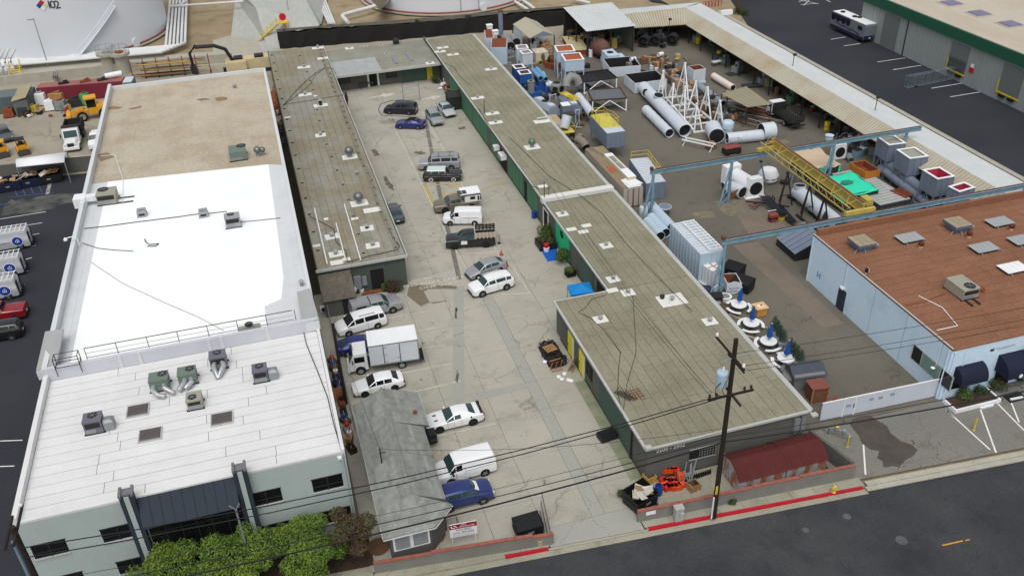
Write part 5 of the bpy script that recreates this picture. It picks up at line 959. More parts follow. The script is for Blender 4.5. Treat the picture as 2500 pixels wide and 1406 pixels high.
car_nose('dark grey sedan half hidden behind the left-hand shed roof','sedan',PAINT['grey'],963,528,PI/2+.03,4.75,1.83,1.45,2.75,gm=GLASS_T)
T,sec=car('silver pickup with matching camper shell by the red shrub','pickup',PAINT['silver'],(968,762.5),(880,785),5.25,1.97,1.8,3.1,.37,gm=GLASS_T,name='pickup_truck',cat='pickup truck',side=-1)
sh_=obj('camper_shell',MB().frus(-2.55,-.62,-.9,.9,1.18,-2.45,-.66,-.72,.72,1.84),PAINT['silver'],T)
for s in(-1,1):obj('shell_window',MB().box((-1.55,s*.845,1.5),(1.0,.03,.28),0,-s*.28),GLASS,sh_)
T,sec=car('white minivan nosed against the alley fence','minivan',PAINT['white'],(846,823),(930,800),5.0,1.95,1.75,2.95,gm=GLASS,side=1);roofrack(T,1.6,.6,1.78,-.6)
T,sec=car('bright blue sedan squeezed between minivan and box truck','sedan',PAINT['blue'],(925,858),(845,872),4.6,1.78,1.45,2.68,gm=GLASS_T,side=-1)
T,sec=car('white compact sedan below the box truck','sedan',PAINT['white'],(892,969),(965,953),4.65,1.78,1.45,2.7,.32,rim='black',gm=GLASS,side=1)
T,sec=car('white muscle coupe with black rear spoiler','coupe',PAINT['white'],(1072.5,1057.5),(1157,1037.5),5.02,1.92,1.45,2.95,.36,'black',GLASS_T,side=1)
obj('spoiler',MB().box((-2.3,0,1.12),(.22,1.65,.07)),TRIMB,T);obj('bonnet_scoop',MB().box((1.6,.35,.97),(.3,.12,.03)).box((1.6,-.35,.97),(.3,.12,.03)),TRIMB,T);obj('fuel_cap',MB().cyl((-1.35,.9,.98),(-1.35,.97,.98),.08,10),TRIMB,T)
T,sec=car('large white cargo van beside the cottage','van',PAINT['white'],(1102,1184.5),(1185,1161),4.82,1.97,1.95,2.82,.35,'steel',GLASS_T,'cargo_van','van',side=1)
obj('panel_line',MB().box((-1.0,.995,1.15),(2.3,.02,.02)).box((.2,.995,.9),(.015,.02,1.2)),GALV,T)
T,sec=car('dark blue compact sport utility facing the driveway','suv',PAINT['dblue'],(1179,1230),(1099,1250),4.55,1.85,1.66,2.69,.35,'alloy',GLASS_T,side=-1)
obj('sunshade',MB().box((.95,0,1.33),(.5,1.0,.02),0,0,.55),WHITE,T)
# box truck
A_,B_=P(888.4,913),P(979.4,899);d_=(A_-B_).normalized();c_=(A_+B_)/2-Vector((-d_.y,d_.x,0))*1.0
T=thing('box_truck','white box truck with side door nosed against the fence','truck',(c_.x,c_.y,0),atan2(d_.y,d_.x),None)
cb_=obj('cab',MB().ext([(2.95,.45),(2.98,1.1),(2.85,1.35),(2.45,2.28),(1.25,2.32),(1.2,.5)],-1.0,1.0,'y'),PAINT['white'],T)
obj('windscreen',MB().slab([(2.87,-.9,1.38),(2.87,.9,1.38),(2.5,.86,2.2),(2.5,-.86,2.2)],-.02),GLASS,cb_)
for s in(-1,1):obj('side_window',MB().box((1.95,s*1.005,1.68),(.95,.02,.6)),GLASS,cb_);obj('mirror',MB().box((2.6,s*1.2,1.6),(.1,.12,.4)),TRIMB,cb_);obj('headlight',MB().box((2.97,s*.75,.8),(.05,.35,.2)),LAMP,cb_);obj('door_gap',MB().box((1.5,s*1.005,1.2),(.015,.02,1.4)).box((2.5,s*1.005,1.0),(.015,.02,1.0)),TRIMB,cb_)
obj('bumper',MB().box((3.0,0,.5),(.2,2.05,.3)),PAINT['white'],cb_)
for i in range(5):obj('roof_rib',MB().bx(1.35,2.4,-.75+i*.35,-.68+i*.35,2.325,2.35),PAINT['white'],cb_)
for i in range(3):obj('marker_lamp',MB().box((2.4,-.2+i*.2,2.35),(.06,.06,.05)),ORANGE,cb_)
bxx=obj('cargo_box',MB().bx(-3.5,1.0,-1.22,1.22,.95,3.15),mat('box_panel_white',C(214,220,226),.5,.03,.6),T)
obj('roof_panel',MB().bx(-3.5,.7,-1.22,1.22,3.152,3.18).bx(.72,1.02,-1.22,1.22,3.1,3.2),WHITE,bxx);obj('corner_trim',MB().bx(-3.53,-3.45,-1.25,1.25,.9,3.15).bx(-3.5,1.02,1.222,1.25,.9,1.0).bx(-3.5,1.02,1.222,1.25,3.06,3.16),GALV,bxx)
dr_=obj('side_door',MB().bx(-1.75,-.35,1.222,1.25,1.03,3.0),MATS['box_panel_white'],bxx);obj('door_gap',MB().bx(-1.82,-1.76,1.222,1.255,1.03,3.02).bx(-.34,-.28,1.222,1.255,1.03,3.02),STEEL_D,dr_);obj('hinges',MB().bx(-.62,-.34,1.25,1.27,1.2,1.23).bx(-.62,-.34,1.25,1.27,2.0,2.03).bx(-.62,-.34,1.25,1.27,2.75,2.78).bx(-1.75,-1.5,1.25,1.27,1.5,1.53),STEEL_D,dr_)
obj('chassis',MB().bx(-3.6,2.7,-.45,.45,.55,.9),TRIMB,T);obj('rear_step',MB().bx(-3.95,-3.55,-.9,.9,.55,.6).bx(-3.95,-3.9,-.9,.9,.3,.75),STEEL_D,T)
for s in(-1,1):
 for x in(1.95,-1.85):wheel(T,x,s*.98,.39,s,'steel')
 obj('wheel_arch',MB().cyl((1.95,s*.85,.45),(1.95,s*1.006,.45),.48,18),TRIMB,T)
# vans of the left lot
for k,(px,py,s)in enumerate(((48,606,'farthest of the three, with full ladder rack'),(30,672,'middle of the three, beside the parking line'),(18,728,'nearest of the three, above the red pickup'))):
 p=P(px,py);T=thing('service_van','white service van with blue round emblem, '+s,'van',(p.x-1.4,p.y+.55,0),PI,'service vans in the left lot');sec=car_body(T,'van',5.6,2.0,2.15,PAINT['lgrey'],GLASS)
 for s_ in(-1,1):
  for x in(1.7,-1.7):obj('wheel_arch',MB().cyl((x,s_*.8,.4),(x,s_*1.004,.4),.42,18),TRIMB,T);wheel(T,x,s_*.9,.36,s_,'steel')
 obj('rear_doors',MB().bx(-2.83,-2.78,-.9,.9,.5,1.95),M_NAVY,T);obj('rear_bumper_step',MB().bx(-3.0,-2.8,-.95,.95,.4,.6),TRIMB,T)
 rk=obj('ladder_rack',MB().cyl((-2.7,.85,2.35),(1.2,.85,2.35),.04,5).cyl((-2.7,-.85,2.35),(1.2,-.85,2.35),.04,5),WHITE,T)
 for i in range(8):obj('rack_bar',MB().bx(-2.65+i*.52,-2.58+i*.52,-.9,.9,2.36,2.42),WHITE,rk)
 obj('door_ladder',MB().cyl((-2.9,.5,.6),(-2.95,.5,2.3),.03,5).cyl((-2.9,.1,.6),(-2.95,.1,2.3),.03,5),WHITE,T)
 e_=obj('round_emblem',MB().cyl((-1.55,1.005,1.15),(-1.55,1.03,1.15),.62,24),WHITE,T);obj('emblem_disc',MB().cyl((-1.55,1.03,1.15),(-1.55,1.036,1.15),.55,24),BLUE_P,e_)
 text('emblem_letters','di',.7,WHITE,e_,frame((-1.55,1.04,1.18),(-1,0,0),(0,0,1)),.002);text('side_lettering','Insulators',.3,BLUE_P,T,frame((-.1,1.012,1.1),(-1,0,0),(0,0,1)),.002)
car_nose('dark red pickup at the left edge below the service vans','pickup',PAINT['red'],2,778,PI-.05,5.4,1.95,1.8,3.3,group='cars at the left edge',name='pickup_truck',cat='pickup truck')
car_nose('black sport utility at the left edge below the red pickup','suv',PAINT['black'],-2,825,PI,4.8,1.9,1.75,2.8,group='cars at the left edge')
car_nose('blue-grey car at the left edge behind the yellow machines','suv',PAINT['grey'],14,338,-1.2,4.6,1.85,1.65,2.7,group='cars in the equipment yard')
car_nose('white pickup half hidden by the warehouse wall','pickup',PAINT['white'],240,352,-PI/2,5.4,1.95,1.85,3.3,group='cars in the equipment yard',name='pickup_truck',cat='pickup truck')
# dump truck
p=P(178,372);T=thing('dump_truck','white dump truck with open black bed facing the camera','truck',(p.x,p.y+3.2,0),-PI/2,None)
cb_=obj('cab',MB().ext([(1.5,.7),(1.5,1.55),(1.15,2.6),(-.1,2.65),(-.15,.7)],-1.05,1.05,'y'),PAINT['white'],T);obj('bonnet',MB().frus(1.5,3.3,-.85,.85,.75,1.5,3.1,-.7,.7,1.5).box((3.3,0,.6),(.25,2.1,.35)),PAINT['white'],T)
obj('windscreen',MB().slab([(1.52,-.9,1.58),(1.52,.9,1.58),(1.2,.88,2.5),(1.2,-.88,2.5)],-.02),GLASS_T,cb_);obj('grille',MB().box((3.26,0,1.1),(.06,.9,.5)),STEEL_D,T)
for s in(-1,1):obj('headlight',MB().box((3.2,s*.7,1.1),(.15,.25,.25)),LAMP,T);obj('mirror',MB().box((1.4,s*1.35,1.9),(.1,.15,.5)),TRIMB,T);obj('fender',MB().box((2.5,s*.9,.85),(1.3,.35,.3)),PAINT['white'],T)
bd=obj('dump_bed',MB().bx(-4.2,-.35,-1.2,1.2,1.1,1.2).bx(-4.2,-.35,1.12,1.2,1.2,2.5).bx(-4.2,-.35,-1.2,-1.12,1.2,2.5).bx(-.43,-.35,-1.2,1.2,1.2,2.8).bx(-4.2,-4.12,-1.2,1.2,1.2,2.4),STEEL_D,T);obj('cab_guard',MB().bx(-.4,.5,-1.2,1.2,2.75,2.82),STEEL_D,bd);obj('load',MB().bx(-4.1,-.45,-1.1,1.1,1.3,1.5),mat('soil_load',C(84,76,68),.95,.2,2),bd)
for i in range(5):obj('bed_rib',MB().bx(-4+i*.85,-3.9+i*.85,1.2,1.27,1.2,2.5).bx(-4+i*.85,-3.9+i*.85,-1.27,-1.2,1.2,2.5),STEEL_D,bd)
obj('chassis',MB().bx(-4.3,3,-.45,.45,.6,.95),TRIMB,T)
for s in(-1,1):
 for x in(2.5,-2.4,-3.5):wheel(T,x,s*1.0,.5,s,'steel')
# motorhome
A_,B_=P(2022,78),P(2074,102);d_=(A_-B_).normalized();c_=(A_+B_)/2+Vector((d_.y,-d_.x,0))*-1.25*-1
T=thing('motorhome','large blue and silver motorhome parked along the green-trimmed warehouse','motorhome',(c_.x+1.2,c_.y,0),atan2(d_.y,d_.x),None)
m_rv=mat('motorhome_silver',C(118,120,130),.4,.05,1,coat=.4);m_rvb=mat('motorhome_blue',C(34,36,66),.35,0,coat=.5)
bd=obj('body',MB().ext([(4.6,.5),(4.75,1.6),(4.6,3.0),(4.4,3.25),(-5.0,3.25),(-5.15,3.0),(-5.15,.6)],-1.25,1.25,'y'),m_rv,T)
obj('roof_cap',MB().bx(-5.0,4.4,-1.15,1.15,3.252,3.32),WHITE,bd)
for s in(-1,1):
 y=s*1.252;Y0,Y1=(y,y+.02*s)if s>0 else(y+.02*s,y)
 obj('blue_skirt',MB().bx(-5.1,4.55,Y0,Y1,.5,1.05),m_rvb,bd);obj('upper_band',MB().bx(-1.0,4.55,Y0,Y1,2.15,3.1),m_rvb,bd)
 for x0,x1 in((3.5,4.4),(2.2,2.9),(.6,1.4),(-.7,0),(-4.4,-3.2)):obj('window',MB().bx(x0,x1,y+.02*s-.012,y+.02*s+.012,1.9 if x0> -4 else 2.1,2.75),GLASS,bd)
 for k in range(3):obj('swoosh',MB().slab([(-4+k*2.2,y+.02*s,1.3+.1*k),(-1.4+k*2.2,y+.02*s,1.75),(-1.2+k*2.2,y+.02*s,1.65),(-3.6+k*2.2,y+.02*s,1.15+.1*k)],.012),m_rvb,bd)
 for x in(3.1,-3.1):wheel(T,x,s*1.15,.48,s,'steel');obj('wheel_arch',MB().cyl((x,s*1.05,.5),(x,s*1.275,.5),.56,18),TRIMB,T)
obj('windscreen',MB().slab([(4.74,-1.1,1.65),(4.74,1.1,1.65),(4.62,1.1,2.9),(4.62,-1.1,2.9)],-.02),GLASS,bd);obj('rear_band',MB().bx(-5.18,-5.15,-1.2,1.2,.6,1.3),m_rvb,bd);obj('rear_ladder',MB().cyl((-5.25,-.9,.9),(-5.25,-.9,3.2),.03,5).cyl((-5.25,-.6,.9),(-5.25,-.6,3.2),.03,5),GALV,bd)
for x,y in((3.0,.1),(-.3,0),(-1.0,-.5)):obj('roof_vent',MB().lathe([(.45,3.32),(.4,3.5),(.2,3.52)],(x,y,0),12)if x<2.9 or True else MB(),BLACK_P,bd)
obj('plate',MB().bx(-5.2,-5.18,-.2,.2,.8,.95),WHITE,bd)
# stake bed truck in the yard
p=P(1913,296);T=thing('stake_truck','white-cab truck with black stake bed in the yard','truck',(p.x,p.y,0),PI/2+.02,None)
cb_=obj('cab',MB().ext([(3.2,.5),(3.22,1.2),(2.85,2.3),(1.7,2.35),(1.65,.5)],-1.0,1.0,'y'),PAINT['white'],T);obj('windscreen',MB().slab([(3.2,-.9,1.3),(3.2,.9,1.3),(2.92,.88,2.2),(2.92,-.88,2.2)],-.02),GLASS,cb_)
for s in(-1,1):obj('side_window',MB().box((2.35,s*1.005,1.75),(.8,.02,.55)),GLASS,cb_);obj('mirror',MB().box((2.9,s*1.2,1.6),(.1,.12,.4)),TRIMB,cb_)
obj('rear_window',MB().box((1.66,0,1.8),(.04,1.2,.5)),GLASS,cb_)
bd=obj('bed_deck',MB().bx(-3.3,1.5,-1.1,1.1,.95,1.1),STEEL_D,T);obj('headboard',MB().bx(1.4,1.5,-1.1,1.1,1.1,2.35),STEEL_D,bd)
for s in(-1,1):
 for z in(1.3,1.6,1.9):obj('side_rail',MB().bx(-3.3,1.4,s*1.08-.03,s*1.08+.03,z,z+.1),STEEL_D,bd)
 for i in range(9):obj('stake',MB().bx(-3.28+i*.57,-3.2+i*.57,s*1.12-.03,s*1.12+.03,1.1,2.05),STEEL_D,bd)
for z in(1.3,1.6,1.9):obj('tail_rail',MB().bx(-3.33,-3.27,-1.08,1.08,z,z+.1),STEEL_D,bd)
obj('chassis',MB().bx(-3.4,3,-.45,.45,.55,.95),TRIMB,T);obj('tail_lift',MB().bx(-3.7,-3.4,-1.1,1.1,.6,.7),TRIMB,T)
for s in(-1,1):
 for x in(2.5,-1.6):wheel(T,x,s*.95,.4,s,'steel')
# machines of the equipment yard
m_cat=mat('machine_yellow',C(226,162,40),.5,.1,2)
p=P(228,288);T=thing('wheel_loader','orange-yellow wheel loader with raised bucket by the warehouse wall','loader',(p.x,p.y,0),PI+.15,None)
obj('body',MB().bx(-2.6,.2,-.9,.9,.9,1.9).frus(-2.7,-.9,-.9,.9,1.9,-2.5,-.9,-.8,.8,2.2),m_cat,T);obj('cab',MB().bx(-1.0,.5,-.8,.8,1.9,3.2),GLASS,T);obj('cab_roof',MB().bx(-1.15,.65,-.9,.9,3.2,3.42),m_cat,T)
obj('cab_posts',MB().bx(.42,.52,-.82,-.7,1.9,3.2).bx(.42,.52,.7,.82,1.9,3.2).bx(-1.02,-.92,-.82,-.7,1.9,3.2).bx(-1.02,-.92,.7,.82,1.9,3.2),m_cat,T);obj('front_frame',MB().bx(.3,2.0,-.5,.5,.8,1.4),m_cat,T)
obj('loader_arm',MB().box((2.1,.45,1.4),(2.4,.2,.3),0,0,.3).box((2.1,-.45,1.4),(2.4,.2,.3),0,0,.3),m_cat,T)
obj('bucket',MB().ext([(3.0,.1),(4.0,.15),(4.0,.25),(3.3,.4),(3.2,1.1),(3.6,1.3),(3.0,1.3)],-1.3,1.3,'y'),m_cat,T)
for s in(-1,1):
 for x in(-1.7,1.4):wheel(T,x,s*1.05,.78,s,'steel')
for k,(px,py,s)in enumerate(((58,372,'yellow skid loader with roll cage by the white canopy'),(8,378,'tall yellow machine cut by the left edge of the photo'))):
 p=P(px,py);T=thing('skid_loader',s,'loader',(p.x,p.y,0),-1.3,'small yellow loaders');obj('body',MB().bx(-1.3,.7,-.6,.6,.4,1.2),m_cat,T);obj('cage',MB().bx(-.7,.6,-.58,-.5,1.2,2.0).bx(-.7,.6,.5,.58,1.2,2.0).bx(-.75,.65,-.6,.6,2.0,2.1),STEEL_D if k==0 else m_cat,T);obj('seat',MB().bx(-.4,.2,-.3,.3,1.2,1.6),BLACK_P,T);obj('bucket',MB().ext([(.9,.1),(1.6,.1),(1.5,.2),(1.1,.7),(.9,.7)],-.8,.8,'y'),STEEL_D,T);obj('arms',MB().box((.3,.7,1.0),(1.9,.14,.22),0,0,.35).box((.3,-.7,1.0),(1.9,.14,.22),0,0,.35),m_cat,T)
 for s_ in(-1,1):
  for x in(-.7,.5):wheel(T,x,s_*.7,.4,s_,'steel')
# fabrication yard
M_LB=mat('light_blue_steel',C(172,190,204,1.1),.6,.07,1);M_BL=mat('strong_blue_steel',C(40,84,150,1.1),.55,.1,1);M_GB=mat('slate_blue_steel',C(112,122,138,1.1),.6,.08,1)
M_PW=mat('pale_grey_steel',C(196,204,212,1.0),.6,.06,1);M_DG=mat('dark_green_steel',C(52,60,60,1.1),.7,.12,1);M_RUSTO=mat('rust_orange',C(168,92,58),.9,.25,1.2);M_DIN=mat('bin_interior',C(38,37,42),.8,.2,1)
M_CRANE=mat('crane_blue',C(122,152,166,1.0),.6,.15,1.2,col2=C(96,132,152),thr=(.45,.7));M_RAIL=mat('rusty_rail',C(110,72,60),.85,.3,1.5);M_CRY=mat('crane_yellow',C(190,170,90),.6,.15,1.5)
M_CORR=mat('weathered_corrugated',C(188,182,164),.7,.1,.2,col2=C(172,154,122),thr=(.45,.75));M_CORRW=mat('white_corrugated',C(206,210,210),.6,.06,.3)
def ribs_on(mb,x0,x1,y0,y1,z0,z1,pitch=.75,d=.06,sides='nsew'):
 n=max(2,round((x1-x0)/pitch));k=max(2,round((y1-y0)/pitch))
 for i in range(n+1):
  x=x0+(x1-x0)*i/n
  if 's' in sides:mb.bx(x-.035,x+.035,y0-d,y0,z0,z1)
  if 'n' in sides:mb.bx(x-.035,x+.035,y1,y1+d,z0,z1)
 for i in range(k+1):
  y=y0+(y1-y0)*i/k
  if 'w' in sides:mb.bx(x0-d,x0,y-.035,y+.035,z0,z1)
  if 'e' in sides:mb.bx(x1,x1+d,y-.035,y+.035,z0,z1)
 return mb
def ribs_part(par,l,w,z0,z1,m,pitch=.75,d=.06):
 n=max(2,round(l/pitch));k=max(2,round(w/pitch));h=z1-z0
 key=('rib',round(h,2),m.name)
 if key not in UNIT:me=bpy.data.meshes.new('stiffener');b=MB().bx(-.035,.035,-d,d,0,h);me.from_pydata(b.v,[],b.f);me.materials.append(m);UNIT[key] =me
 def one(x,y,a):o=bpy.data.objects.new('stiffener',UNIT[key]);COL.objects.link(o);o.parent=par;o.location=(x,y,z0);o.rotation_euler=(0,0,a)
 for i in range(n+1):x=-l/2+l*i/n;one(x,-w/2,0);one(x,w/2,0)
 for i in range(1,k):y=-w/2+w*i/k;one(-l/2,y,PI/2);one(l/2,y,PI/2)
def legs_part(par,l,w,z,m,brace=True,r=.07):
 for sx in(-1,1):
  for sy in(-1,1):obj('leg',MB().bx(sx*l/2-r,sx*l/2+r,sy*w/2-r,sy*w/2+r,0,z),m,par)
 if brace:
  for sy in(-1,1):obj('brace',MB().cyl((-l/2,sy*w/2,.1),(0,sy*w/2,z),.05,5),m,par);obj('brace',MB().cyl((l/2,sy*w/2,.1),(0,sy*w/2,z),.05,5),m,par)
  for sx in(-1,1):obj('brace',MB().cyl((sx*l/2,-w/2,.1),(sx*l/2,0,z),.05,5),m,par);obj('brace',MB().cyl((sx*l/2,w/2,.1),(sx*l/2,0,z),.05,5),m,par)
def open_box(par,l,w,z0,z1,m,fill=None,fz=None,rim=None,t=.08,ribm=None,pitch=.75):
 b=obj('body',MB().bx(-l/2,l/2,-w/2,-w/2+t,z0,z1).bx(-l/2,l/2,w/2-t,w/2,z0,z1).bx(-l/2,-l/2+t,-w/2+t,w/2-t,z0,z1).bx(l/2-t,l/2,-w/2+t,w/2-t,z0,z1).bx(-l/2+t,l/2-t,-w/2+t,w/2-t,z0,z0+.08),m,par)
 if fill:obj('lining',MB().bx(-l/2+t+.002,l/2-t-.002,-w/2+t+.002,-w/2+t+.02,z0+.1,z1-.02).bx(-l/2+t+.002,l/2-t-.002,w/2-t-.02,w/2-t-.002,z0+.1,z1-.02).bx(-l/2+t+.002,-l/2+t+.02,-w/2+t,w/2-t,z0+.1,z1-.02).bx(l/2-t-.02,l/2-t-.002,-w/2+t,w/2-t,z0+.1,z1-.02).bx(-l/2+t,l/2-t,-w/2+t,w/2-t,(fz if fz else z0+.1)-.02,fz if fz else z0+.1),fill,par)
 ribs_part(par,l,w,z0,z1-.02,ribm or m,pitch)
 if rim:
  q=.2;obj('rim',MB().bx(-l/2-.08,l/2+.08,-w/2-.08,-w/2+q,z1,z1+.06).bx(-l/2-.08,l/2+.08,w/2-q,w/2+.08,z1,z1+.06).bx(-l/2-.08,-l/2+q,-w/2+q,w/2-q,z1,z1+.06).bx(l/2-q,l/2+.08,-w/2+q,w/2-q,z1,z1+.06),rim,par)
 return b
def hopper(label,a,b,c,z,bh,m,fill,fdepth,group,rim=WHITE,legm=None):
 x,y,rz,l,w=R3(a,b,c,z);t=thing('steel_hopper',label,'hopper',(x,y,0),rz,group)
 open_box(t,l,w,z-bh,z,m,fill,z-fdepth,rim);legs_part(t,l-.1,w-.1,z-bh,legm or m)
 obj('chute',MB().frus(-.3,.3,-.3,.3,z-bh-.7,-l*.4,l*.4,-w*.4,w*.4,z-bh-.003),m,t);return t
hopper('light blue hopper on legs with rusty top, rear of the pair',(1361,128),(1404,125),(1388,110.6),4.4,1.7,M_LB,M_RUSTO,.12,'light blue hoppers with rusty tops')
hopper('light blue hopper on legs with rusty top, front of the pair',(1380,149.6),(1426,146),(1409,130),4.4,1.75,M_LB,M_RUSTO,.12,'light blue hoppers with rusty tops')
m_pt=mat('lilac_tray',C(150,134,138),.8,.15,1)
hopper('white hopper on legs, nearer of the white pair',(1276,133),(1300,130),(1293,122),3.3,1.9,M_PW,m_pt,.1,'white hoppers by the gabled shelter');hopper('white hopper on legs, farther of the white pair',(1263,121),(1290,119),(1284,110),3.3,1.9,M_PW,m_pt,.1,'white hoppers by the gabled shelter')
m_db=mat('dark_tray',C(92,62,60),.85,.2,1)
hopper('strong blue hopper on legs, nearer of the blue pair',(1270,183),(1297,180),(1288,171),2.7,1.5,M_BL,m_db,.15,'strong blue hoppers');hopper('strong blue hopper on legs, farther of the blue pair',(1258,169),(1282,166),(1275,157),2.7,1.5,M_BL,m_db,.15,'strong blue hoppers')
m_gf=mat('grey_plate',C(158,158,146),.7,.1,1);m_pk=mat('pink_primer',C(206,66,96),.7,.08,1)
hopper('slate hopper on legs with grey lid, farthest of the four',(2171,355),(2211,350),(2177,331),4.6,2.3,M_GB,m_gf,.1,'slate blue hoppers');hopper('slate hopper on legs with grey lid, second of the four',(2222,388),(2266,382),(2229,361),4.6,2.3,M_GB,m_gf,.1,'slate blue hoppers')
hopper('slate hopper on legs with pink lining, third of the four',(2289,438),(2330,431),(2293,409),4.6,2.3,M_GB,m_pk,2.0,'slate blue hoppers');hopper('slate hopper on legs with pink lining behind the blue runway beam',(2343,469),(2380,458),(2355,445),4.6,2.3,M_GB,m_pk,2.0,'slate blue hoppers')
def bin_(label,a,b,c,z,m,fill,group=None,name='steel_bin',z0=.08,rim=None,pitch=.7):
 x,y,rz,l,w=R3(a,b,c,z);t=thing(name,label,'steel bin',(x,y,0),rz,group);open_box(t,l,w,z0,z,m,fill,None,rim,pitch=pitch);return t,l,w
bin_('large pale open bin with dark inside, farther of the two',(1488,166),(1564,160),(1540,138),1.75,M_PW,M_DIN,'pale open bins');bin_('large pale open bin with dark inside, nearer of the two',(1550,204),(1628,194),(1600,172),1.75,M_PW,M_DIN,'pale open bins')
tA,l,w=bin_('dark green bin covered with a tan tarp',(1989,411),(2053,402),(1996,361),2.4,M_DG,M_DIN,'dark green bins')
def tarp(label,l,w,z,m,src,drape,name='tarpaulin',nx=14,ny=14):
 t=thing(name,label,'tarp',(src.location.x,src.location.y,z),src.rotation_euler.z);vs=[];fs=[]
 for j in range(ny+1):
  for i in range(nx+1):
   u,v=i/nx,j/ny;x,y=(u-.5)*(l+.3),(v-.5)*(w+.3);e=max(abs(u-.5),abs(v-.5))
   zz=.06+.05*sin(u*9+v*5)+.05*sin(v*13-u*4)-.1*(1-4*(u-.5)**2)*(1-4*(v-.5)**2)
   if i in(0,nx)or j in(0,ny):zz-=drape(u,v);x*=1.03;y*=1.03
   vs.append((x,y,zz))
 for j in range(ny):
  for i in range(nx):a=j*(nx+1)+i;fs.append((a,a+1,a+nx+2,a+nx+1))
 o=obj('sheet',MB().add(vs,fs),m,t,True);o.modifiers.new('thick','SOLIDIFY').thickness=.02;return t
tt=tarp('tan weathered tarp stretched over the farther dark green bin',l,w,2.44,mat('tan_tarp',C(206,184,156),.85,.1,.8),tA,lambda u,v:.12+.1*sin(u*20))
fl=MB()
for dx,dy,ww in((-.3,-1,.8),(.42,-1,.25)):fl.slab([(dx*l,-w/2-.12,.02),(dx*l+ww,-w/2-.12,.02),(dx*l+ww*.7,-w/2-.2,-.8),(dx*l-.1,-w/2-.2,-1.0)],.02)
M_TEAL=mat('teal_tarp',C(52,214,172,.95),.7,.06,.8);obj('teal_flap',fl,M_TEAL,tt)
tB,l,w=bin_('dark green bin covered with a teal tarp',(2060,479),(2144,462),(2082,419),2.2,M_DG,M_DIN,'dark green bins')
tt=tarp('bright teal tarp with dark patch stretched over the nearer dark green bin',l,w,2.24,M_TEAL,tB,lambda u,v: (.9 if u<.25 and v<.3 else .15)+.08*sin(v*15));obj('dark_patch',MB().prism([(-.9,.2),(-.3,.75),(.6,.6),(.9,.1),(.5,-.35),(-.4,-.3)],.02,.09),mat('patch_green',C(48,132,110),.7,.2,3),tt)
tC,l,w=bin_('dark green box topped with pale slats beside the teal tarp',(2150,503),(2224,487),(2098,412),1.5,M_DG,M_DIN,'dark green bins')
for i in range(16):obj('slat',MB().bx(-l/2,l/2,-w/2+w*i/16+.1,-w/2+w*(i+1)/16,1.5,1.58),mat('pale_slat',C(176,178,176),.7,.1,1),tC)
for i in range(7):tag(obj('rusty_bar',MB().cyl(P(2172+i*4,465-i,1.62+.06*(i%2)),P(2212+i*3,484-i*1.5,1.62+.06*(i%2)),.06,5),RUST),'thin rusty bar in the bundle on the pale slats','steel bar','rusty bars on the pale slats')
x,y,rz,l,w=R3((2075,408),(2112,432),(2133,417),1.9);t=thing('orange_skip','orange ribbed open tub beside the tarped bins','tub',(x,y,1.6),rz);open_box(t,l,w,0,.9,mat('orange_tub',C(190,122,48),.7,.15,1),RUST,None,None,pitch=.4)
def casing(label,a,b,c,z,z0,m,top,rails=None,railm=YELLOW,slats=10,group=None,topm=None,pitch=.7):
 x,y,rz,l,w=R3(a,b,c,z);t=thing('ribbed_casing',label,'steel casing',(x,y,0),rz,group);obj('body',MB().bx(-l/2,l/2,-w/2,w/2,z0,z),m,t);ribs_part(t,l,w,z0,z,m,pitch)
 for i in range(slats):obj('top_plate',MB().bx(-l/2,l/2,-w/2+w*i/slats+.05,-w/2+w*(i+1)/slats-.05,z+.002,z+.07),topm(i)if topm else top,t)
 if z0>.6:legs_part(t,l-.2,w-.6,z0,m,False)
 if rails:
  pts=[(rx*l/2,ry*w/2)for rx,ry in rails];zt=z+.07
  for h in(.55,1.05):obj('rail',MB().tube([(px_,py_,zt+h)for px_,py_ in pts],.035,5),railm,t)
  for k in range(len(pts)-1):
   n=max(1,round((Vector(pts[k+1])-Vector(pts[k])).length/1.5))
   for j in range(n+1):q=Vector(pts[k]).lerp(Vector(pts[k+1]),j/n);obj('rail_post',MB().cyl((q.x,q.y,zt),(q.x,q.y,zt+1.05),.035,5),railm,t)
 return t,l,w,z
m_yt=mat('yellow_top',C(214,204,96),.6,.1,1)
casing('slate ribbed casing on legs with yellow top and guard rail',(1482,327),(1526,321),(1487,276),3.8,1.7,M_GB,m_yt,[(-.95,-.1),(-.95,.9),(.5,.9),(.5,.6),(.95,.3),(.95,-.35),(.3,-.4)],YELLOW,16,None,lambda i:m_yt if i>3 else M_PW)
casing('slate ribbed casing with pale top and yellow guard rail',(1578,449),(1625,444),(1571,386),2.3,.05,M_GB,M_PW,[(-.9,.95),(.9,.95),(.95,-.45),(.2,-.5)],YELLOW,16)
tb,l,w,z=casing('huge pale blue ribbed casing with white lattice on top beside the shed',(1710,622),(1767,611),(1699,536),3.9,.3,M_LB,M_PW,None,YELLOW,14)
lt=MB();obj('lattice_frame',MB().bx(-.3,-.2,-w/2,w/2-.5,z+.3,z+.38).bx(l/2-.3,l/2-.2,-w/2,w/2-.5,z+.3,z+.38).bx(.6,.66,-w/2,w/2-.5,z+.3,z+.36),WHITE,tb)
for i in range(12):obj('lattice_bar',MB().bx(-.25,l/2-.2,-w/2+i*(w-.7)/11,-w/2+i*(w-.7)/11+.08,z+.38,z+.44),WHITE,tb)
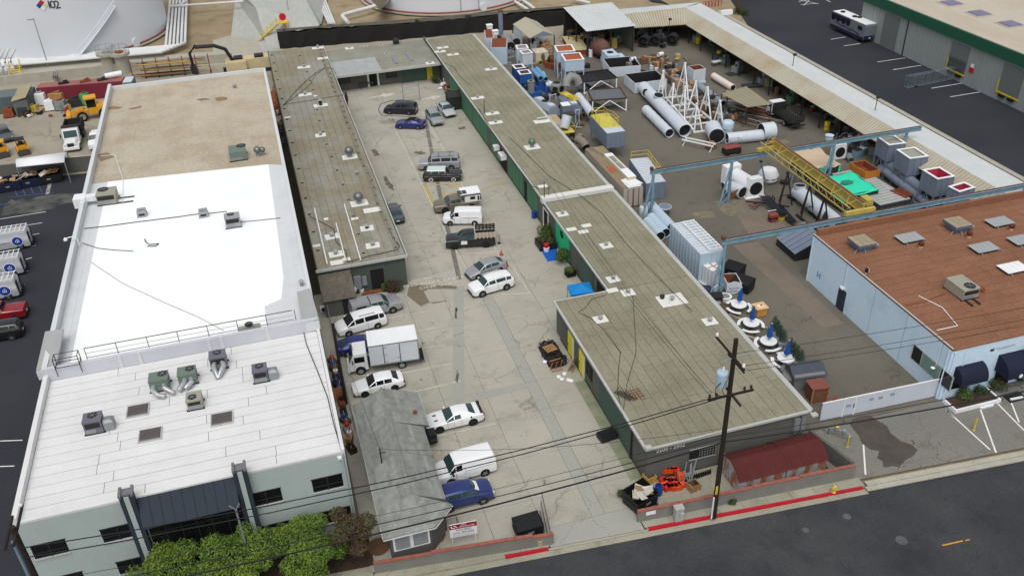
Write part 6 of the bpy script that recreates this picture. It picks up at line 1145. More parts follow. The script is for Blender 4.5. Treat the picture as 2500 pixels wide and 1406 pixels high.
x,y,rz,l,w=R3((1740,662),(1765,652),(1752,634),2.6);t=thing('white_cage_tank','white ribbed water tank on pale base by the blue crane leg','tank',(x,y,0),rz);obj('body',MB().bx(-l/2,l/2,-w/2,w/2,.7,2.6),WHITE,t);ribs_part(t,l,w,.7,2.6,M_PW,.4);obj('base_blocks',MB().bx(-l/2-.3,l/2+.2,-w/2-.3,w/2+.2,0,.68),M_PW,t);obj('top_grid',MB().bx(-l/2,l/2,-.03,.03,2.61,2.66).bx(-.03,.03,-w/2,w/2,2.612,2.665),WOOD,t)
x,y,rz,l,w=R3((1523,463),(1570,455),(1480,355),2.6);t=thing('shipping_container','long cream shipping container with rusty roof behind the shed','container',(x,y,0),rz);m_ct=mat('cream_container',C(190,184,172),.7,.12,.8,col2=C(160,140,118),thr=(.6,.8));obj('body',MB().bx(-l/2,l/2,-w/2,w/2,.15,2.6),m_ct,t);ribs_part(t,l-.02,w-.02,.2,2.5,m_ct,.45,.04)
obj('roof',MB().bx(-l/2+.03,l/2-.03,-w/2+.03,w/2-.03,2.602,2.63),mat('container_roof',C(146,130,104),.9,.2,.6),t)
for k in(-.62,-.05,.05,.62):obj('door_bar',MB().bx(k*l/2*.9-.025,k*l/2*.9+.025,-w/2-.1,-w/2-.05,.2,2.5),RUST,t)
t2=thing('roof_duct','long cream duct section lying on the container roof','duct',(x+.45,y-.5,2.64),rz+.02);obj('casing',MB().bx(-.55,.55,-4.2,3.2,0,.55),mat('cream_duct',C(212,204,176),.7,.08,1),t2);obj('top_panel',MB().bx(-.55,.55,-4.2,-1.7,.552,.58).bx(-.55,.55,2.4,3.2,.552,.58),WHITE,t2);obj('grille',MB().bx(-.3,.25,-1.6,.2,.552,.575).bx(-.3,.25,.4,2.2,.552,.575),GALV,t2)
for k in range(2):o=tag(obj('loose_sheet',MB().box((0,0,0),(1.7,2.2,.06),.25-.2*k),WHITE),['upper','lower'][k]+' loose white panel at the near end of the container roof','panel','white panels on the container');o.location=(x+.35-.15*k,y-5.1-.2*k,2.78-.08*k)
t2=thing('ladder','grey ladder lying at the far end of the container roof','ladder',(x-.3,y+4.6,2.66),rz+.25);obj('rail',MB().bx(-.22,-.17,-1.8,1.8,0,.06),GALV,t2);obj('rail',MB().bx(.17,.22,-1.8,1.8,0,.06),GALV,t2)
for i in range(10):obj('rung',MB().bx(-.17,.17,-1.7+i*.36,-1.66+i*.36,.01,.05),GALV,t2)
t2=thing('cable_heap','tangled orange cable on the container roof','cable',(x-.5,y-.6,2.66));cm=MB()
for k in range(4):cm.tube([(sin(j*1.3+k)*.5,cos(j*.9+k*2)*.8-.2*j*.3,.04+.02*(j%2))for j in range(8)],.03,4)
obj('coil',cm,mat('orange_cable',C(222,110,80),.6,0),t2)
for a,b,c,s in(((1198,116),(1237,115),(1224,94),'pale blue container with rust-red ribbed roof, nearer'),((1185,93),(1205,92),(1190,73),'pale container with rust-red roof, farther')):
 x,y,rz,l,w=R3(a,b,c,3.2);t=thing('red_roof_container',s,'container',(x,y,0),rz,'containers with rust-red roofs');obj('body',MB().bx(-l/2,l/2,-w/2,w/2,.1,3.15),M_LB if 'nearer' in s else M_PW,t);ribs_part(t,l,w,.1,3.1,M_LB if 'nearer' in s else M_PW,.8)
 for i in range(12):obj('roof_rib',MB().bx(-l/2+.1,l/2-.1,-w/2+w*i/12+.05,-w/2+w*(i+1)/12-.04,3.152,3.22),RUST,t)
for px,py,s in((1195,70,'small white box vent on the farther red-roofed container'),(1209,84,'small white box vent between the red-roofed containers')):t=thing('box_vent',s,'vent',P(px,py,3.25));obj('case',MB().bx(-.45,.45,-.45,.45,0,.6),WHITE,t);obj('cap',MB().bx(-.55,.55,-.55,.55,.6,.68),WHITE,t)
def big_pipe(label,a,b,r,z=None,m=M_PW,n=22,group=None,nozzles=(),bands=0):
 z=r if z is None else z;A_,B_=P(*a,z),P(*b,z);t=thing('steel_pipe',label,'pipe',((A_.x+B_.x)/2,(A_.y+B_.y)/2,0),0,group)
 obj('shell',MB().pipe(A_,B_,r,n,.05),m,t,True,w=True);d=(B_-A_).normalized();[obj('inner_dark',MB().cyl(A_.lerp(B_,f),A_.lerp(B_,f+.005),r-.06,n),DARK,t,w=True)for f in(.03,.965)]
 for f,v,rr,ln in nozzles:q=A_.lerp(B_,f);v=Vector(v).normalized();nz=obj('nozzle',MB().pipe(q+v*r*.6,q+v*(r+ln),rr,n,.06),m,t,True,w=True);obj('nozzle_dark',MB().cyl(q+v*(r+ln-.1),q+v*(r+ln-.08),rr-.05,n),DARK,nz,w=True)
 for k in range(bands):q=A_.lerp(B_,(k+.5)/bands);obj('band',MB().pipe(q-d*.06,q+d*.06,r+.03,n,.06),m,t,True,w=True)
 obj('saddle',MB().box(((A_.x+B_.x)/2,(A_.y+B_.y)/2,max(.1,z-r*.95)/2),(r*1.4,.4,max(.1,z-r*.95))),STEEL_D,t,w=True)if z>r*1.05 else None
 return t
big_pipe('longest white pipe with two open nozzles lying in the yard',(1571,214),(1673,320),.95,1.0,nozzles=((.14,(-.75,-.6,.35),.62,.25),(.36,(0,-.25,1),.75,.3)),bands=0)
big_pipe('shorter white banded pipe beside the longest one',(1577,268),(1635,326),.68,.7,bands=6)
big_pipe('pinkish white pipe lying behind the canopy',(1742,186),(1790,216),.55,.58,mat('pinkish_white',C(226,214,206),.7,.05,1))
big_pipe('white pipe along the lower edge of the tripod frames',(1774,339),(1862,330),.78,.8,bands=3)
t=big_pipe('short wide white pipe ring beside the stake truck',(1858,322),(1888,318),1.15,1.2)
big_pipe('white open drum standing tilted at the tripod frames',(1740,312),(1750,333),1.1,1.2)
big_pipe('pale blue tube nearest the shed roof edge',(1580,541),(1612,578),.62,.65,M_LB,group='pale blue tubes by the crane leg');big_pipe('pale blue tube in the middle of the bundle',(1590,531),(1625,570),.62,.65,M_LB,group='pale blue tubes by the crane leg');big_pipe('pale blue tube with black joint, farthest in the bundle',(1590,502),(1640,556),.62,.65,M_LB,group='pale blue tubes by the crane leg',bands=2)
big_pipe('grey duct on the far left of the yard',(1233,92),(1247,113),.75,2.2,mat('duct_grey',C(140,142,140),.6,.1,1));big_pipe('second grey duct behind the first',(1252,92),(1261,104),.75,2.2,MATS['duct_grey'])
big_pipe('left of two light blue tubes on the blue casing',(1301,172),(1320,192),.38,2.3,mat('tube_blue',C(110,160,200),.5,.08,1));big_pipe('right of two light blue tubes on the blue casing',(1311,169),(1333,194),.38,2.3,MATS['tube_blue'])
big_pipe('white diagonal duct beside the yellow-topped casing',(1412,236),(1446,280),.62,1.6,bands=3)
big_pipe('white pipe with open mouth under the yellow crane',(1946,467),(2052,552),.85,1.0,nozzles=((.06,(0,.1,1),.7,.2),),bands=0)
big_pipe('long slate pipe under the slate hoppers, upper',(2165,398),(2260,470),.6,1.6,M_GB);big_pipe('long slate pipe under the slate hoppers, lower',(2150,410),(2275,505),.55,.9,M_GB,bands=6)
t=big_pipe('grey-blue pipe with square flange beyond the tripod frames',(1700,205),(1765,255),.55,.6,mat('pipe_blue_grey',C(140,152,160),.6,.1,1),bands=3)
casing('strong blue ribbed casing with two tubes on it',(1316,200),(1340,198),(1322,176),1.7,.05,M_BL,M_PW,slats=9)
t=thing('rusty_vessel','round rusty brown vessel lying by the white lean-to','vessel',P(1468,140));ax_=Vector((.35,-.9,.0));obj('shell',MB().lathe([(.3,-2.1),(1.1,-1.8),(1.45,-1.0),(1.45,.6),(1.1,1.2),(1.05,2.2),(.2,2.25)],n=20),mat('rusty_vessel',C(104,74,66),.8,.25,1),t,True).matrix_local=Matrix.Translation((0,0,1.5)) @Matrix.Rotation(PI/2,4,'X') @Matrix.Rotation(.0,4,'Y');obj('ring',MB().pipe((0,.6,1.5),(0,.75,1.5),1.55,20,.12),RUST,t);obj('feet',MB().bx(-1,1,-.6,-.4,0,.5).bx(-1,1,.8,1.0,0,.5),STEEL_D,t)
for px,py,s,hh,rr in((1297,238,'tall grey cylinder tank by the shed edge',2.6,.55),(1275,164,'slim grey cylinder behind the blue hoppers',2.2,.4),(1442,139,'small white drum beside the rusty vessel',1.2,.35)):
 t=thing('cylinder_tank',s,'tank',P(px,py));obj('shell',MB().lathe([(rr,0),(rr,hh),(rr*1.08,hh),(rr*1.08,hh+.08)],n=16),MATS['duct_grey']if 'grey' in s else WHITE,t,True);obj('lid',MB().lathe([(rr*.5,hh+.08),(rr*.5,hh+.14)],n=12),STEEL_D,t)
t=thing('exhaust_stack','grey exhaust stack with rusty cap at the rear of the yard','stack',P(1224,100));obj('pipe',MB().cyl((0,0,0),(0,0,5.4),.42,14),M_GB,t,True);obj('cap',MB().lathe([(.55,5.4),(.55,5.6),(.1,5.7)],n=14),RUST,t);obj('stay',MB().box((0,0,.5),(1.2,1.2,.9)),STEEL_D,t)
def elbow(label,px,py,r,pts,m=M_PW):
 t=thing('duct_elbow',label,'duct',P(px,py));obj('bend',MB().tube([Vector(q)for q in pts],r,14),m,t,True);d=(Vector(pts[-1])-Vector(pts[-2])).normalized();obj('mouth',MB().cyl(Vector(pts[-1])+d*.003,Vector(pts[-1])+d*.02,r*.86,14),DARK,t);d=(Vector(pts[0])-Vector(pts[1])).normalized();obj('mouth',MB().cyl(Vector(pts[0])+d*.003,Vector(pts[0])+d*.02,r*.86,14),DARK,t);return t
elbow('white hooked duct elbow near the orange board',1790,480,.8,[(-.9,.9,.9),(-.3,.8,1.0),(.4,.2,.95),(.7,-.9,.85)])
elbow('grey hooped duct elbow on the casings',1398,232,.7,[(-1.2,-.3,1.6),(-1.0,0,2.4),(-.2,.3,2.9),(.7,.2,2.5),(1.0,0,1.6)],MATS['duct_grey'])
elbow('rusty grey curved pipe by the container end',1424,372,.62,[(-.5,1.0,1.5),(-.3,.5,1.6),(0,0,1.4),(.1,-.7,1.0)],mat('pipe_tarnish',C(136,128,116),.7,.2,1));elbow('small pale elbow left of the grey hoop',1342,226,.55,[(-.5,.3,1.2),(0,.2,1.3),(.5,-.3,1.2)])
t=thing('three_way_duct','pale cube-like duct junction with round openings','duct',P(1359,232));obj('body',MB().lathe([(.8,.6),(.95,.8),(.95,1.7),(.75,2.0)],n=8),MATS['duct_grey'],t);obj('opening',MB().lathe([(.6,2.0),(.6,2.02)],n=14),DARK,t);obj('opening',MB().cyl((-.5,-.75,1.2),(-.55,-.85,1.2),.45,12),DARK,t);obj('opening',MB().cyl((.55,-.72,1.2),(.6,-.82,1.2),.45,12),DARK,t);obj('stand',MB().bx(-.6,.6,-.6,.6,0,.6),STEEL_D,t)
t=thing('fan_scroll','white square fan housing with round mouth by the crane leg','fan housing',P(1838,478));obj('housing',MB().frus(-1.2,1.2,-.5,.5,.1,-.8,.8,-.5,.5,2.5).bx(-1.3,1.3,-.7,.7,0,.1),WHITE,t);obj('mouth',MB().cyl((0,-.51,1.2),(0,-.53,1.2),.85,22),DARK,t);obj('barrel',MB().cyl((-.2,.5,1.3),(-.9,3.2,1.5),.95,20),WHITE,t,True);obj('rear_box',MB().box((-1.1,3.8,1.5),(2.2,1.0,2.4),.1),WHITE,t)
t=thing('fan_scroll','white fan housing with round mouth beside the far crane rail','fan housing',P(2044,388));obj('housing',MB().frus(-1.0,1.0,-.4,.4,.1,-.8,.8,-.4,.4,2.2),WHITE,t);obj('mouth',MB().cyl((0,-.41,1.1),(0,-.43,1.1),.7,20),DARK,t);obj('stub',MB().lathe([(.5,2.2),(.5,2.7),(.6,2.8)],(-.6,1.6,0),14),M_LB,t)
t=thing('wrapped_bundle','white plastic-wrapped bundle under the yellow crane','bundle',P(1874,443));obj('wrap',MB().lathe([(.8,0),(1.25,.4),(1.3,1.1),(.95,1.7),(.3,1.9)],n=10),WHITE,t,True);obj('strap',MB().pipe((0,0,.7),(0,0,.8),1.32,10,.05),STEEL_D,t)
def table(label,a,b,c,z,topm,slatted,edge):
 x,y,rz,l,w=R3(a,b,c,z);t=thing('hopper_table',label,'steel frame',(x,y,0),rz,'braced hopper frames');q=.15
 obj('top_frame',MB().bx(-l/2,l/2,-w/2,-w/2+q,z-.2,z).bx(-l/2,l/2,w/2-q,w/2,z-.2,z).bx(-l/2,-l/2+q,-w/2+q,w/2-q,z-.2,z).bx(l/2-q,l/2,-w/2+q,w/2-q,z-.2,z),edge,t)
 obj('funnel',MB().frus(-.4,.4,-.4,.4,.25,-l/2+q,l/2-q,-w/2+q,w/2-q,z-.22),M_PW,t)
 if slatted==1:
  for i in range(14):obj('slat',MB().bx(-l/2+q,l/2-q,-w/2+q+(w-2*q)*i/14+.02,-w/2+q+(w-2*q)*(i+1)/14,z-.14,z-.1),topm,t)
 else:
  obj('inner_face',MB().frus(-.6,.6,-.6,.6,z-1.0,-l/2+q+.01,l/2-q-.01,-w/2+q+.01,w/2-q-.01,z-.19),topm,t)
  for i in range(6):obj('slat',MB().slab([(l*.05+i*.45,-w/2+q,z-.1),(l*.05+i*.45+.15,-w/2+q,z-.1),(l*.05+i*.4+.15,w/2-q,z-.1),(l*.05+i*.4,w/2-q,z-.1)],.05),STEEL_D,t)if l*.05+i*.45+.15<l/2-q else None
 for sx in(-1,1):
  for sy in(-1,1):obj('leg',MB().bx(sx*(l/2-.08)-.08,sx*(l/2-.08)+.08,sy*(w/2-.08)-.08,sy*(w/2-.08)+.08,0,z-.2),WHITE,t)
 for sy in(-1,1):obj('brace',MB().cyl((-l/2+.1,sy*w/2,.1),(0,sy*w/2,z-.25),.08,6),WHITE,t);obj('brace',MB().cyl((l/2-.1,sy*w/2,.1),(0,sy*w/2,z-.25),.08,6),WHITE,t)
table('braced white frame with open dark hopper',(1426,200),(1507,189),(1480,169),2.1,M_DIN,2,STEEL_D);table('braced white frame with flat grey slatted top and rusty edge',(1446,245),(1531,239),(1512,214),2.1,mat('grey_slats',C(104,108,112),.7,.1,1),1,mat('rust_brown_edge',C(78,54,48),.8,.2,2))
def housing(label,a,b,c,z,group=None):
 x,y,rz,l,w=R3(a,b,c,z);t=thing('faceted_housing',label,'housing',(x,y,0),rz,group);obj('body',MB().ext([(-l/2,.9),(-l/2,z-.6),(-l/4,z),(l/4,z),(l/2,z-.6),(l/2,.9)],-w/2,w/2,'y'),M_GB if 'second' in label else mat('pale_slate',C(156,168,180),.6,.07,1),t);obj('port',MB().lathe([(.5,z+.002),(.5,z+.05)],(.1,.2,0),16),DARK,t);obj('hatch',MB().bx(-.4,.5,-w/2+.4,-w/2+1.3,z+.002,z+.08),M_PW,t);obj('hatch',MB().bx(-.4,.5,w/2-1.3,w/2-.5,z+.002,z+.08),M_PW,t);legs_part(t,l-.2,w-.4,.9,STEEL_D,False);ribs_part(t,l+.02,w+.02,.95,z-.65,MATS['pale_slate']if 'pale_slate' in MATS else M_GB,.9,.03);return t
housing('pale slate faceted housing beside the shed edge',(1338,264),(1366,257),(1338,230),2.5,'faceted housings');housing('second slate faceted housing with yellow ladder on it',(1388,258),(1420,254),(1384,226),2.5,'faceted housings')
t=thing('yellow_ladder','yellow walkway section lying on the slate housing','walkway',P(1391,236,2.56),.25);obj('rail',MB().bx(-.55,-.48,-2,2,0,.15),YELLOW,t);obj('rail',MB().bx(.48,.55,-2,2,0,.15),YELLOW,t)
for i in range(9):obj('rung',MB().bx(-.48,.48,-1.9+i*.45,-1.7+i*.45,.02,.08),YELLOW,t)
def tallbox(label,a,b,c,z,m,cap,z0=.6,nm='filter_box'):
 x,y,rz,l,w=R3(a,b,c,z);t=thing(nm,label,'steel box',(x,y,0),rz);obj('body',MB().bx(-l/2,l/2,-w/2,w/2,z0,z),m,t);ribs_part(t,l,w,z0,z,m,.8,.04);obj('cap',MB().bx(-l/2-.08,l/2+.08,-w/2-.08,w/2+.08,z+.002,z+.1),cap,t);legs_part(t,l,w,z0,STEEL_D,False);return t
tallbox('slate box with white and rust frame beside the yellow ladder',(1374,260),(1392,258),(1384,251),2.7,M_GB,WHITE);tallbox('greenish box with dark sheet cap in front of the slate housings',(1383,284),(1404,280),(1398,273),2.8,mat('grey_green_steel',C(98,112,108),.6,.1,1),mat('dark_cap',C(66,58,60),.7,.2,1),1.2)
casing('row of pale boxes with tan lids along the shed edge',(1358,306),(1378,303),(1357,280),1.9,.1,M_PW,mat('tan_lid',C(190,172,140),.8,.15,1),slats=6)
t=thing('yellow_platform','small yellow platform carrying a tilted pipe by the shed edge','platform',P(1379,345));obj('deck',MB().bx(-1.2,1.2,-.9,.9,1.5,1.6),m_yt,t);legs_part(t,2.2,1.6,1.5,STEEL_D,True);obj('rail',MB().tube([(-1.2,.9,2.5),(-1.2,-.9,2.5),(1.2,-.9,2.5),(1.2,.9,2.5)],.04,5),YELLOW,t);obj('post',MB().cyl((-1.2,-.9,1.6),(-1.2,-.9,2.5),.04,5),YELLOW,t);obj('post',MB().cyl((1.2,-.9,1.6),(1.2,-.9,2.5),.04,5),YELLOW,t)
t=thing('tilted_pipe','short pale pipe tilted upward on the yellow platform','pipe',P(1383,318,1.6));obj('shell',MB().pipe((-.3,.2,.3),(.35,.6,1.9),.68,20,.06),M_PW,t,True);obj('inside',MB().cyl((.2,.5,1.6),(.22,.51,1.63),.6,16),DARK,t)
def tripod(k,ax,ay,base,h):
 q=[P(*b)for b in base];c=sum(q,Vector())/len(q);apex=Vector((c.x,c.y,h));t=thing('tripod_frame','white tripod frame '+['at the far left of the group','tallest at the back of the group','beside the longest pipe, rear','in the middle of the group','right of the middle','second from the right','in front beside the drum','rightmost, beside the blue bin'][k],'steel frame',(c.x,c.y,0),0,'white tripod frames')
 for p_ in q:obj('leg',MB().cyl(p_,apex,.11,6),WHITE,t,w=True)
 obj('head',MB().box(apex,(.3,.3,.25)),WHITE,t,w=True);m_=[p_.lerp(apex,.45)for p_ in q]
 for i in range(len(q)):obj('tie',MB().cyl(m_[i],m_[(i+1) %len(q)],.06,5),WHITE,t,w=True)
for k,(base,h)in enumerate((([(1604,240),(1617,243),(1626,238)],4.3),([(1651,228),(1681,252),(1668,226)],5.2),([(1625,256),(1640,268),(1657,252)],3.4),([(1655,282),(1671,296),(1676,280)],4.6),([(1680,265),(1705,262),(1698,250)],3.8),([(1706,280),(1736,298),(1722,276)],4.4),([(1680,306),(1695,322),(1714,320)],3.8),([(1742,300),(1765,310),(1752,296)],3.4))):tripod(k,0,0,base,h)
for k,(a,b)in enumerate((((1620,242),(1665,238)),((1632,262),(1690,256)),((1645,276),(1700,268)),((1660,292),(1715,284)),((1680,309),(1732,302)),((1692,326),(1730,322)),((1665,238),(1735,298)),((1625,245),(1692,324)))):
 A_,B_=P(*a),P(*b);d=B_-A_;o=tag(obj('base_beam',MB().box((0,0,.14),(d.length,.22,.22)),WHITE),'white base beam under the tripod frames, '+['farthest crosswise','second crosswise','third crosswise','fourth crosswise','fifth crosswise','nearest crosswise','long one on the right','long one by the pipe'][k],'steel beam','white beams under the tripods');o.location=(A_+B_)/2;o.rotation_euler=(0,0,atan2(d.y,d.x));o.location.z+=.02*k/8+ (.24 if k>5 else 0)
t=thing('folding_trestle','pair of white trestle beams in front of the longest pipe','trestle',P(1705,360),-.9);
for dy in(-.45,.45):obj('beam',MB().box((0,dy,.8),(4.6,.16,.16)),WHITE,t)
for x in(-2,2):obj('cross_leg',MB().cyl((x,-.8,0),(x,.45,.75),.05,5).cyl((x,.8,0),(x,-.45,.75),.05,5),WHITE,t)
m_bx=mat('cardboard',C(176,140,104),.85,.2,2);random.seed(11)
spots=[(1545,165),(1570,155),(1590,150),(1612,155),(1640,168),(1655,180),(1630,188),(1640,200),(1655,210),(1668,205),(1680,222),(1695,232),(1700,248),(1712,258),(1722,272),(1735,262),(1745,278),(1752,288),(1785,292),(1690,212),(1600,165),(1660,195)]
for k,(px,py)in enumerate(spots):
 p=P(px,py);t=thing('crate_pallet','pallet of rusty fittings in the long scrap row, number %s from the far end'% ['one','two','three','four','five','six','seven','eight','nine','ten','eleven','twelve','thirteen','fourteen','fifteen','sixteen','seventeen','eighteen','nineteen','twenty','twenty-one','twenty-two'][k],'pallet',p,RU(-.2,.2),'pallets of fittings in the scrap row');h=RU(.5,1.2);l,w=RU(1.4,2.2),RU(1.2,1.8)
 obj('pallet',MB().bx(-l/2,l/2,-w/2,w/2,0,.14),WOOD_D,t);m=RC([m_bx,mat('dull_rust',C(120,86,66),.9,.3,2),WOOD,M_PW,STEEL_D])
 for i in range(3):
  for j in range(2):hh=h*RU(.6,1);obj('carton',MB().box((-l/2+l*(i+.5)/3,-w/2+w*(j+.5)/2,.14+hh/2),(l/3-.05,w/2-.05,hh),RU(-.06,.06)),RC([m,m_bx,MATS['dull_rust']if 'dull_rust' in MATS else m,WOOD_D,GALV]),t)
 if k%3==0:obj('pipe_piece',MB().pipe((-.5,0,h+.5),(.5,.2,h+.5),.33,14,.05),WHITE if k<6 else STEEL_D,t)
x,y,rz,l,w=R3((1685,195),(1711,193),(1702,168),2.2);t=thing('square_duct','pale square duct with dark mouth standing in the scrap row','duct',P(1698,199),.0);open_box(t,2.1,2.1,.3,2.3,M_PW,RUST,1.4,None,pitch=.7);obj('plinth',MB().bx(-1.2,1.2,-1.2,1.2,0,.3),M_PW,t)
x,y,rz,l,w=R3((1484,138),(1512,135),(1502,118),2.0);t=thing('blue_tank_box','light blue ribbed box with round hole by the lean-to','steel box',(x,y,0),rz);obj('body',MB().bx(-l/2,l/2,-w/2,w/2,0,2.0).bx(l/2,l/2+1.4,-w/2,w/2-.8,0,1.3),M_LB,t);ribs_part(t,l,w,0,2.0,M_LB,.6,.05);obj('hole',MB().lathe([(.6,2.002),(.6,2.04)],n=16),DARK,t)
p=P(1386,102);x,y,rz,l,w=R3((1392,124),(1436,121),(1398,88),.9);t=thing('sheet_platform','low platform of pale planks with rusty edge','platform',(x,y,0),rz);obj('base',MB().bx(-l/2,l/2,-w/2,w/2,0,.8),RUST,t)
for i in range(9):obj('plank',MB().bx(-l/2+l*i/9+.03,-l/2+l*(i+1)/9-.03,-w/2,w/2,.802,.9),mat('pale_plank',C(206,192,150),.8,.15,1),t)
for k,(px,py,s)in enumerate(((1318,150,'yellow-tan machine cluster behind the light blue hoppers'),(1330,128,'tan crate by the gabled shelter'),(1312,120,'white pump set near the white hoppers'),(1300,235,'blue pump beside the tall grey cylinder'),(1242,148,'tangle of grey ductwork by the shed edge'),(1352,165,'rusty brackets beside the hopper legs'),(1258,136,'dark box under the grey ducts'))):
 p=P(px,py);t=thing('machine_cluster',s,'machinery',p,.1*k,'odd machines in the left of the yard');m=[M_CRY,WOOD,WHITE,M_BL,MATS['duct_grey'],RUST,STEEL_D][k]
 obj('base',MB().bx(-1.1,1.1,-1.2,1.2,0,.9 if k!=0 else 1.9),m if k!=0 else mat('cream_box',C(206,200,180),.7,.08,1),t);obj('motor',MB().cyl((-.6,-.3,1.2),(.5,.4,1.4),.38,12),m,t);obj('bracket',MB().box((.4,-.5,1.2),(.3,.9,.9),.4),m,t);obj('valve',MB().lathe([(.25,.9),(.3,1.6),(.1,1.9)],(-.5,.6,0),10),STEEL_D,t)
 for i in range(4):obj('strut',MB().cyl((RU(-1,1),RU(-1,1),.9),(RU(-1,1),RU(-1,1),2.1),.05,5),m,t)
# crane runways and bridge
def runway(label,y,z,x0,x1,posts):
 t=thing('crane_runway',label,'crane',(x0,y,0));obj('beam',MB().bx(x0,x1,y-.05,y+.05,z-.42,z).bx(x0,x1,y-.16,y+.16,z-.47,z-.42).bx(x0,x1,y-.18,y+.18,z,z+.06),M_CRANE,t,w=True);obj('rail',MB().bx(x0+.2,x1-.2,y-.05,y+.05,z+.06,z+.16),M_RAIL,t,w=True);obj('stop',MB().box((x0+.15,y,z+.25),(.3,.4,.4)),M_RAIL,t,w=True)
 for x,aframe in posts:
  obj('column',MB().bx(x-.13,x+.13,y-.13,y+.13,0,z-.47),M_CRANE,t,w=True)
  if aframe:
   bx_=x-1.5;obj('stay',MB().cyl((bx_,y-.6,0),(x,y,z-.8),.12,6),M_CRANE,t,w=True)
   for k in range(5):f0,f1=k/5,(k+.8)/5;obj('lacing',MB().cyl((bx_+(x-bx_)*f0,y-.6+.6*f0,(z-.8)*f0),(x,y,(z-.8)*f1),.05,5),M_CRANE,t,w=True)
   obj('stay',MB().cyl((x+.7,y+.7,0),(x,y,z-1.2),.08,6),M_CRANE,t,w=True)
runway('blue crane runway beam on laced legs, farther one across the yard',86.6,6.0,41.2,77.8,[(41.6,True),(51.7,True),(65.5,True),(75.8,True)])
runway('blue crane runway beam on laced legs, nearer one by the brown roof',68.95,6.3,41.0,84,[(41.4,True),(52.4,False),(60.7,False),(69,False),(77.5,False)])
cr=thing('bridge_crane','yellow overhead bridge crane spanning the two blue runways','crane',(56.6,78,6.2))
obj('girder',MB().bx(57.2,57.3,69.2,87.2,6.4,7.3).bx(57.0,57.5,69.2,87.2,7.3,7.38).bx(57.0,57.5,69.2,87.2,6.32,6.4),M_CRY,cr,w=True);obj('top_rust',MB().bx(57.05,57.45,69.3,87,7.382,7.4),M_RAIL,cr,w=True)
obj('chord',MB().bx(55.5,55.62,69.2,87.2,6.4,6.5),M_CRY,cr,w=True);obj('chord',MB().bx(55.5,55.62,69.2,87.2,7.1,7.2),M_CRY,cr,w=True)
for i in range(24):
 y0=69.3+i*.74;obj('lattice',MB().cyl((55.56,y0,6.45 if i%2 else 7.15),(55.56,y0+.74,7.15 if i%2 else 6.45),.035,5),M_CRY,cr,w=True)
for i in range(7):y0=70+i*2.7;obj('cross_tie',MB().cyl((55.56,y0,7.15),(57.1,y0+.3,7.3),.04,5),M_CRY,cr,w=True);obj('cross_tie',MB().cyl((55.56,y0,7.15),(57.1,y0+1.5,7.3),.03,5),M_CRY,cr,w=True)
obj('end_truck',MB().bx(54.9,58.4,68.75,69.15,6.5,6.95),M_CRY,cr,w=True);obj('end_truck',MB().bx(54.9,58.4,86.4,86.8,6.2,6.65),M_CRY,cr,w=True);obj('hoist',MB().bx(58.0,58.8,69.8,71,6.6,7.3),M_CRY,cr,w=True)
for k,(px,py)in enumerate(((1912,500),(1965,530),(2000,560),(1850,455),(1940,445))):
 p=P(px,py);t=thing('pipe_stand','dark steel A-frame stand under the yellow crane, '+['left front','middle','right by the runway','far left','far right'][k],'steel frame',p,0,'dark A-frame stands');h=4.2 if k<3 else 3.4
 for sx,sy in((-.9,-.5),(.9,-.5),(0,.9)):obj('leg',MB().cyl((sx,sy,0),(0,0,h),.09,6),M_GB if k>2 else STEEL_D,t)
 obj('tie',MB().cyl((-.6,-.35,h*.35),(.6,-.35,h*.35),.06,5),STEEL_D,t);obj('head',MB().box((0,0,h),(.3,.3,.2)),STEEL_D,t)
for k in range(3):tag(obj('floor_beam',MB().box((0,0,0),(.22,12,.22)),STEEL_D),'long dark floor beam under the yellow crane, '+['left','middle','right'][k],'steel beam','dark floor beams under the crane').location=(56.0+k*1.7,75,.12)
for k,(px,py,n)in enumerate(((1870,500,6),(1902,520,5))):
 for i in range(n):tag(obj('steel_tube',MB().cyl(P(px-15+i*4.5,py-22,.7-.4*k),P(px+25+i*4.5,py+22,.7-.4*k),.08,6),mat('black_tube',C(40,42,52),.4,.1,2)),'black steel tube in the '+('stack on trestles' if k==0 else 'lower stack')+' by the crane','steel tube','black tubes on trestles' if k==0 else 'black tubes on the floor')
t=thing('cargo_trestle','dark trestles carrying black tubes','trestle',P(1872,505));obj('beam',MB().box((-1.2,.6,.5),(2.4,.15,.15),-.6),STEEL_D,t);obj('beam',MB().box((1.0,-1.0,.5),(2.4,.15,.15),-.6),STEEL_D,t);obj('feet',MB().bx(-1.4,-1.2,.4,.8,0,.43),STEEL_D,t);obj('feet',MB().bx(.9,1.1,-1.2,-.8,0,.43),STEEL_D,t)
t=thing('orange_board','leaning orange-brown board by the white elbow','board',P(1794,487),.3);obj('sheet',MB().box((0,0,.75),(1.2,.06,1.5),0,.35),mat('orange_brown_board',C(176,112,66),.8,.12,1),t)
t=thing('red_cart','small red tool cart by the crane runway','cart',P(1886,540));obj('tray',MB().bx(-.5,.5,-.35,.35,.6,.95),mat('faded_red',C(150,74,66),.7,.15,2),t);obj('shelf',MB().bx(-.5,.5,-.35,.35,.15,.2),MATS['faded_red'],t);obj('handle',MB().box((.0,.4,1.2),(1.1,.06,.06)),WHITE,t)
for sx in(-1,1):obj('post',MB().bx(sx*.45-.03,sx*.45+.03,-.3,.3,.2,.6),STEEL_D,t)
x,y,rz,l,w=R3((1955,610),(1985,560),(1945,540),1.4);t=thing('sloped_cover','dark ribbed sloping cover against the blue building corner','cover',tuple(P(1948,612)));obj('frame',MB().ext([(-1.6,.0),(-1.6,.9),(1.6,2.3),(1.6,0)],-1.9,1.9,'y'),STEEL_D,t)
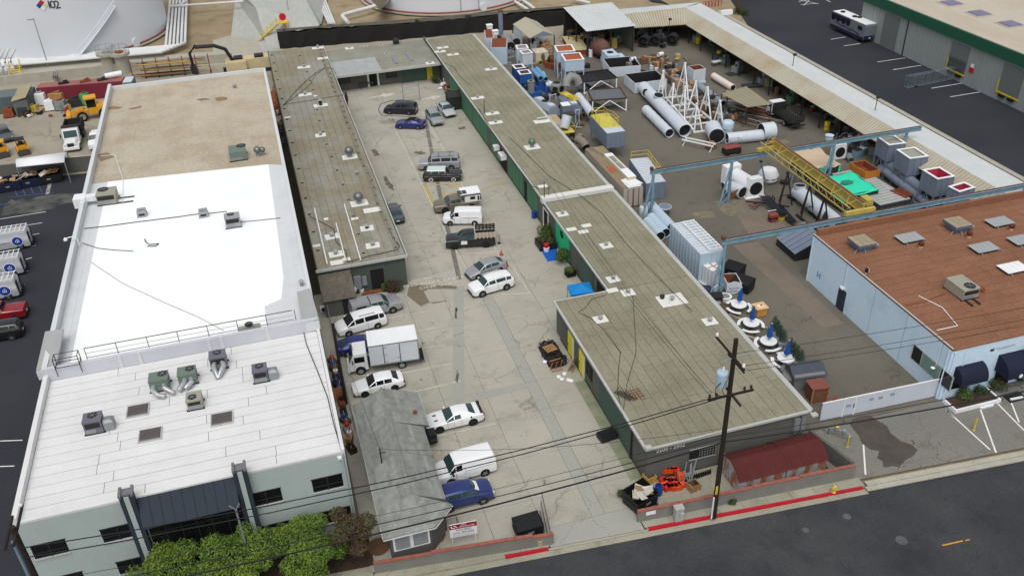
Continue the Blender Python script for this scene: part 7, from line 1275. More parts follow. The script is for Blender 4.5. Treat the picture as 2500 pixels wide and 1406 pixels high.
for i in range(5):obj('panel',MB().slab([(-1.7,-1.9+i*.78,.95),(1.62,-1.9+i*.78,2.4),(1.62,-1.2+i*.78,2.4),(-1.7,-1.2+i*.78,.95)],.06),M_GB,t)
# open sheds round the yard
def corrug(p0,p1,q1,q0,pitch,depth,m,name,par,sheets=1):
 p0,p1,q1,q0=map(Vector,(p0,p1,q1,q0));L_=(p1-p0).length;n=max(4,int(L_/pitch));nn=(p1-p0).cross(q0-p0).normalized();nn=nn if nn.z>0 else-nn
 per=max(2,n//sheets);k=0
 while k<n:
  e=min(n,k+per);vs=[];fs=[]
  for i in range(k,e+1):
   for f,dz in((0,1),(.7,1),(.78,0),(.92,0))if i<e else((0,1),):
    u=(i+f)/n;o=nn*depth*dz;vs+= [p0.lerp(p1,u)+o,q0.lerp(q1,u)+o]
  for j in range(len(vs)//2-1):fs.append((2*j,2*j+1,2*j+3,2*j+2))
  o=obj(name,MB().add(vs,fs),m,par,w=True);o.modifiers.new('thick','SOLIDIFY').thickness=.02;k=e
S=thing('long_open_shed','long L-shaped open shed with white and tan corrugated roof round the yard','building',(78,110,0))
for i in range(7):pass
corrug((76.6,69.5,4.5),(76.6,150,4.5),(74.2,150,3.1),(74.2,69.5,3.1),.5,.17,M_CORR,'roof_sheet',S,16)
corrug((76.6,69.5,4.5),(76.6,150.5,4.5),(81.6,154,3.9),(81.6,69.5,3.9),.45,.03,M_CORRW,'roof_sheet',S,14)
corrug((64.6,150.8,4.5),(76.6,150.3,4.5),(74.2,145.0,3.1),(64.6,146.6,3.1),.5,.17,M_CORR,'roof_sheet',S,4)
corrug((64.6,150.8,4.5),(76.6,150.5,4.5),(81.6,154.5,3.9),(64.6,156,4.0),.45,.03,M_CORRW,'roof_sheet',S,4)
obj('ridge_cap',MB().cyl((76.6,69.5,4.6),(76.6,150.4,4.6),.1,6).cyl((64.6,150.8,4.6),(76.6,150.4,4.6),.1,6),M_CORRW,S,w=True)
obj('back_wall',MB().bx(81.3,81.45,69.5,154,0,3.85),M_GREYWALL,S,w=True);obj('back_wall',MB().prism([(64.6,155.4),(81.3,153.8),(81.3,153.95),(64.6,155.6)],0,3.9),M_GREYWALL,S,w=True);obj('end_wall',MB().bx(64.5,64.62,147,155,0,3.1),M_GREYWALL,S,w=True)
for i in range(17):y=70.5+i*4.6;obj('post',MB().bx(74.5,74.65,y-.07,y+.07,0,3.1),STEEL_D,S,w=True);obj('rafter',MB().slab([(74.3,y-.05,3.0),(76.6,y-.05,4.4),(76.6,y+.05,4.4),(74.3,y+.05,3.0)],.12),STEEL_D,S,w=True)
for i in range(3):obj('post',MB().bx(65+i*3.4,65.15+i*3.4,146.7,146.85,0,3.1),STEEL_D,S,w=True)
for k,(px,py)in enumerate(((1935,165),(2136,272),(1633,75))):
 p=P(px,py,4.2 if k<2 else 3.3);t=thing('flood_light',['far','near','rear'][k]+' black flood light on a post above the open shed','flood light',p);obj('pole',MB().cyl((0,0,0),(0,0,1.9),.05,6),STEEL_D,t);obj('head',MB().box((.1,0,1.95),(.5,.35,.25),.3,.3),STEEL_D,t)
LT=thing('white_lean_to','tall open lean-to with white corrugated roof at the back of the yard','building',(60,150,0))
corrug((55.2,156.6,5.3),(64.6,156.3,5.3),(63.9,143.3,4.6),(54.8,143.5,4.6),.42,.06,M_CORRW,'roof_sheet',LT,6)
for x,y in((55.2,144),(59.5,143.9),(63.6,143.8),(55.4,150),(55.4,156)):obj('post',MB().bx(x-.1,x+.1,y-.1,y+.1,0,4.5),STEEL_D,LT,w=True)
obj('back_wall',MB().bx(55.2,64.6,156.2,156.4,0,5.2),STEEL_D,LT,w=True);obj('side_wall',MB().bx(63.7,63.85,143.9,156,0,4.5),M_GREYWALL,LT,w=True)
GS=thing('gabled_shelter','small shelter with beige gable roof at the rear left of the yard','building',(49,154,0));z_e,z_r=3.1,4.0
e0,e1=P(1252,60,z_e),P(1293,94,z_e);r0,r1=P(1282,42,z_r),P(1326,77,z_r);f1=P(1354,86,z_e);f0=f1+(e0-e1)
mg=mat('beige_metal_roof',C(178,172,152),.8,.08,.4);obj('roof',MB().slab([e0,e1,r1,r0],.08).slab([r0,r1,f1,f0],.08),mg,GS,w=True);obj('gable_end',MB().slab([e1,f1,r1+Vector((0,0,-.05))],.05).add([e1,f1,r1,e1+Vector((0,.1,0)),f1+Vector((0,.1,0)),r1+Vector((0,.1,0))],[(0,1,2),(3,5,4)]),M_GB,GS,w=True)
for q in(e0,e1,f0,f1):obj('post',MB().bx(q.x-.08,q.x+.08,q.y+.1,q.y+.26,0,z_e-.08),STEEL_D,GS,w=True)
obj('side_panel',MB().slab([e0+Vector((.2,0,-.2)),e0.lerp(e1,.5)+Vector((.2,0,-.2)),Vector((*(e0.lerp(e1,.5)+Vector((.2,0,0)))[:2],.1)),Vector((e0.x+.2,e0.y,.1))],.06),M_PW,GS,w=True)
t=thing('canopy_sheet','tan flat sheet canopy on dark posts beside the stake truck','canopy',P(1822,262));c4=[P(1762,229,2.6),P(1822,211,2.6),P(1883,255,2.6),P(1825,262,2.6)]
for i in range(6):obj('panel',MB().slab([c4[0].lerp(c4[1],i/6),c4[0].lerp(c4[1],(i+1)/6-.01),c4[3].lerp(c4[2],(i+1)/6-.01),c4[3].lerp(c4[2],i/6)],.04),mat('tan_sheet',C(150,144,122),.8,.1,.6),t,w=True)
for q in c4:obj('post',MB().bx(q.x-.06,q.x+.06,q.y-.06,q.y+.06,0,2.5),STEEL_D,t,w=True)
random.seed(5)
for k in range(46):
 a=(RU(1762,1830),RU(235,290));z=RU(.05,.8);A_=P(*a,z);ln=RU(3,7);an=RU(-1.25,-.75)if k<34 else RU(-2.2,-.2);B_=A_+Vector((cos(an)*ln,sin(an)*ln,RU(-.1,.1)))
 tag(obj('steel_bar',MB().cyl(A_,Vector((B_.x,B_.y,max(.05,B_.z))),RU(.04,.09),5),RC([STEEL_D,mat('brown_bar',C(70,58,50),.8,.2,2),RUST,GALV])),'long loose steel bar in the heap beside the tan canopy','steel bar','bars in the heap by the canopy')
t=thing('bar_rack','dark rack frame holding steel bars beside the tan canopy','rack',P(1785,262));
for i in range(4):obj('upright',MB().cyl((-2+i*1.5,2.2-i*1.7,0),(-2+i*1.5,2.2-i*1.7,2.0),.08,5),STEEL_D,t);obj('arm',MB().box((-1.6+i*1.5,2.2-i*1.7,1.2),(1.0,.1,.1)),STEEL_D,t)
t=thing('blue_bin','small pale blue round bin beside the tripod frames','bin',P(1775,326));obj('drum',MB().lathe([(.75,0),(.85,1.6),(.8,1.7),(.6,1.9),(.3,1.95)],n=16),M_LB,t,True);obj('hoop',MB().pipe((0,0,.8),(0,0,.86),.84,16,.04),GALV,t)
t=thing('scissor_lift','old red-grey scissor lift near the far runway','lift',P(1785,375),.05);obj('chassis',MB().bx(-1.2,1.2,-.5,.5,.3,.8),STEEL_D,t);obj('deck',MB().bx(-1.2,1.2,-.55,.55,.95,1.05),mat('faded_red',C(150,104,96),.7,.15,2),t);obj('rail',MB().tube([(-1.2,-.5,1.9),(1.2,-.5,1.9),(1.2,.5,1.9),(-1.2,.5,1.9),(-1.2,-.5,1.9)],.035,5),GALV,t)
for sx in(-1,0,1):
 for sy in(-1,1):obj('post',MB().cyl((sx*1.2,sy*.5,1.0),(sx*1.2,sy*.5,1.9),.03,5),GALV,t)
for sx in(-1,1):
 for sy in(-1,1):obj('wheel',MB().cyl((sx*.85,sy*.5,.3),(sx*.85,sy*.62,.3),.28,14),TYRE,t)
t=thing('pallet_stack','stack of brown pallets beside the scissor lift','pallets',P(1735,362),.1)
for k in range(5):
 for i in range(5):obj('board',MB().bx(-.6,.6,-.5+i*.22,-.35+i*.22,.12+k*.16,.15+k*.16),WOOD,t)
 obj('runner',MB().bx(-.6,-.5,-.5,.5,.02+k*.16,.119+k*.16),WOOD_D,t);obj('runner',MB().bx(.5,.6,-.5,.5,.02+k*.16,.119+k*.16),WOOD_D,t)
t=thing('pallet_stack','orange pallets heaped by the far crane rail','pallets',P(1888,357),.4)
for k in range(4):
 for i in range(5):obj('board',MB().bx(-.6,.6,-.5+i*.22,-.35+i*.22,.1+k*.18,.13+k*.18),mat('orange_wood',C(196,142,84),.8,.2,2),t)
 obj('runner',MB().bx(-.6,-.5,-.5,.5,.01+k*.18,.099+k*.18),WOOD_D,t);obj('runner',MB().bx(.5,.6,-.5,.5,.01+k*.18,.099+k*.18),WOOD_D,t)
for k,(px,py,s)in enumerate(((1758,118,'dark work bench with legs by the rear corner of the yard'),(1790,148,'long dark welding table under the open shed'),(1798,180,'flat dark steel plate lying on the asphalt'),(1752,160,'small pale picnic bench in the yard'),(1835,212,'dark steel plate leaning by the tan canopy'))):
 p=P(px,py);t=thing('work_bench',s,'bench',p,[0,-.25,.05,.1,-.2][k]);l,w,h=[(4,1.6,1.0),(6,2.2,.9),(3.6,1.6,.08),(2.2,.8,.75),(3,1.5,.3)][k]
 obj('top',MB().bx(-l/2,l/2,-w/2,w/2,h-.08 if h>.1 else 0,h),M_PW if k==3 else mat('bench_steel',C(58,62,66),.6,.15,1),t)
 if h>.2:
  for sx in(-1,1):
   for sy in(-1,1):obj('leg',MB().bx(sx*l*.42-.05,sx*l*.42+.05,sy*w*.42-.05,sy*w*.42+.05,0,h-.08),STEEL_D,t)
for k,(px,py,m,s)in enumerate(((1704,106,YELLOW,'yellow drum at the rear corner'),(1755,140,YELLOW,'yellow bucket beside the welding table'),(2018,316,YELLOW,'yellow drum under the near end of the open shed'),(1873,210,M_CRY,'tan drum under the open shed'),(2146,360,MATS['duct_grey'],'grey drum under the open shed end'),(1980,275,RED,'small red can under the open shed'))):
 t=thing('drum',s,'drum',P(px,py),0,'drums under the open sheds');r_=.42 if k!=5 else .25;obj('shell',MB().lathe([(r_,0),(r_,1.1*r_/.42),(r_*.9,1.12*r_/.42)],n=14),m,t,True);obj('hoop',MB().pipe((0,0,.45*r_/.42),(0,0,.5*r_/.42),r_+.02,14,.03),STEEL_D,t)
random.seed(21);ORD='first second third fourth fifth sixth seventh eighth ninth tenth eleventh twelfth thirteenth fourteenth fifteenth sixteenth seventeenth eighteenth'.split()
for k in range(26):
 if k<18:x,y=RU(75.2,80.5),74+k*4.2+RU(-1,1)
 else:x,y=66+(k-18)*1.15,RU(148,154)
 h=RU(.9,2.0);t=thing('stored_machine','dim machine under the open shed, %s'% (ORD[k]+' from the near end of the long wing' if k<18 else ORD[k-18]+' from the left in the rear wing'),'machinery',(x,y,0),RU(-.4,.4),'machines in the long wing of the open shed' if k<18 else 'machines in the rear wing of the open shed')
 m=RC([STEEL_D,M_DG,GALV,MATS['duct_grey'],mat('dull_green',C(92,118,96),.7,.2,2),WOOD_D]);obj('base',MB().bx(-.8,.8,-.6,.6,0,h*.6),m,t);obj('head',MB().box((.2,0,h*.8),(.8,.7,h*.4)),m,t);obj('arm',MB().cyl((-.5,0,h*.6),(.6,.1,h),.12,8),STEEL_D,t);obj('wheel',MB().cyl((-.4,-.62,h*.4),(-.4,-.7,h*.4),.3,12),GALV,t)
for k in range(8):
 x,y=56+k*1.05,RU(146,154);t=thing('stored_machine','shop machine under the white lean-to, '+ORD[k]+' from the left','machinery',(x,y,0),RU(-.4,.4),'machines under the white lean-to');m=RC([mat('dull_green',C(92,118,96),.7,.2,2),GALV,M_CRY,STEEL_D]);h=RU(1.2,2.2);obj('base',MB().bx(-.5,.5,-.6,.6,0,h*.6),m,t);obj('head',MB().box((.1,-.1,h*.8),(.8,.8,h*.4)),m,t)
t=thing('green_machine','big grey-green machine at the mouth of the white lean-to','machinery',P(1511,100));obj('base',MB().bx(-.9,.9,-.8,.8,0,1.8),mat('machine_green',C(78,100,88),.6,.15,1),t);obj('cap',MB().lathe([(1.0,1.8),(1.3,2.1),(1.2,2.5),(.5,2.8)],n=14),MATS['machine_green'],t,True)
for k,(px,py,s)in enumerate(((1572,114,'left black round drum at the rear shed mouth'),(1600,112,'middle black round drum at the rear shed mouth'),(1641,110,'upright black wheel-like drum at the rear shed mouth'))):
 t=thing('black_drum',s,'drum',P(px,py),0,'black drums at the rear shed');obj('shell',MB().pipe((-.5,-.6,1.0),(.5,.6,1.0),1.0,18,.2),STEEL_D,t,True);obj('core',MB().cyl((-.3,-.4,1.0),(.3,.4,1.0),.5,12),BLACK_P,t);obj('chock',MB().bx(-.8,.8,-.3,.3,0,.2),WOOD_D,t)
wire('hose',[P(1670+25*cos(a)*.6+260*.98+0,252+6*sin(a),.05)for a in[i*.5 for i in range(14)]],.06,BLACK_P,'loop of black hose on the asphalt near the stake truck','hose')
t=thing('round_stand','round blue-topped stand by the pale blue tubes','stand',P(1622,524));obj('top',MB().lathe([(.75,.95),(.75,1.1),(.7,1.14)],n=18),M_GB,t);obj('rim',MB().pipe((0,0,1.02),(0,0,1.12),.8,18,.05),M_PW,t)
for a in(0,2.1,4.2):obj('leg',MB().cyl((.5*cos(a),.5*sin(a),0),(.5*cos(a),.5*sin(a),.95),.05,5),STEEL_D,t)
t=thing('propane_tank','upright white gas tank at the foot of the crane leg','tank',P(1570,532));obj('shell',MB().lathe([(.45,.1),(.55,.3),(.55,1.3),(.45,1.55),(.15,1.65)],n=16),M_PW,t,True);obj('collar',MB().lathe([(.2,1.6),(.2,1.85)],n=10),GALV,t)
# foliage
def foliage(par,name,blobs,n,size,mats,seed=1,flat=.0):
 rr=random.Random(seed);tot=sum(b[3]**2 for b in blobs);out=[MB()for _ in mats]
 for(bx_,by_,bz_,br)in blobs:
  k=int(n*br**2/tot)
  for _ in range(k):
   while True:
    d=Vector((rr.uniform(-1,1),rr.uniform(-1,1),rr.uniform(-1,1)))
    if .05<d.length<=1:break
   f=d.length;d.normalize();q=f**.45*(1+.16*sin(d.x*7+bx_*3)*cos(d.y*6+by_*2)+.1*rr.uniform(-1,1));p=Vector((bx_,by_,bz_))+d*br*q;p.z=bz_+(p.z-bz_)*(.85-flat)
   s=size*rr.uniform(.6,1.3);u=Vector((rr.uniform(-1,1),rr.uniform(-1,1),rr.uniform(-.7,.3))).normalized();nn=(d*.6+Vector((rr.uniform(-.6,.6),rr.uniform(-.6,.6),.8))).normalized();w=nn.cross(u)
   if w.length<.1:continue
   w.normalize();u=w.cross(nn)
   mi=rr.randrange(len(mats))if rr.random() <.55 else(0 if(sin(p.x*2.1+seed)+sin(p.y*2.6)+sin(p.z*2.4)) >0 else min(1,len(mats)-1))
   out[mi].add([p-u*s,p+w*s*.42-u*.1*s,p+u*s-nn*s*.25,p-w*s*.42-u*.1*s],[(0,1,2,3)])
 return[tag(obj(name,o,m,par),kind='stuff')for o,m in zip(out,mats)if o.f]
def leafmat(name,col):
 m=mat(name,col,.55,.25,3,spec=.3);b=m.node_tree.nodes['Principled BSDF'];return m
LG=[leafmat('leaf_bright',(.16,.24,.026)),leafmat('leaf_mid',(.085,.15,.02)),leafmat('leaf_dark',(.025,.06,.014))]
LR=[leafmat('leaf_maroon',(.07,.028,.024)),leafmat('leaf_olive',(.06,.065,.022)),leafmat('leaf_gold',(.12,.11,.03))]
LD=[leafmat('conifer_dark',(.012,.04,.022)),leafmat('conifer_mid',(.02,.06,.03))]
BARK=mat('bark',C(86,74,64),.95,.25,3)
def tree(label,x,y,h,r,mats,n,size,seed,lean=0,lumps=14):
 t=thing('street_tree',label,'tree',(x,y,0),0,'trees in front of the white warehouse');rr=random.Random(seed)
 tr=MB();tr.tube([(0,0,0),(.05,.05,h*.25),(.1,0,h*.5),(.05,0,h*.75)],.14,8)
 for k in range(7):a=k*.9+seed;tr.cyl((.08,0,h*(.35+.04*k)),(cos(a)*r*.6,sin(a)*r*.6,h*(.6+.04*k)),.07,6,.03)
 obj('trunk',tr,BARK,t,True)
 bl=[(0,0,h*.66,r*.6)]
 for k in range(lumps):a=2*PI*k/lumps+rr.uniform(-.3,.3);q=r*rr.uniform(.4,.85);bl.append((cos(a)*q,sin(a)*q,h*rr.uniform(.38,.9),r*rr.uniform(.18,.44)))
 foliage(t,'crown',bl,n,size,mats,seed);return t
tree('bright green tree at the lower left in front of the storefront',-11.6,46.0,4.4,2.7,LG,19000,.095,3);tree('bright green tree, middle one in front of the storefront',-7.4,46.2,4.5,2.5,LG,19000,.095,5);tree('bright green tree, largest, below the right-hand office window',-2.9,46.2,4.7,2.6,LG,21000,.095,8)
tree('dark red and olive tree beside the alley',.35,46.3,4.6,1.75,LR,9000,.085,13,lumps=8)
def shrub(label,px,py,r,h,mats,n,size=.09,seed=2,z=0,name='shrub'):
 t=thing(name,label,'shrub',P(px,py,z));rr=random.Random(seed);foliage(t,'leaves',[(rr.uniform(-r,r)*.5,rr.uniform(-r,r)*.4,h*rr.uniform(.35,.7),r*.6)for _ in range(5)],n,size,mats,seed);obj('stem',MB().cyl((0,0,0),(0,0,h*.6),.05,6),BARK,t);return t
shrub('red-leaved shrub by the plank end of the left-hand shed',965,712,1.1,1.3,[LR[0],LG[2],LR[0]],1500,.09,3);shrub('green bush in the shed doorway corner',945,708,.7,1.2,LG[1:],600,.09,4)
shrub('green potted bush by the emerald panel, upper',1331,580,1.0,1.6,LG[1:],1400,.1,5);shrub('green bush below the blue mat',1371,640,1.1,1.9,[LG[1],LG[2],LG[0]],1700,.1,6);shrub('small bush in the crate by the green panel',1391,664,.6,.9,LG[1:],600,.08,7,.7)
shrub('tufted plant beside the black street dumpster',1522,1212,.5,.7,[LG[2],LR[2]],500,.12,8);shrub('weed clump at the foot of the utility pole',1780,1225,.5,.5,[LG[2],LR[1]],400,.08,9);shrub('potted plants by the yellow wall panel',1063,203,.9,1.2,[LG[2],LR[1]],700,.12,10)
shrub('round yellow-green shrub in the white-edged planter',2434,950,.75,1.1,[LG[2],LR[1],LR[2]],1300,.08,11,.2);shrub('low dark shrub in the white-edged planter',2355,965,.9,.7,LG[2:]+[LG[1]],1000,.08,12,.2);shrub('low dark shrub at the right end of the planter',2395,958,.7,.7,LG[2:],700,.08,13,.2);shrub('grey-green plant at the right edge by the mat',2488,930,.5,.7,[LG[2]],400,.08,14)
shrub('dark bush on the dirt verge behind the open shed',1805,36,1.6,1.0,[LG[2],LR[1]],900,.16,15);shrub('palm-like plant at the top of the dirt verge',1770,-4,2.2,3.5,[LG[2],LD[0]],1200,.25,16)
t=thing('verge_trunk','bare brown tree trunk at the top edge of the photo','tree',P(1800,32));obj('trunk',MB().tube([(0,0,0),(.1,0,2),(.2,.1,5),(.3,0,9)],.5,8),BARK,t,True)
# picnic yard beside the blue building
def picnic(label,px,py,rz):
 t=thing('picnic_table',label,'picnic table',P(px,py),rz,'round white picnic tables');obj('table_top',MB().lathe([(.78,.7),(.78,.76)],n=24),WHITE,t,True)
 obj('pedestal',MB().cyl((0,0,.1),(0,0,.7),.06,8),BLACK_P,t)
 for k in range(3):
  a0=k*2*PI/3;n=8;b=MB();vs=[]
  for j in range(n+1):
   a=a0-.72+1.44*j/n
   for r_ in(1.02,1.32):vs+= [(r_*cos(a),r_*sin(a),.45),(r_*cos(a),r_*sin(a),.40)]
  fs=[]
  for j in range(n):o=j*4;fs+= [(o,o+2,o+6,o+4),(o+1,o+5,o+7,o+3),(o,o+4,o+5,o+1),(o+2,o+3,o+7,o+6)]
  fs+= [(0,1,3,2),(n*4,n*4+2,n*4+3,n*4+1)];obj('bench_seat',b.add(vs,fs),WHITE,t)
  obj('bench_leg',MB().cyl((0,0,.3),(1.15*cos(a0),1.15*sin(a0),.3),.035,6).cyl((1.15*cos(a0-.4),1.15*sin(a0-.4),0),(1.15*cos(a0-.4),1.15*sin(a0-.4),.4),.03,5).cyl((1.15*cos(a0+.4),1.15*sin(a0+.4),0),(1.15*cos(a0+.4),1.15*sin(a0+.4),.4),.03,5).box((1.15*cos(a0),1.15*sin(a0),.3),(.06,1.0,.06),a0),BLACK_P,t)
 return t
def umbrella(label,px,py):
 t=thing('closed_umbrella',label,'umbrella',P(px,py),0,'closed blue umbrellas');obj('pole',MB().cyl((0,0,.5),(.12,0,2.6),.025,6),GALV,t);n=12;vs=[];prof=[(.03,2.65),(.1,2.4),(.2,1.9),(.26,1.4),(.28,1.15)]
 for r_,z in prof:
  for i in range(n):a=2*PI*i/n;q=r_*(1.0 if i%2 else .6);vs.append((q*cos(a)+.05*(z-.5),q*sin(a),z))
 obj('canopy',MB().add(vs,[(k*n+i,(k+1)*n+i,(k+1)*n+(i+1) %n,k*n+(i+1) %n)for k in range(4)for i in range(n)]),mat('umbrella_blue',C(30,92,172),.8,.08,3),t);obj('finial',MB().lathe([(.04,2.65),(.05,2.72),(.01,2.76)],(.1,0,0),8),WHITE,t)
for k,(px,py)in enumerate(((1802,757),(1832,802),(1874,847),(1916,889))):
 s=['farthest, nearest the white trough','second, beside the wooden cabinet','third, beside the planters','nearest, beside the grey garden shed'][k];picnic('round white picnic table with curved benches, '+s,px,py,-.5+.5*k);umbrella('closed blue umbrella at the picnic table, '+s,px,py)
t=thing('wooden_cabinet','honey-coloured wooden cabinet with paper on top by the picnic tables','cabinet',P(1853,768));obj('carcass',MB().bx(-.55,.55,-.5,.5,.1,1.0),mat('honey_wood',C(206,150,76),.6,.12,2),t);obj('top',MB().bx(-.65,.65,-.6,.6,1.0,1.06),mat('pale_wood',C(224,186,128),.6,.1,2),t);obj('plinth',MB().bx(-.5,.5,-.45,.45,0,.1),WOOD_D,t)
o=tag(obj('paper_stack',MB().bx(-.25,.3,-.25,.2,0,.015),WHITE),'white paper with red wrapper on the wooden cabinet','paper');o.location=P(1853,768)+Vector((0,0,1.065));obj('wrapper',MB().box((.1,-.02,.06),(.2,.15,.1),.5),RED,o)
for k,(a,b)in enumerate((((1880,810),(1908,856)),((1918,866),(1950,905)))):
 A_,B_=P(*a),P(*b);t=thing('planter_box',['farther','nearer'][k]+' long grey planter box with small conifers','planter',(A_+B_)/2,atan2(B_.y-A_.y,B_.x-A_.x),'grey planter boxes');L_=(B_-A_).length;obj('trough',MB().bx(-L_/2,L_/2,-.3,.3,.35,.75),GALV,t)
 for sx in(-1,1):obj('leg',MB().bx(sx*(L_/2-.1)-.05,sx*(L_/2-.1)+.05,-.3,.3,0,.35),GALV,t)
 for i in range(4):
  c_=t.location+Vector(((i-1.5)*L_/4*cos(t.rotation_euler.z)+.25,(i-1.5)*L_/4*sin(t.rotation_euler.z)+.1,.7));s=thing('small_conifer','small dark conifer in the %s planter box, %s'% (['farther','nearer'][k],['first','second','third','last'][i]),'conifer',c_,0,'conifers in the planter boxes');foliage(s,'needles',[(0,0,.25,.42),(0,0,.65,.34),(0,0,1.0,.22),(0,0,1.25,.12)],500,.07,LD,i+k*5,-.3);obj('stem',MB().cyl((0,0,0),(0,0,1.2),.03,5),BARK,s)
strip_y=[((1735,690),(1765,705)),((1765,705),(1900,775)),((1790,770),(1900,815)),((1825,817),(1935,862)),((1700+185,880),(1960,905))]
lines(bpy.data.objects['yard'],[((1790,733),(1842,748)),((1780,766),(1830,787)),((1845,790),(1875,800)),((1823,818),(1856,830)),((1900,842),(1920,850)),((1878,872),(1900,880))],.12,.003,M_LINE)
t=thing('garden_shed','grey garden shed with dark pitched roof by the white gate','shed',P(1960,935),-.12);obj('wall',MB().bx(-1.4,1.4,-1.0,1.0,0,1.6),mat('shed_grey',C(122,122,120),.7,.08,1),t);m_ds=mat('slate_roof',C(72,78,90),.8,.12,1.5)
for s in(-1,1):obj('roof_slope',MB().slab([(-1.55,s*1.15,1.5),(1.55,s*1.15,1.5),(1.55,0,2.15),(-1.55,0,2.15)],.05),m_ds,t)
obj('gable',MB().ext([(-1.0,1.6),(1.0,1.6),(0,2.1)],-1.39,1.39,'x'),MATS['shed_grey'],t)
for k,(px,py)in enumerate(((1922,920),(1926,936))):t=thing('dish_cover',['upper','lower'][k]+' round grey lid leaning on the garden shed','lid',P(px,py));obj('disc',MB().lathe([(.02,1.15),(.6,1.05),(.72,.9),(.72,.85),(.6,0),(.55,0)],n=18),mat('shed_grey2',C(140,142,140),.6,.06,1),t,True);obj('rim',MB().pipe((0,0,.85),(0,0,.9),.75,18,.04),GALV,t)
t=thing('brick_hut','small brown hut with red lid behind the white gate','hut',P(1990,972),-.1);obj('body',MB().bx(-.7,.7,-.6,.6,0,1.5),mat('brown_panel',C(124,84,66),.85,.2,2),t);obj('lid',MB().bx(-.8,.8,-.7,.7,1.5,1.62),mat('oxide_lid',C(132,78,68),.8,.15,2),t)
for sx in(-1,1):obj('corner_post',MB().bx(sx*.72-.05,sx*.72+.05,-.68,-.6,0,1.5),WOOD,t)
def cone(label,px,py,m=ORANGE):
 t=thing('traffic_cone',label,'traffic cone',P(px,py),0,'traffic cones');obj('base',MB().bx(-.2,.2,-.2,.2,0,.04),BLACK_P if m is ORANGE else m,t);obj('body',MB().cyl((0,0,.04),(0,0,.7),.15,12,.03),m,t,True);obj('band',MB().cyl((0,0,.35),(0,0,.5),.092,12,.066),WHITE,t,True)
cone('dark-based traffic cone at the stall line behind the silver hybrid',1224,622);cone('red traffic cone right behind the silver hybrid',1237,649,RED);cone('red and white cone behind the white gate',2017,968,RED);cone('second cone lying place behind the white gate',2040,978)
t=thing('rope_post','black stanchion post behind the stake pickup','post',P(1219,594));obj('base',MB().lathe([(.22,0),(.2,.05)],n=14),BLACK_P,t);obj('pole',MB().cyl((0,0,.05),(0,0,1.1),.035,8),BLACK_P,t)
def dumpster(label,px,py,rz,l=2.1,w=1.5,h=1.3,m=BLACK_P,lid=True,load=None,group=None,tilt=False):
 t=thing('dumpster',label,'dumpster',P(px,py),rz,group);b=MB();k=.04
 b.add([(-l/2,-w/2,.12),(l/2,-w/2,.12),(l/2,w/2,.12),(-l/2,w/2,.12),(-l/2-.05,-w/2-.05,h*.82),(l/2+.05,-w/2-.05,h*.82),(l/2+.05,w/2+.05,h),(-l/2-.05,w/2+.05,h)],[(3,2,1,0),(0,1,5,4),(1,2,6,5),(2,3,7,6),(3,0,4,7)]);o=obj('body',b,m,t);o.modifiers.new('thick','SOLIDIFY').thickness=-.04
 for i in range(7):x=-l/2+.15+i*(l-.3)/6;obj('side_rib',MB().bx(x-.03,x+.03,-w/2-.1,-w/2-.02,.15,h*.8),m,t)
 obj('sleeve',MB().bx(-l/2-.14,-l/2-.05,-w/2+.2,w/2-.2,h*.5,h*.62),m,t);obj('sleeve',MB().bx(l/2+.05,l/2+.14,-w/2+.2,w/2-.2,h*.5,h*.62),m,t)
 if lid:
  for i in range(10):x0=-l/2+l*i/10;obj('lid_rib',MB().slab([(x0,-w/2-.08,h*.83),(x0+l/10-.03,-w/2-.08,h*.83),(x0+l/10-.03,w/2+.06,h+.02),(x0,w/2+.06,h+.02)],.05),m,t)
 if load:
  for i in range(10):obj('cardboard_piece',MB().box((RU(-l*.35,l*.35),RU(-w*.3,w*.3),h*.85+RU(0,.3)),(RU(.5,1.2),RU(.4,.9),.05),RU(-1,1),RU(-.4,.4),RU(-.4,.4)),RC([m_bx,WOOD,mat('white_rubbish',C(204,200,190),.8,.1,2)]),t)
 for sx in(-1,1):
  for sy in(-1,1):obj('caster',MB().cyl((sx*(l/2-.2),sy*(w/2-.2)-.04,.07),(sx*(l/2-.2),sy*(w/2-.2)+.04,.07),.07,8),TYRE,t)
 obj('label_plate',MB().box((0,-w/2-.11,h*.5),(.5,.01,.2)),GALV,t)
 return t
random.seed(31);m_nv=mat('navy_dumpster',C(36,40,66),.6,.12,2)
dumpster('overfull navy dumpster at the left edge under the white canopy',25,462,.08,3.0,1.8,1.5,m_nv,False,True,'dumpsters with cardboard');dumpster('overfull navy dumpster in the middle under the white canopy',73,452,.08,3.0,1.8,1.5,m_nv,False,True,'dumpsters with cardboard');dumpster('overfull dark dumpster at the right under the white canopy',124,443,.08,3.0,1.8,1.5,BLACK_P,False,True,'dumpsters with cardboard')
dumpster('closed black dumpster behind the street wall by the sign',1289,1298,.05,1.9,1.2,1.25);dumpster('open black dumpster full of rubbish at the driveway',1562,1228,.35,2.0,1.6,1.4,BLACK_P,False,True);dumpster('closed black dumpster behind the white trough, nearer',1812,706,-.95,1.9,1.4,1.3);dumpster('closed black dumpster behind the white trough, farther',1790,672,-.95,1.9,1.4,1.3)
t=thing('white_trough','white steel trough with round end beside the crane leg','trough',P(1783,706),-.2);open_box(t,1.5,1.9,.35,1.35,M_PW,RUST,None,None,pitch=3);obj('round_end',MB().cyl((0,-.96,.8),(0,-1.04,.8),.75,20),M_PW,t);obj('end_bar',MB().box((0,-1.07,.8),(1.0,.04,.05)).box((0,-1.07,.45),(1.0,.04,.05)),GALV,t);obj('feet',MB().bx(-.6,-.45,-.8,.8,0,.35),GALV,t);obj('feet',MB().bx(.45,.6,-.8,.8,0,.35),GALV,t)
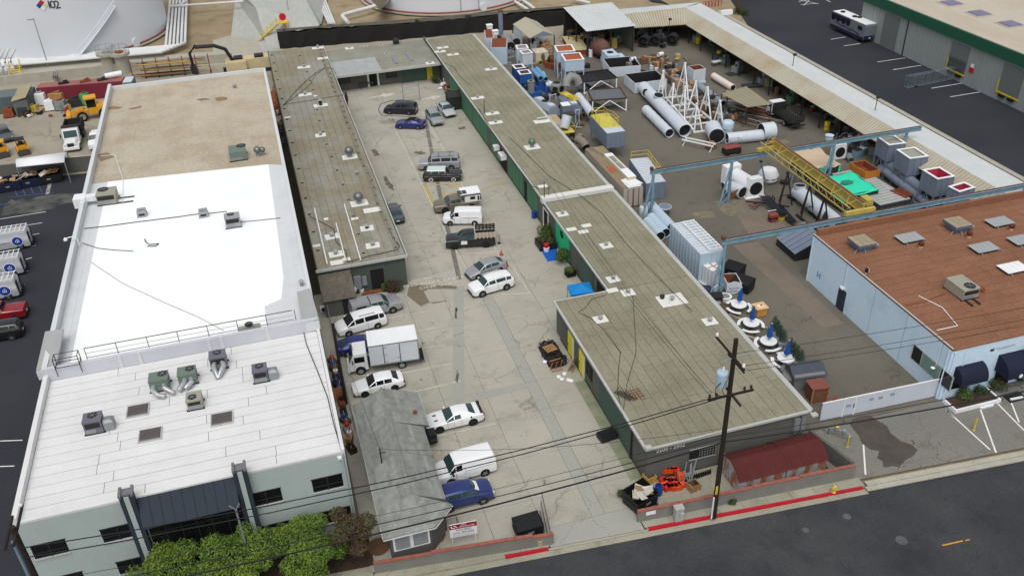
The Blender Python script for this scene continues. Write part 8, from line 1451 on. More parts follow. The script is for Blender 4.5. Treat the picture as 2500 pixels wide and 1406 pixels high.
for k,(px,py,s,m)in enumerate(((1716,718,'dark blue crate at the foot of the crane leg',M_NAVY),(1740,735,'dark equipment under the shed edge by the crane leg',STEEL_D),(1770,735,'white round tub by the farthest picnic table',WHITE),(1772,747,'brown pallet lying by the farthest picnic table',WOOD_D))):
 t=thing('loose_box',s,'crate',P(px,py),-.3);
 if k==2:obj('shell',MB().lathe([(.5,0),(.6,.6),(.65,.62)],n=16),m,t,True);obj('lid',MB().lathe([(.45,.62),(.4,.68)],n=16),GALV,t)
 else:obj('body',MB().bx(-.9,.9,-.5,.5,0,.7 if k<2 else .14),m,t);obj('lid',MB().bx(-.95,.95,-.55,.55,.7 if k<2 else .142,.76 if k<2 else .18),m,t)
# white gate and the corner by the red sheds
g0,g1=P(2000,1028),P(2281,968);t=thing('white_gate','long white metal gate between the shed corner and the blue building','gate',g0);d_=(g1-g0);L_=d_.length;rz=atan2(d_.y,d_.x);t.rotation_euler=(0,0,rz);BASE[t.name] =Matrix.Translation(g0) @Matrix.Rotation(rz,4,'Z')
xs=[0,L_*.2,L_*.285,L_*.62,L_]
for i in range(4):pn=obj('panel',MB().bx(xs[i]+.01,xs[i+1]-.01,-.03,.03,.08,1.9),mat('gate_white',C(204,210,222),.6,.04,.8),t)
obj('top_rail',MB().bx(0,L_,-.05,.05,1.9,1.98),WHITE,t);obj('handle',MB().box((L_*.275,-.06,1.0),(.06,.06,.4)),BLACK_P,t)
for f in(.19,.285):obj('post',MB().bx(L_*f-.05,L_*f+.05,-.07,.07,0,1.95),WHITE,t)
for f,z in((.23,1.1),(.42,1.3),(.5,1.25),(.6,1.35)):obj('notice',MB().box((L_*f,-.045,z),(.42,.01,.28)),mat('faint_notice',C(150,156,176),.7,.3,12),t)
for k,(px,py,h,lean)in enumerate(((2068,1090,1.1,0),(2377,1050,1.1,.1))):t=thing('bollard',['yellow pipe bollard beside the white backflow valve','yellow pipe bollard in the right parking lot'][k],'bollard',P(px,py),0,'yellow bollards');obj('pipe',MB().cyl((0,0,0),(lean,lean,h),.08,10),mat('bollard_yellow',C(206,182,60),.7,.15,2),t,True);obj('foot',MB().lathe([(.14,0),(.14,.05)],n=10),CONC,t)
t=thing('backflow_valve','silver backflow preventer pipes by the gate corner','valve',P(2048,1068),-.9);obj('pipe',MB().tube([(-.9,0,0),(-.9,0,.6),(-.6,0,.75),(.6,0,.75),(.9,0,.6),(.9,0,0)],.09,8),GALV,t,True);obj('valve_body',MB().lathe([(.18,.6),(.22,.75),(.18,.95)],(-.3,0,0),10),GALV,t,True);obj('valve_body',MB().lathe([(.18,.6),(.22,.75),(.18,.95)],(.3,0,0),10),GALV,t,True);obj('handwheel',MB().lathe([(.16,1.05),(.16,1.08)],(-.3,0,0),10),YELLOW,t)
t=thing('fire_hydrant','yellow fire hydrant on the sidewalk','fire hydrant',P(2035,1201));my=mat('hydrant_yellow',C(222,196,60),.5,.1,3);obj('barrel',MB().lathe([(.17,0),(.17,.06),(.11,.08),(.11,.5),(.14,.52),(.14,.58),(.12,.6),(.1,.68),(.04,.74),(.03,.78)],n=12),my,t,True);obj('outlet',MB().cyl((-.2,0,.42),(.2,0,.42),.055,8),my,t);obj('outlet',MB().cyl((0,0,.38),(0,-.2,.38),.07,8),my,t)
def arch_shed(label,x0,x1,y0,y1):
 t=thing('red_roof_shed',label,'shed',((x0+x1)/2,(y0+y1)/2,0),0,'red-roofed metal sheds');w=y1-y0;yc=(y0+y1)/2;hw=w/2
 prof=[(-hw-.12,1.4),(-hw*.62,2.0),(0,2.32),(hw*.62,2.0),(hw+.12,1.4)];m_r=mat('oxide_red_roof',C(88,38,36),.85,.15,1.5);m_w=mat('rusty_shed_wall',C(170,172,178),.7,.1,1.5,col2=C(156,98,58),thr=(.46,.58),stretch=(1.5,1.5,.4))
 obj('wall',MB().bx(x0+.05,x1-.05,y0+.05,y1-.05,0,1.5),m_w,t,w=True);obj('gable',MB().ext([(yc+u*.98,z-.06)for u,z in prof[1:-1]]+[(yc+hw-.06,1.5),(yc-hw+.06,1.5)],x0+.04,x1-.04,'x'),m_w,t,w=True)
 for a,b in zip(prof[:-1],prof[1:]):
  n=max(4,int((x1-x0)/.42))
  for i in range(n):
   xa,xb_=x0-.05+(x1-x0+.1)*i/n,x0-.05+(x1-x0+.1)*(i+1)/n-.006;obj('roof_strip',MB().slab([(xa,yc+a[0],a[1]+.03),(xb_,yc+a[0],a[1]+.03),(xb_,yc+b[0],b[1]+.03),(xa,yc+b[0],b[1]+.03)],.03),m_r,t,w=True)
 obj('roof_joint',MB().tube([(x0,yc+u,z+.05)for u,z in prof],.04,5),m_r,t,w=True);return t
arch_shed('red-roofed metal shed with rusty walls, left of the two',29.3,33.4,43.0,46.0);arch_shed('red-roofed metal shed with rusty walls, right of the two',33.45,37.0,43.05,46.05)
random.seed(41)
for k in range(17):
 i,j=k%6,k//6;p=P(1618+i*9,1192-j*12+RU(-4,4));lv=.0 if k<11 else .42
 o=tag(obj('red_crate',MB().bx(-.24,.24,-.22,.22,0,.42).bx(-.26,.26,-.24,.24,.42,.46),RC([ORANGE,mat('crate_red',C(206,48,36),.5,.1,2)])),'red-orange crate in the heap by the blue drum','crate','red crates by the blue drum');o.location=(p.x,p.y+(.25 if lv else 0),lv+.005);o.rotation_euler=(0,0,RU(-.5,.5))
t=thing('blue_drum','blue plastic drum beside the red crates','drum',P(1607,1205));obj('shell',MB().lathe([(.29,0),(.31,.1),(.3,.45),(.31,.8),(.29,.9),(.25,.91)],n=16),BLUE_P,t,True);obj('lid',MB().lathe([(.24,.88),(.24,.92)],n=14),mat('blue_dark',C(20,40,104),.5,.1,2),t)
t=thing('blue_barrel','blue barrel by the white-framed shed door','drum',P(1304,532));obj('shell',MB().lathe([(.29,0),(.31,.1),(.3,.45),(.31,.8),(.29,.9),(.25,.91)],n=16),BLUE_P,t,True);obj('hoop',MB().pipe((0,0,.6),(0,0,.64),.32,16,.03),MATS['blue_dark'],t)
for k,(px,py,s,m)in enumerate(((1692,1192,'open wooden box beside the red crates',WOOD),(1585,1172,'yellow-tan crate behind the open dumpster',mat('tan_crate',C(196,158,84),.8,.15,2)))):t=thing('wooden_box',s,'box',P(px,py),.2);open_box(t,.8,.7,0,.6,m,WOOD_D,None,None,t=.04,pitch=.35)
for k in range(9):p=P(1668+k*3.2,1190-(k%3)*8);tag(obj('scrap_pipe',MB().cyl(p+Vector((RU(-.3,.3),0,.02)),p+Vector((RU(-.5,.9),RU(.3,.9),RU(.9,1.8))),.045,6),GALV),'thin grey pipe leaning in the bundle behind the red crates','pipe','grey pipes behind the red crates')
t=thing('black_rack','dark ribbed hose rack along the shed front wall','rack',P(1705,1165),.1)
for i in range(12):obj('rib',MB().bx(-1.2+i*.2,-1.1+i*.2,-.1,.1,0,.4),BLACK_P,t)
t=thing('utility_cabinet','grey utility cabinet on the sidewalk by the wall','cabinet',P(1655,1268),-.06);obj('case',MB().bx(-.33,.33,-.25,.25,.2,1.3),mat('cabinet_grey',C(176,178,174),.6,.05,2),t);obj('lid',MB().bx(-.36,.36,-.28,.28,1.3,1.35),MATS['cabinet_grey'],t);obj('plinth',MB().bx(-.3,.3,-.22,.22,0,.2),CONC,t);obj('plate',MB().bx(.05,.28,-.262,-.252,.85,.9),WHITE,t);obj('seam',MB().bx(-.005,.005,-.257,-.25,.3,1.2),STEEL_D,t)
t=thing('concrete_pot','round concrete pot at the end of the street wall','pot',P(1319,1330));obj('pot',MB().lathe([(.22,0),(.24,.5),(.24,.62),(.15,.62),(.15,.5)],n=16),mat('sand_concrete',C(176,164,138),.9,.12,2),t,True);obj('void',MB().lathe([(.15,.52),(.01,.53)],n=12),DARK,t)
t=thing('estate_sign','white and dark red letting sign on the street wall','sign',P(1134,1326,.0),-.08);sg=obj('board',MB().bx(-1.0,1.0,-.03,.03,.85,2.15),WHITE,t);m_dr=mat('sign_crimson',C(150,24,48),.6,0);obj('red_band',MB().bx(-1.0,1.0,-.036,-.031,1.68,2.15),m_dr,sg)
fr_=lambda x,z:frame((x,-.04,z),(1,0,0),(0,0,1))
text('sign_lettering','LEE &',.17,WHITE,sg,fr_(.02,2.02));text('sign_lettering','ASSOCIATES',.2,WHITE,sg,fr_(.28,1.83));text('sign_lettering','AVAILABLE',.23,BLACK_P,sg,fr_(0,1.53));text('sign_lettering','(310) 354-2500',.25,BLACK_P,sg,fr_(0,1.26));obj('small_print',MB().bx(-.8,.8,-.034,-.031,1.05,1.07),GALV,sg);obj('small_print',MB().bx(-.8,.8,-.034,-.031,.95,.97),GALV,sg)
obj('logo',MB().slab([(-.9,-.04,2.05),(-.82,-.04,2.05),(-.78,-.04,1.85),(-.6,-.04,1.85),(-.6,-.04,1.78),(-.86,-.04,1.78)],.004).slab([(-.72,-.04,2.05),(-.6,-.04,2.05),(-.38,-.04,1.78),(-.46,-.04,1.78),(-.62,-.04,1.98)],.004),WHITE,sg)
for sx in(-.85,.85):obj('post',MB().bx(sx-.04,sx+.04,.03,.09,0,2.1),WHITE,t)
t=thing('scrap_bundle','leaning steel angles and debris at the driveway wall end','scrap',P(1328,1290));
for i in range(5):obj('angle_bar',MB().cyl((-.2+.12*i,-.8,.05),(.15+.1*i,1.4+.2*i,.5+.25*i),.035,5),GALV if i%2 else WOOD_D,t)
# courtyard odds and ends
c4=[P(1385.5,696,2.3),P(1394.5,720,2.3),P(1449.5,712.5,2.3),P(1438,688,2.3)];t=thing('blue_canopy','blue pop-up canopy in the inner corner of the shed','canopy',(sum(c4,Vector())/4*Vector((1,1,0)))if 0 else((c4[0].x+c4[2].x)/2,(c4[0].y+c4[2].y)/2,0));pk=Vector((t.location.x,t.location.y,2.85));m_bc=mat('azure_canvas',C(16,134,206),.7,.06,1)
for i in range(4):a,b=c4[i],c4[(i+1) %4];obj('roof_panel',MB().slab([a,b,pk],.02),m_bc,t,w=True);obj('valance',MB().slab([a,b,b-Vector((0,0,.3)),a-Vector((0,0,.3))],.015),m_bc,t,w=True)
for q in c4:obj('leg',MB().cyl((q.x,q.y,0),q-Vector((0,0,.05)),.03,6),GALV,t,w=True)
for nm,pts,m,s in(('floor_mat',((1321,611),(1359,603),(1363,634),(1337,639)),mat('mat_blue',C(24,92,190),.8,.08,2),'bright blue mat by the emerald panel'),('floor_mat',((1308,583),(1318,580),(1330,602),(1321,606)),mat('mat_green',C(96,140,96),.9,.1,2),'green mat by the potted bush')):
 q=[P(*p)for p in pts];c_=sum(q,Vector())/4;o=tag(obj(nm,MB().prism([(v.x-c_.x,v.y-c_.y)for v in q],.012,.03),m),s,'mat');o.location=(c_.x,c_.y,.01)
t=thing('planter_stand','black crate planter full of plants by the emerald panel','planter',P(1338,606),0);obj('crate',MB().bx(-1.1,.9,-.5,1.5,0,.75),BLACK_P,t);obj('pots',MB().lathe([(.2,.75),(.25,1.05)],(-.5,.3,0),10),RUST,t);obj('pots',MB().lathe([(.2,.75),(.25,1.0)],(.3,.9,0),10),STEEL_D,t)
foliage(t,'leaves',[(-.4,.6,1.2,.7),(.3,1.2,1.1,.6),(.2,.1,.9,.5)],900,.1,[LG[2],LG[1],LR[0]],22)
t=thing('red_bucket','red bucket on a white pail at the blue mat','bucket',P(1334,613));obj('pail',MB().lathe([(.3,0),(.35,.5)],n=14),WHITE,t,True);obj('bucket',MB().lathe([(.25,.5),(.3,.95),(.28,.96)],n=14),RED,t,True)
t=thing('plant_crate','black crate with a plant below the green bush','planter',P(1392,672),.1);open_box(t,.9,.8,0,.7,BLACK_P,M_MULCH,.6,None,t=.04,pitch=.3)
t=thing('rubbish_heap','black-tarped rubbish heap with pallet by the yellow doors','rubbish',P(1350,868));foliage(t,'crumpled_tarp',[(-.1,.2,.35,.9),(.2,-1.1,.3,.8),(-.1,1.2,.35,.75)],900,.22,[BLACK_P,mat('tarp_black',C(52,52,50),.5,.2,3)],33,.3);obj('core',MB().frus(-.95,.9,-1.6,1.7,0,-.7,.7,-1.3,1.4,.5),BLACK_P,t)
t=thing('wooden_pallet','brown pallet lying on top of the rubbish heap','pallet',P(1343,852,.75),.2)
for i in range(6):obj('board',MB().bx(-.55,.55,-.5+i*.18,-.38+i*.18,.1,.125),WOOD,t)
for i in range(3):obj('runner',MB().bx(-.55+i*.5,-.47+i*.5,-.5,.52,0,.1),WOOD_D,t)
for k,(px,py,r_,s)in enumerate(((1358,903,.1,'empty window frame leaning on the rubbish heap'),(1396,900,.9,'orange-brown slatted frame leaning on the shed wall'))):
 t=thing('leaning_frame',s,'frame',P(px,py),r_);  # leaning timber frames, one an empty window frame, the other slatted
 for i in range(3):obj('bar',MB().box((-.5+i*.5,0,.55),(.08,.06,1.1),0,.4),mat('orange_timber',C(184,122,76),.8,.15,2),t)
 for i in range(2):obj('rail',MB().box((0,-.22+i*.44,.1+i*.92),(1.1,.06,.08)),MATS['orange_timber'],t)
 obj('backing',MB().box((0,.04,.55),(1.0,.03,1.0),0,.4),BLACK_P,t)
for k,(px,py)in enumerate(((1330,886),(1364,922),(1388,930),(1395,932),(1378,915),(1372,928))):o=tag(obj('white_bag',MB().lathe([(.1,0),(.22,.08),(.2,.2),(.06,.28)],n=9),WHITE,None,True),'small white rubbish bag near the rubbish heap, '+['beside its far corner','below the window frame','on the concrete by the wall','nearest the wall corner','under the slatted frame','at the heap foot'][k],'bag','white bags at the rubbish heap');o.location=P(px,py)
t=thing('black_plastic_pallet','black plastic pallet pack against the green shed wall','pallet',P(1482,1068),.12);obj('block',MB().bx(-.75,.75,-.5,.5,0,.5),BLACK_P,t)
for i in range(5):
 for j in range(4):obj('cell',MB().box((-.6+i*.3,-.38+j*.25,.53),(.2,.16,.06)),BLACK_P,t)
t=thing('dark_garden_shed','dark green-black garden shed against the right-hand shed wall','shed',P(1112,262),0);obj('wall',MB().bx(-1.2,1.1,-1.2,1.2,0,2.1),mat('shed_dark',C(44,50,50),.8,.1,1),t);obj('roof_slope',MB().slab([(-1.35,-1.3,2.05),(1.2,-1.3,2.05),(1.2,0,2.7),(-1.35,0,2.7)],.06),STEEL_D,t);obj('roof_slope',MB().slab([(-1.35,1.3,2.05),(1.2,1.3,2.05),(1.2,0,2.7),(-1.35,0,2.7)],.06),STEEL_D,t);obj('gable',MB().ext([(-1.2,2.1),(1.2,2.1),(0,2.66)],-1.19,1.09,'x'),MATS['shed_dark'],t);obj('door',MB().bx(-.5,.4,-1.24,-1.2,.05,1.9),STEEL_D,t)
t=thing('wrapped_hoop','tall black-wrapped hoop stand at the left-hand shed edge','basketball hoop',(11.9,131.5,0));obj('pole',MB().cyl((0,0,0),(0,0,2.8),.12,8),BLACK_P,t);obj('board_cover',MB().bx(-.15,.15,-.7,.7,2.6,3.7),BLACK_P,t);obj('base',MB().bx(-.4,.4,-.6,.6,0,.2),BLACK_P,t)
t=thing('ladder_stand','tall grey ladder-like frame behind the dark minivan','frame',P(1006,248));
for sx in(-1,1):obj('upright',MB().cyl((sx*1.3,0,0),(sx*1.3,.3,3.0),.06,6),GALV,t)
for i in range(6):obj('rung',MB().cyl((-1.3,.03+.045*i,.3+i*.5),(1.3,.03+.045*i,.3+i*.5),.04,5),GALV,t)
wire('blue_hose',[P(*q,.05)for q in((932,282),(924,268),(930,254),(955,246),(985,244),(1000,246))],.05,mat('hose_blue',C(60,96,116),.6,0),'blue hose loop in front of the dark minivan','hose');wire('blue_hose',[P(*q,.05)for q in((932,282),(960,283),(1000,286),(1020,286))],.04,MATS['hose_blue'],'blue hose lying along the dark minivan','hose')
for k,(px,py,s,m,d)in enumerate(((895,215,'wooden workbench at the rear shed wall',WOOD_D,(2.4,.8,.9)),(870,212,'dark barbecue at the rear shed wall',BLACK_P,(1.2,.7,1.1)),(885,209,'small red stool at the rear shed wall',RED,(.5,.5,.7)),(1083,212,'stack of white boards by the yellow panel',WHITE,(1.0,.7,.4)),(1090,222,'rusty brown barrel by the dark garden shed',RUST,(.8,.8,1.0)))):
 t=thing('courtyard_item',s,s.split()[1]if k!=3 else 'boards',P(px,py));obj('top',MB().bx(-d[0]/2,d[0]/2,-d[1]/2,d[1]/2,d[2]-.12,d[2]),m,t)
 for sx in(-1,1):obj('leg',MB().bx(sx*d[0]*.42-.05,sx*d[0]*.42+.05,-d[1]*.4,d[1]*.4,0,d[2]-.12),m,t)
t=thing('condenser_unit','white outdoor condenser unit beside the lean-to','air conditioner',P(794,762),0);obj('case',MB().bx(-.45,.45,-.18,.18,.12,.75),WHITE,t);obj('fan_guard',MB().cyl((-.1,-.181,.44),(-.1,-.2,.44),.26,18),STEEL_D,t);obj('feet',MB().bx(-.4,-.3,-.2,.2,0,.12),GALV,t);obj('feet',MB().bx(.3,.4,-.2,.2,0,.12),GALV,t)
t=thing('wooden_step','red-brown timber deck at the plank-wall door','deck',P(912,710),0)
for i in range(9):obj('plank',MB().bx(-1.3+i*.29,-1.03+i*.29,-.6,.6,.12,.16),mat('red_deck',C(140,78,56),.8,.15,2),t)
obj('joist',MB().bx(-1.25,1.25,-.5,-.4,0,.118),WOOD_D,t);obj('joist',MB().bx(-1.25,1.25,.4,.5,0,.118),WOOD_D,t)
t=thing('utility_sink','white sink and cardboard cabinet by the lean-to','sink',P(858,725));obj('cabinet',MB().bx(-.5,.5,-.4,.4,0,.85),m_bx,t);obj('basin',MB().bx(-.6,.6,-.45,.45,.85,1.05),WHITE,t)
t=thing('white_pot','white plant pot by the timber deck','pot',P(884,716));obj('pot',MB().lathe([(.2,0),(.28,.5),(.22,.5)],n=12),WHITE,t,True);obj('soil',MB().lathe([(.2,.44),(.01,.45)],n=10),M_MULCH,t)
t=thing('alley_fence','chain-link fence along the alley beside the white warehouse','fence',(2.35,60,0))
for i in range(13):obj('post',MB().cyl((2.35,59.8+i*1.5,0),(2.35,59.8+i*1.5,1.8),.03,6),GALV,t,w=True)
for z in(.1,.95,1.8):obj('rail',MB().cyl((2.35,59.8,z),(2.35,77.8,z),.022,5),GALV,t,w=True)
fm=MB()
for i in range(90):y=59.8+i*.2;fm.cyl((2.35,y,.1),(2.35,y+.6 if i<87 else y,1.8),.006,3).cyl((2.35,y+.6 if i<87 else y,.1),(2.35,y,1.8),.006,3)
tag(obj('wire_mesh',fm,GALV,t,w=True),kind='stuff')
pb=P(845,985);t=thing('wooden_pole','dark wooden utility pole in the alley beside the parked cars','utility pole',pb);obj('pole',MB().cyl((0,0,0),(0,.0,8.6),.16,10,.13),mat('creosote_wood',C(46,38,34),.9,.2,2),t,True);obj('step_bolt',MB().cyl((-.25,0,6),(.25,0,6),.02,5),GALV,t)
t=thing('orange_crate_stack','orange-brown timber crate leaning by the alley fence','crate',P(833,975),.1)
for i in range(6):obj('slat',MB().box((-.1,.0,.2+i*.22),(.9,.06,.14),0,.0),mat('orange_timber',C(184,122,76),.8,.15,2),t)
obj('frame',MB().bx(-.6,-.5,-.1,.1,0,1.5),MATS['orange_timber'],t);obj('frame',MB().bx(.3,.4,-.1,.1,0,1.5),MATS['orange_timber'],t)
random.seed(51)
for k in range(16):
 y=57.5+k*1.25 if k<11 else 80+k*4;x=1.75 if k<11 else 1.55;m=RC([STEEL_D,BLACK_P,RUST,WOOD_D,WOOD,GALV]);t=thing('alley_clutter','piece of clutter on the alley floor by the warehouse, %s'% ['at the cottage corner','near the cottage roof','below the timber crate','by the timber crate','behind the compact sedan','by the fence middle','behind the box truck','by the blue sedan','by the white minivan','near the lean-to','beside the condenser','in the dark gap, first','in the dark gap, second','in the dark gap, third','in the dark gap, fourth','in the dark gap, last'][k],'clutter',(x,y,0),RU(-.5,.5),'clutter in the alley');h=RU(.4,1.2)
 obj('bundle',MB().bx(-.3,.3,-.45,.45,0,h*.6),m,t);obj('stick',MB().cyl((-.2,-.5,h*.3),(.2,.5,h*1.3),.04,5),RC([WOOD,GALV,RUST]),t);obj('tub',MB().lathe([(.18,h*.6),(.22,h*.6+.3)],(.05,.15,0),10),RC([BLUE_P,BLACK_P,RED,WHITE]),t)
t=thing('wheelie_bin','dark barbecue covered in black beside the cottage wall','barbecue',P(1054,1078),0);obj('body',MB().bx(-.4,.4,-.6,.6,.3,.95),BLACK_P,t);obj('lid',MB().ext([(-.42,.95),(.42,.95),(.3,1.25),(-.3,1.25)],-.6,.3,'y'),STEEL_D,t);obj('wheel',MB().cyl((.42,.4,.15),(.47,.4,.15),.15,10),TYRE,t);obj('side_shelf',MB().bx(-.35,.35,-.95,-.6,.8,.86),STEEL_D,t)
# left: canopy, container yard
t=thing('white_canopy','white rounded canopy roof over the dumpsters','canopy',P(100,410));c4=[P(40,408,3.0),P(157,396,3.0),P(163,371,3.0),P(40,388,3.0)];n=10;vs=[]
for j in range(n+1):
 f=j/n;zz=.35*sin(PI*min(1,f*1.2));a=c4[0].lerp(c4[3],f);b=c4[1].lerp(c4[2],f);vs+= [a+Vector((0,0,zz)),b+Vector((0,0,zz*.9))]
o=obj('roof',MB().add(vs,[(2*j,2*j+1,2*j+3,2*j+2)for j in range(n)]),WHITE,t,True,w=True);o.modifiers.new('thick','SOLIDIFY').thickness=.12
for q in c4:obj('post',MB().bx(q.x-.06,q.x+.06,q.y-.06,q.y+.06,0,2.95),GALV,t,w=True)
t=thing('lot_wall','grey block wall between the van lot and the equipment yard','wall',(-30,124.5,0));obj('wall_section',MB().prism([(-20.8,124.0),(-20.8,124.2),(-29.2,125.4),(-29.2,125.2)],0,2.2),M_GREYWALL,t,w=True);obj('wall_section',MB().prism([(-29.2,125.2),(-29.2,125.4),(-60,129.4),(-60,129.2)],0,2.0),M_GREYWALL,t,w=True);obj('cap',MB().prism([(-20.8,123.95),(-20.8,124.25),(-29.2,125.45),(-29.2,125.15)],2.2,2.26),CONC,t,w=True)
def container(label,a,b,c,z,m,topm,name='shipping_container'):
 x,y,rz,l,w=R3(a,b,c,z);t=thing(name,label,'container',(x,y,0),rz);obj('body',MB().bx(-l/2,l/2,-w/2,w/2,.1,z),m,t);ribs_part(t,l,w,.15,z-.05,m,.5,.04);obj('roof',MB().bx(-l/2+.05,l/2-.05,-w/2+.05,w/2-.05,z+.002,z+.04),topm,t);return t,l,w
m_mr=mat('maroon_steel',C(112,38,52,1.2),.7,.1,.8);m_mt=mat('faded_maroon',C(158,104,98),.85,.15,.5)
t,l,w=container('long maroon container with faded top in the equipment yard',(88,216),(298,199),(296,188),2.6,m_mr,m_mt)
for k,(fx,s)in enumerate(((-.2,'black engine part'),(.05,'rusty bundle'),(.25,'black bracket'))):o=tag(obj('scrap_part',MB().box((0,0,.15),(1.6,.8,.25),.2).box((.3,.1,.35),(.6,.3,.3),.6),[BLACK_P,RUST,STEEL_D][k]),s+' lying on the maroon container roof','scrap');o.location=(t.location.x+fx*l,t.location.y-fx*1.4,2.65)
t=thing('white_pipe_end','thick white capped pipe on the maroon container end','pipe',P(280,190,2.66),.15);obj('shell',MB().cyl((-1.4,0,.45),(1.2,.1,.5),.45,14),WHITE,t,True);obj('cap',MB().cyl((1.2,.1,.5),(1.35,.1,.5),.38,14),GALV,t)
container('grey-green container at the left edge behind the beige shed',(-40,244),(72,232),(68,214),2.6,mat('grey_green_container',C(92,106,110),.7,.1,1),mat('grey_top',C(104,116,120),.7,.1,1));container('small green container end beside the lumber rack',(298,203),(321,201),(318,188),2.6,mat('sage_container',C(120,136,128),.7,.1,1),M_PW)
t=thing('beige_shed','beige-roofed metal shed in front of the maroon container','shed',P(52,268));c4=[P(26,248,2.6),P(62,238,3.0),P(78,205,3.0),P(42,212,2.6)];obj('roof',MB().slab(c4,.08),mat('beige_sheet',C(168,156,128),.8,.1,.5),t,w=True);q=[(v.x,v.y)for v in c4];cx_,cy_=sum(v[0]for v in q)/4,sum(v[1]for v in q)/4;obj('wall',MB().prism([(cx_+(a-cx_)*.93,cy_+(b-cy_)*.93)for a,b in q],0,2.55),mat('shed_corrugated',C(104,112,110),.8,.1,1),t,w=True)
random.seed(61);names=['gas bottle trolley by the beige shed','rusty pump by the beige shed','white wrapped bale by the maroon container','white cabinet with warning label','tan timber stack by the maroon container','white cage of parts by the container','yellow frame by the beige shed','red valve stand in the equipment yard','black loader bucket by the maroon container','green power pack beside the wheel loader','blue crate in the equipment yard','grey compressor at the left edge','yellow bucket in front of the loader']
for k,(px,py,m,d)in enumerate(((25,285,RUST,(1.6,1.5,1.3)),(58,282,M_DG,(1.6,1.2,1.4)),(104,255,WHITE,(1.8,1.8,1.9)),(124,270,WHITE,(1.4,1.0,1.6)),(143,250,WOOD,(2.6,1.6,1.6)),(152,268,GALV,(1.6,1.3,1.5)),(80,275,YELLOW,(1.6,1.0,1.1)),(165,274,RED,(.6,.6,.8)),(186,258,STEEL_D,(2.2,1.8,1.2)),(212,256,mat('power_green',C(56,160,104),.6,.1,2),(1.3,1.2,1.9)),(168,258,BLUE_P,(1.0,.8,.7)),(8,245,GALV,(2,1.4,1.2)),(196,288,m_cat,(1.2,2.2,1.0)))):
 t=thing('yard_equipment',names[k],'equipment',P(px,py),RU(-.3,.3));obj('body',MB().frus(-d[0]/2,d[0]/2,-d[1]/2,d[1]/2,.15,-d[0]*.42,d[0]*.42,-d[1]*.42,d[1]*.42,d[2]),m,t);obj('skid',MB().bx(-d[0]/2,d[0]/2,-d[1]/2,-d[1]/2+.12,0,.15),STEEL_D,t);obj('skid',MB().bx(-d[0]/2,d[0]/2,d[1]/2-.12,d[1]/2,0,.15),STEEL_D,t);obj('fitting',MB().cyl((-d[0]*.3,0,d[2]),(d[0]*.25,.1,d[2]+.25),.14,8),RC([GALV,RUST,m,WOOD]),t)
t=thing('lumber_rack','long rack of timber and pipes behind the white warehouse','rack',P(420,186));
a0_,b0_=P(322,178,1.0),P(512,162,1.0);d_=(b0_-a0_).normalized()
for i in range(7):q=a0_.lerp(b0_,i/6);obj('upright',MB().bx(q.x-.08,q.x+.08,q.y-.9,q.y+.9,0,.3),STEEL_D,t,w=True);obj('upright',MB().bx(q.x-.08,q.x+.08,q.y-.08,q.y+.08,.3,3.2),RUST,t,w=True)
for lv in range(3):
 for i in range(9):yy=-.8+i*.2;q0,q1=a0_.lerp(b0_,RU(0,.25)),a0_.lerp(b0_,RU(.6,1));z=.4+lv*.95;obj('timber',MB().cyl((q0.x,q0.y+yy,z),(q1.x,q1.y+yy,z),RU(.05,.09),5),RC([WOOD,WOOD_D,RUST,STEEL_D,M_CRY]),t,w=True)
t=thing('excavator_arm','black excavator boom rising behind the white warehouse','excavator',P(530,186));obj('boom',MB().tube([(3.2,0,2.0),(2.2,0,4.4),(.5,0,5.2),(-2.6,0,5.3)],.32,6),BLACK_P,t,True);obj('stick',MB().tube([(-2.4,0,5.6),(-3.6,0,4.4),(-3.5,0,2.2)],.26,6),BLACK_P,t,True);obj('bucket',MB().ext([(-4.0,2.2),(-3.0,2.2),(-3.1,.8),(-3.9,1.0)],-.6,.6,'y'),STEEL_D,t);obj('body',MB().bx(1.8,5.2,-1.3,1.3,.9,2.3),mat('excavator_cream',C(206,190,150),.6,.1,1),t);obj('track',MB().bx(1.2,5.6,-1.5,-.9,0,.85),STEEL_D,t);obj('track',MB().bx(1.2,5.6,.9,1.5,0,.85),STEEL_D,t)
for k,(px,py)in enumerate(((590,176),(640,170))):t=thing('cream_machine',['left','right'][k]+' cream machine body behind the warehouse corner','machinery',P(px,py));obj('body',MB().bx(-2,2,-1.1,1.1,.6,2.4),MATS['excavator_cream'],t);obj('engine_top',MB().bx(-.9,.6,-.8,.8,2.402,2.7),BLACK_P,t);obj('track',MB().bx(-2.1,2.1,-1.3,-.8,0,.6),STEEL_D,t);obj('track',MB().bx(-2.1,2.1,.8,1.3,0,.6),STEEL_D,t)
t=thing('rusty_stack','rusty scrap stack in the gap behind the left-hand shed','scrap',(1.6,140,0));obj('heap',MB().frus(-.6,.6,-4,4,0,-.4,.4,-3.5,3.5,1.3),RUST,t)
for i in range(8):obj('bar',MB().cyl((-.4,-3.5+i,.8),(.3,-3+i,2.0),.06,5),RUST if i%2 else WOOD,t)
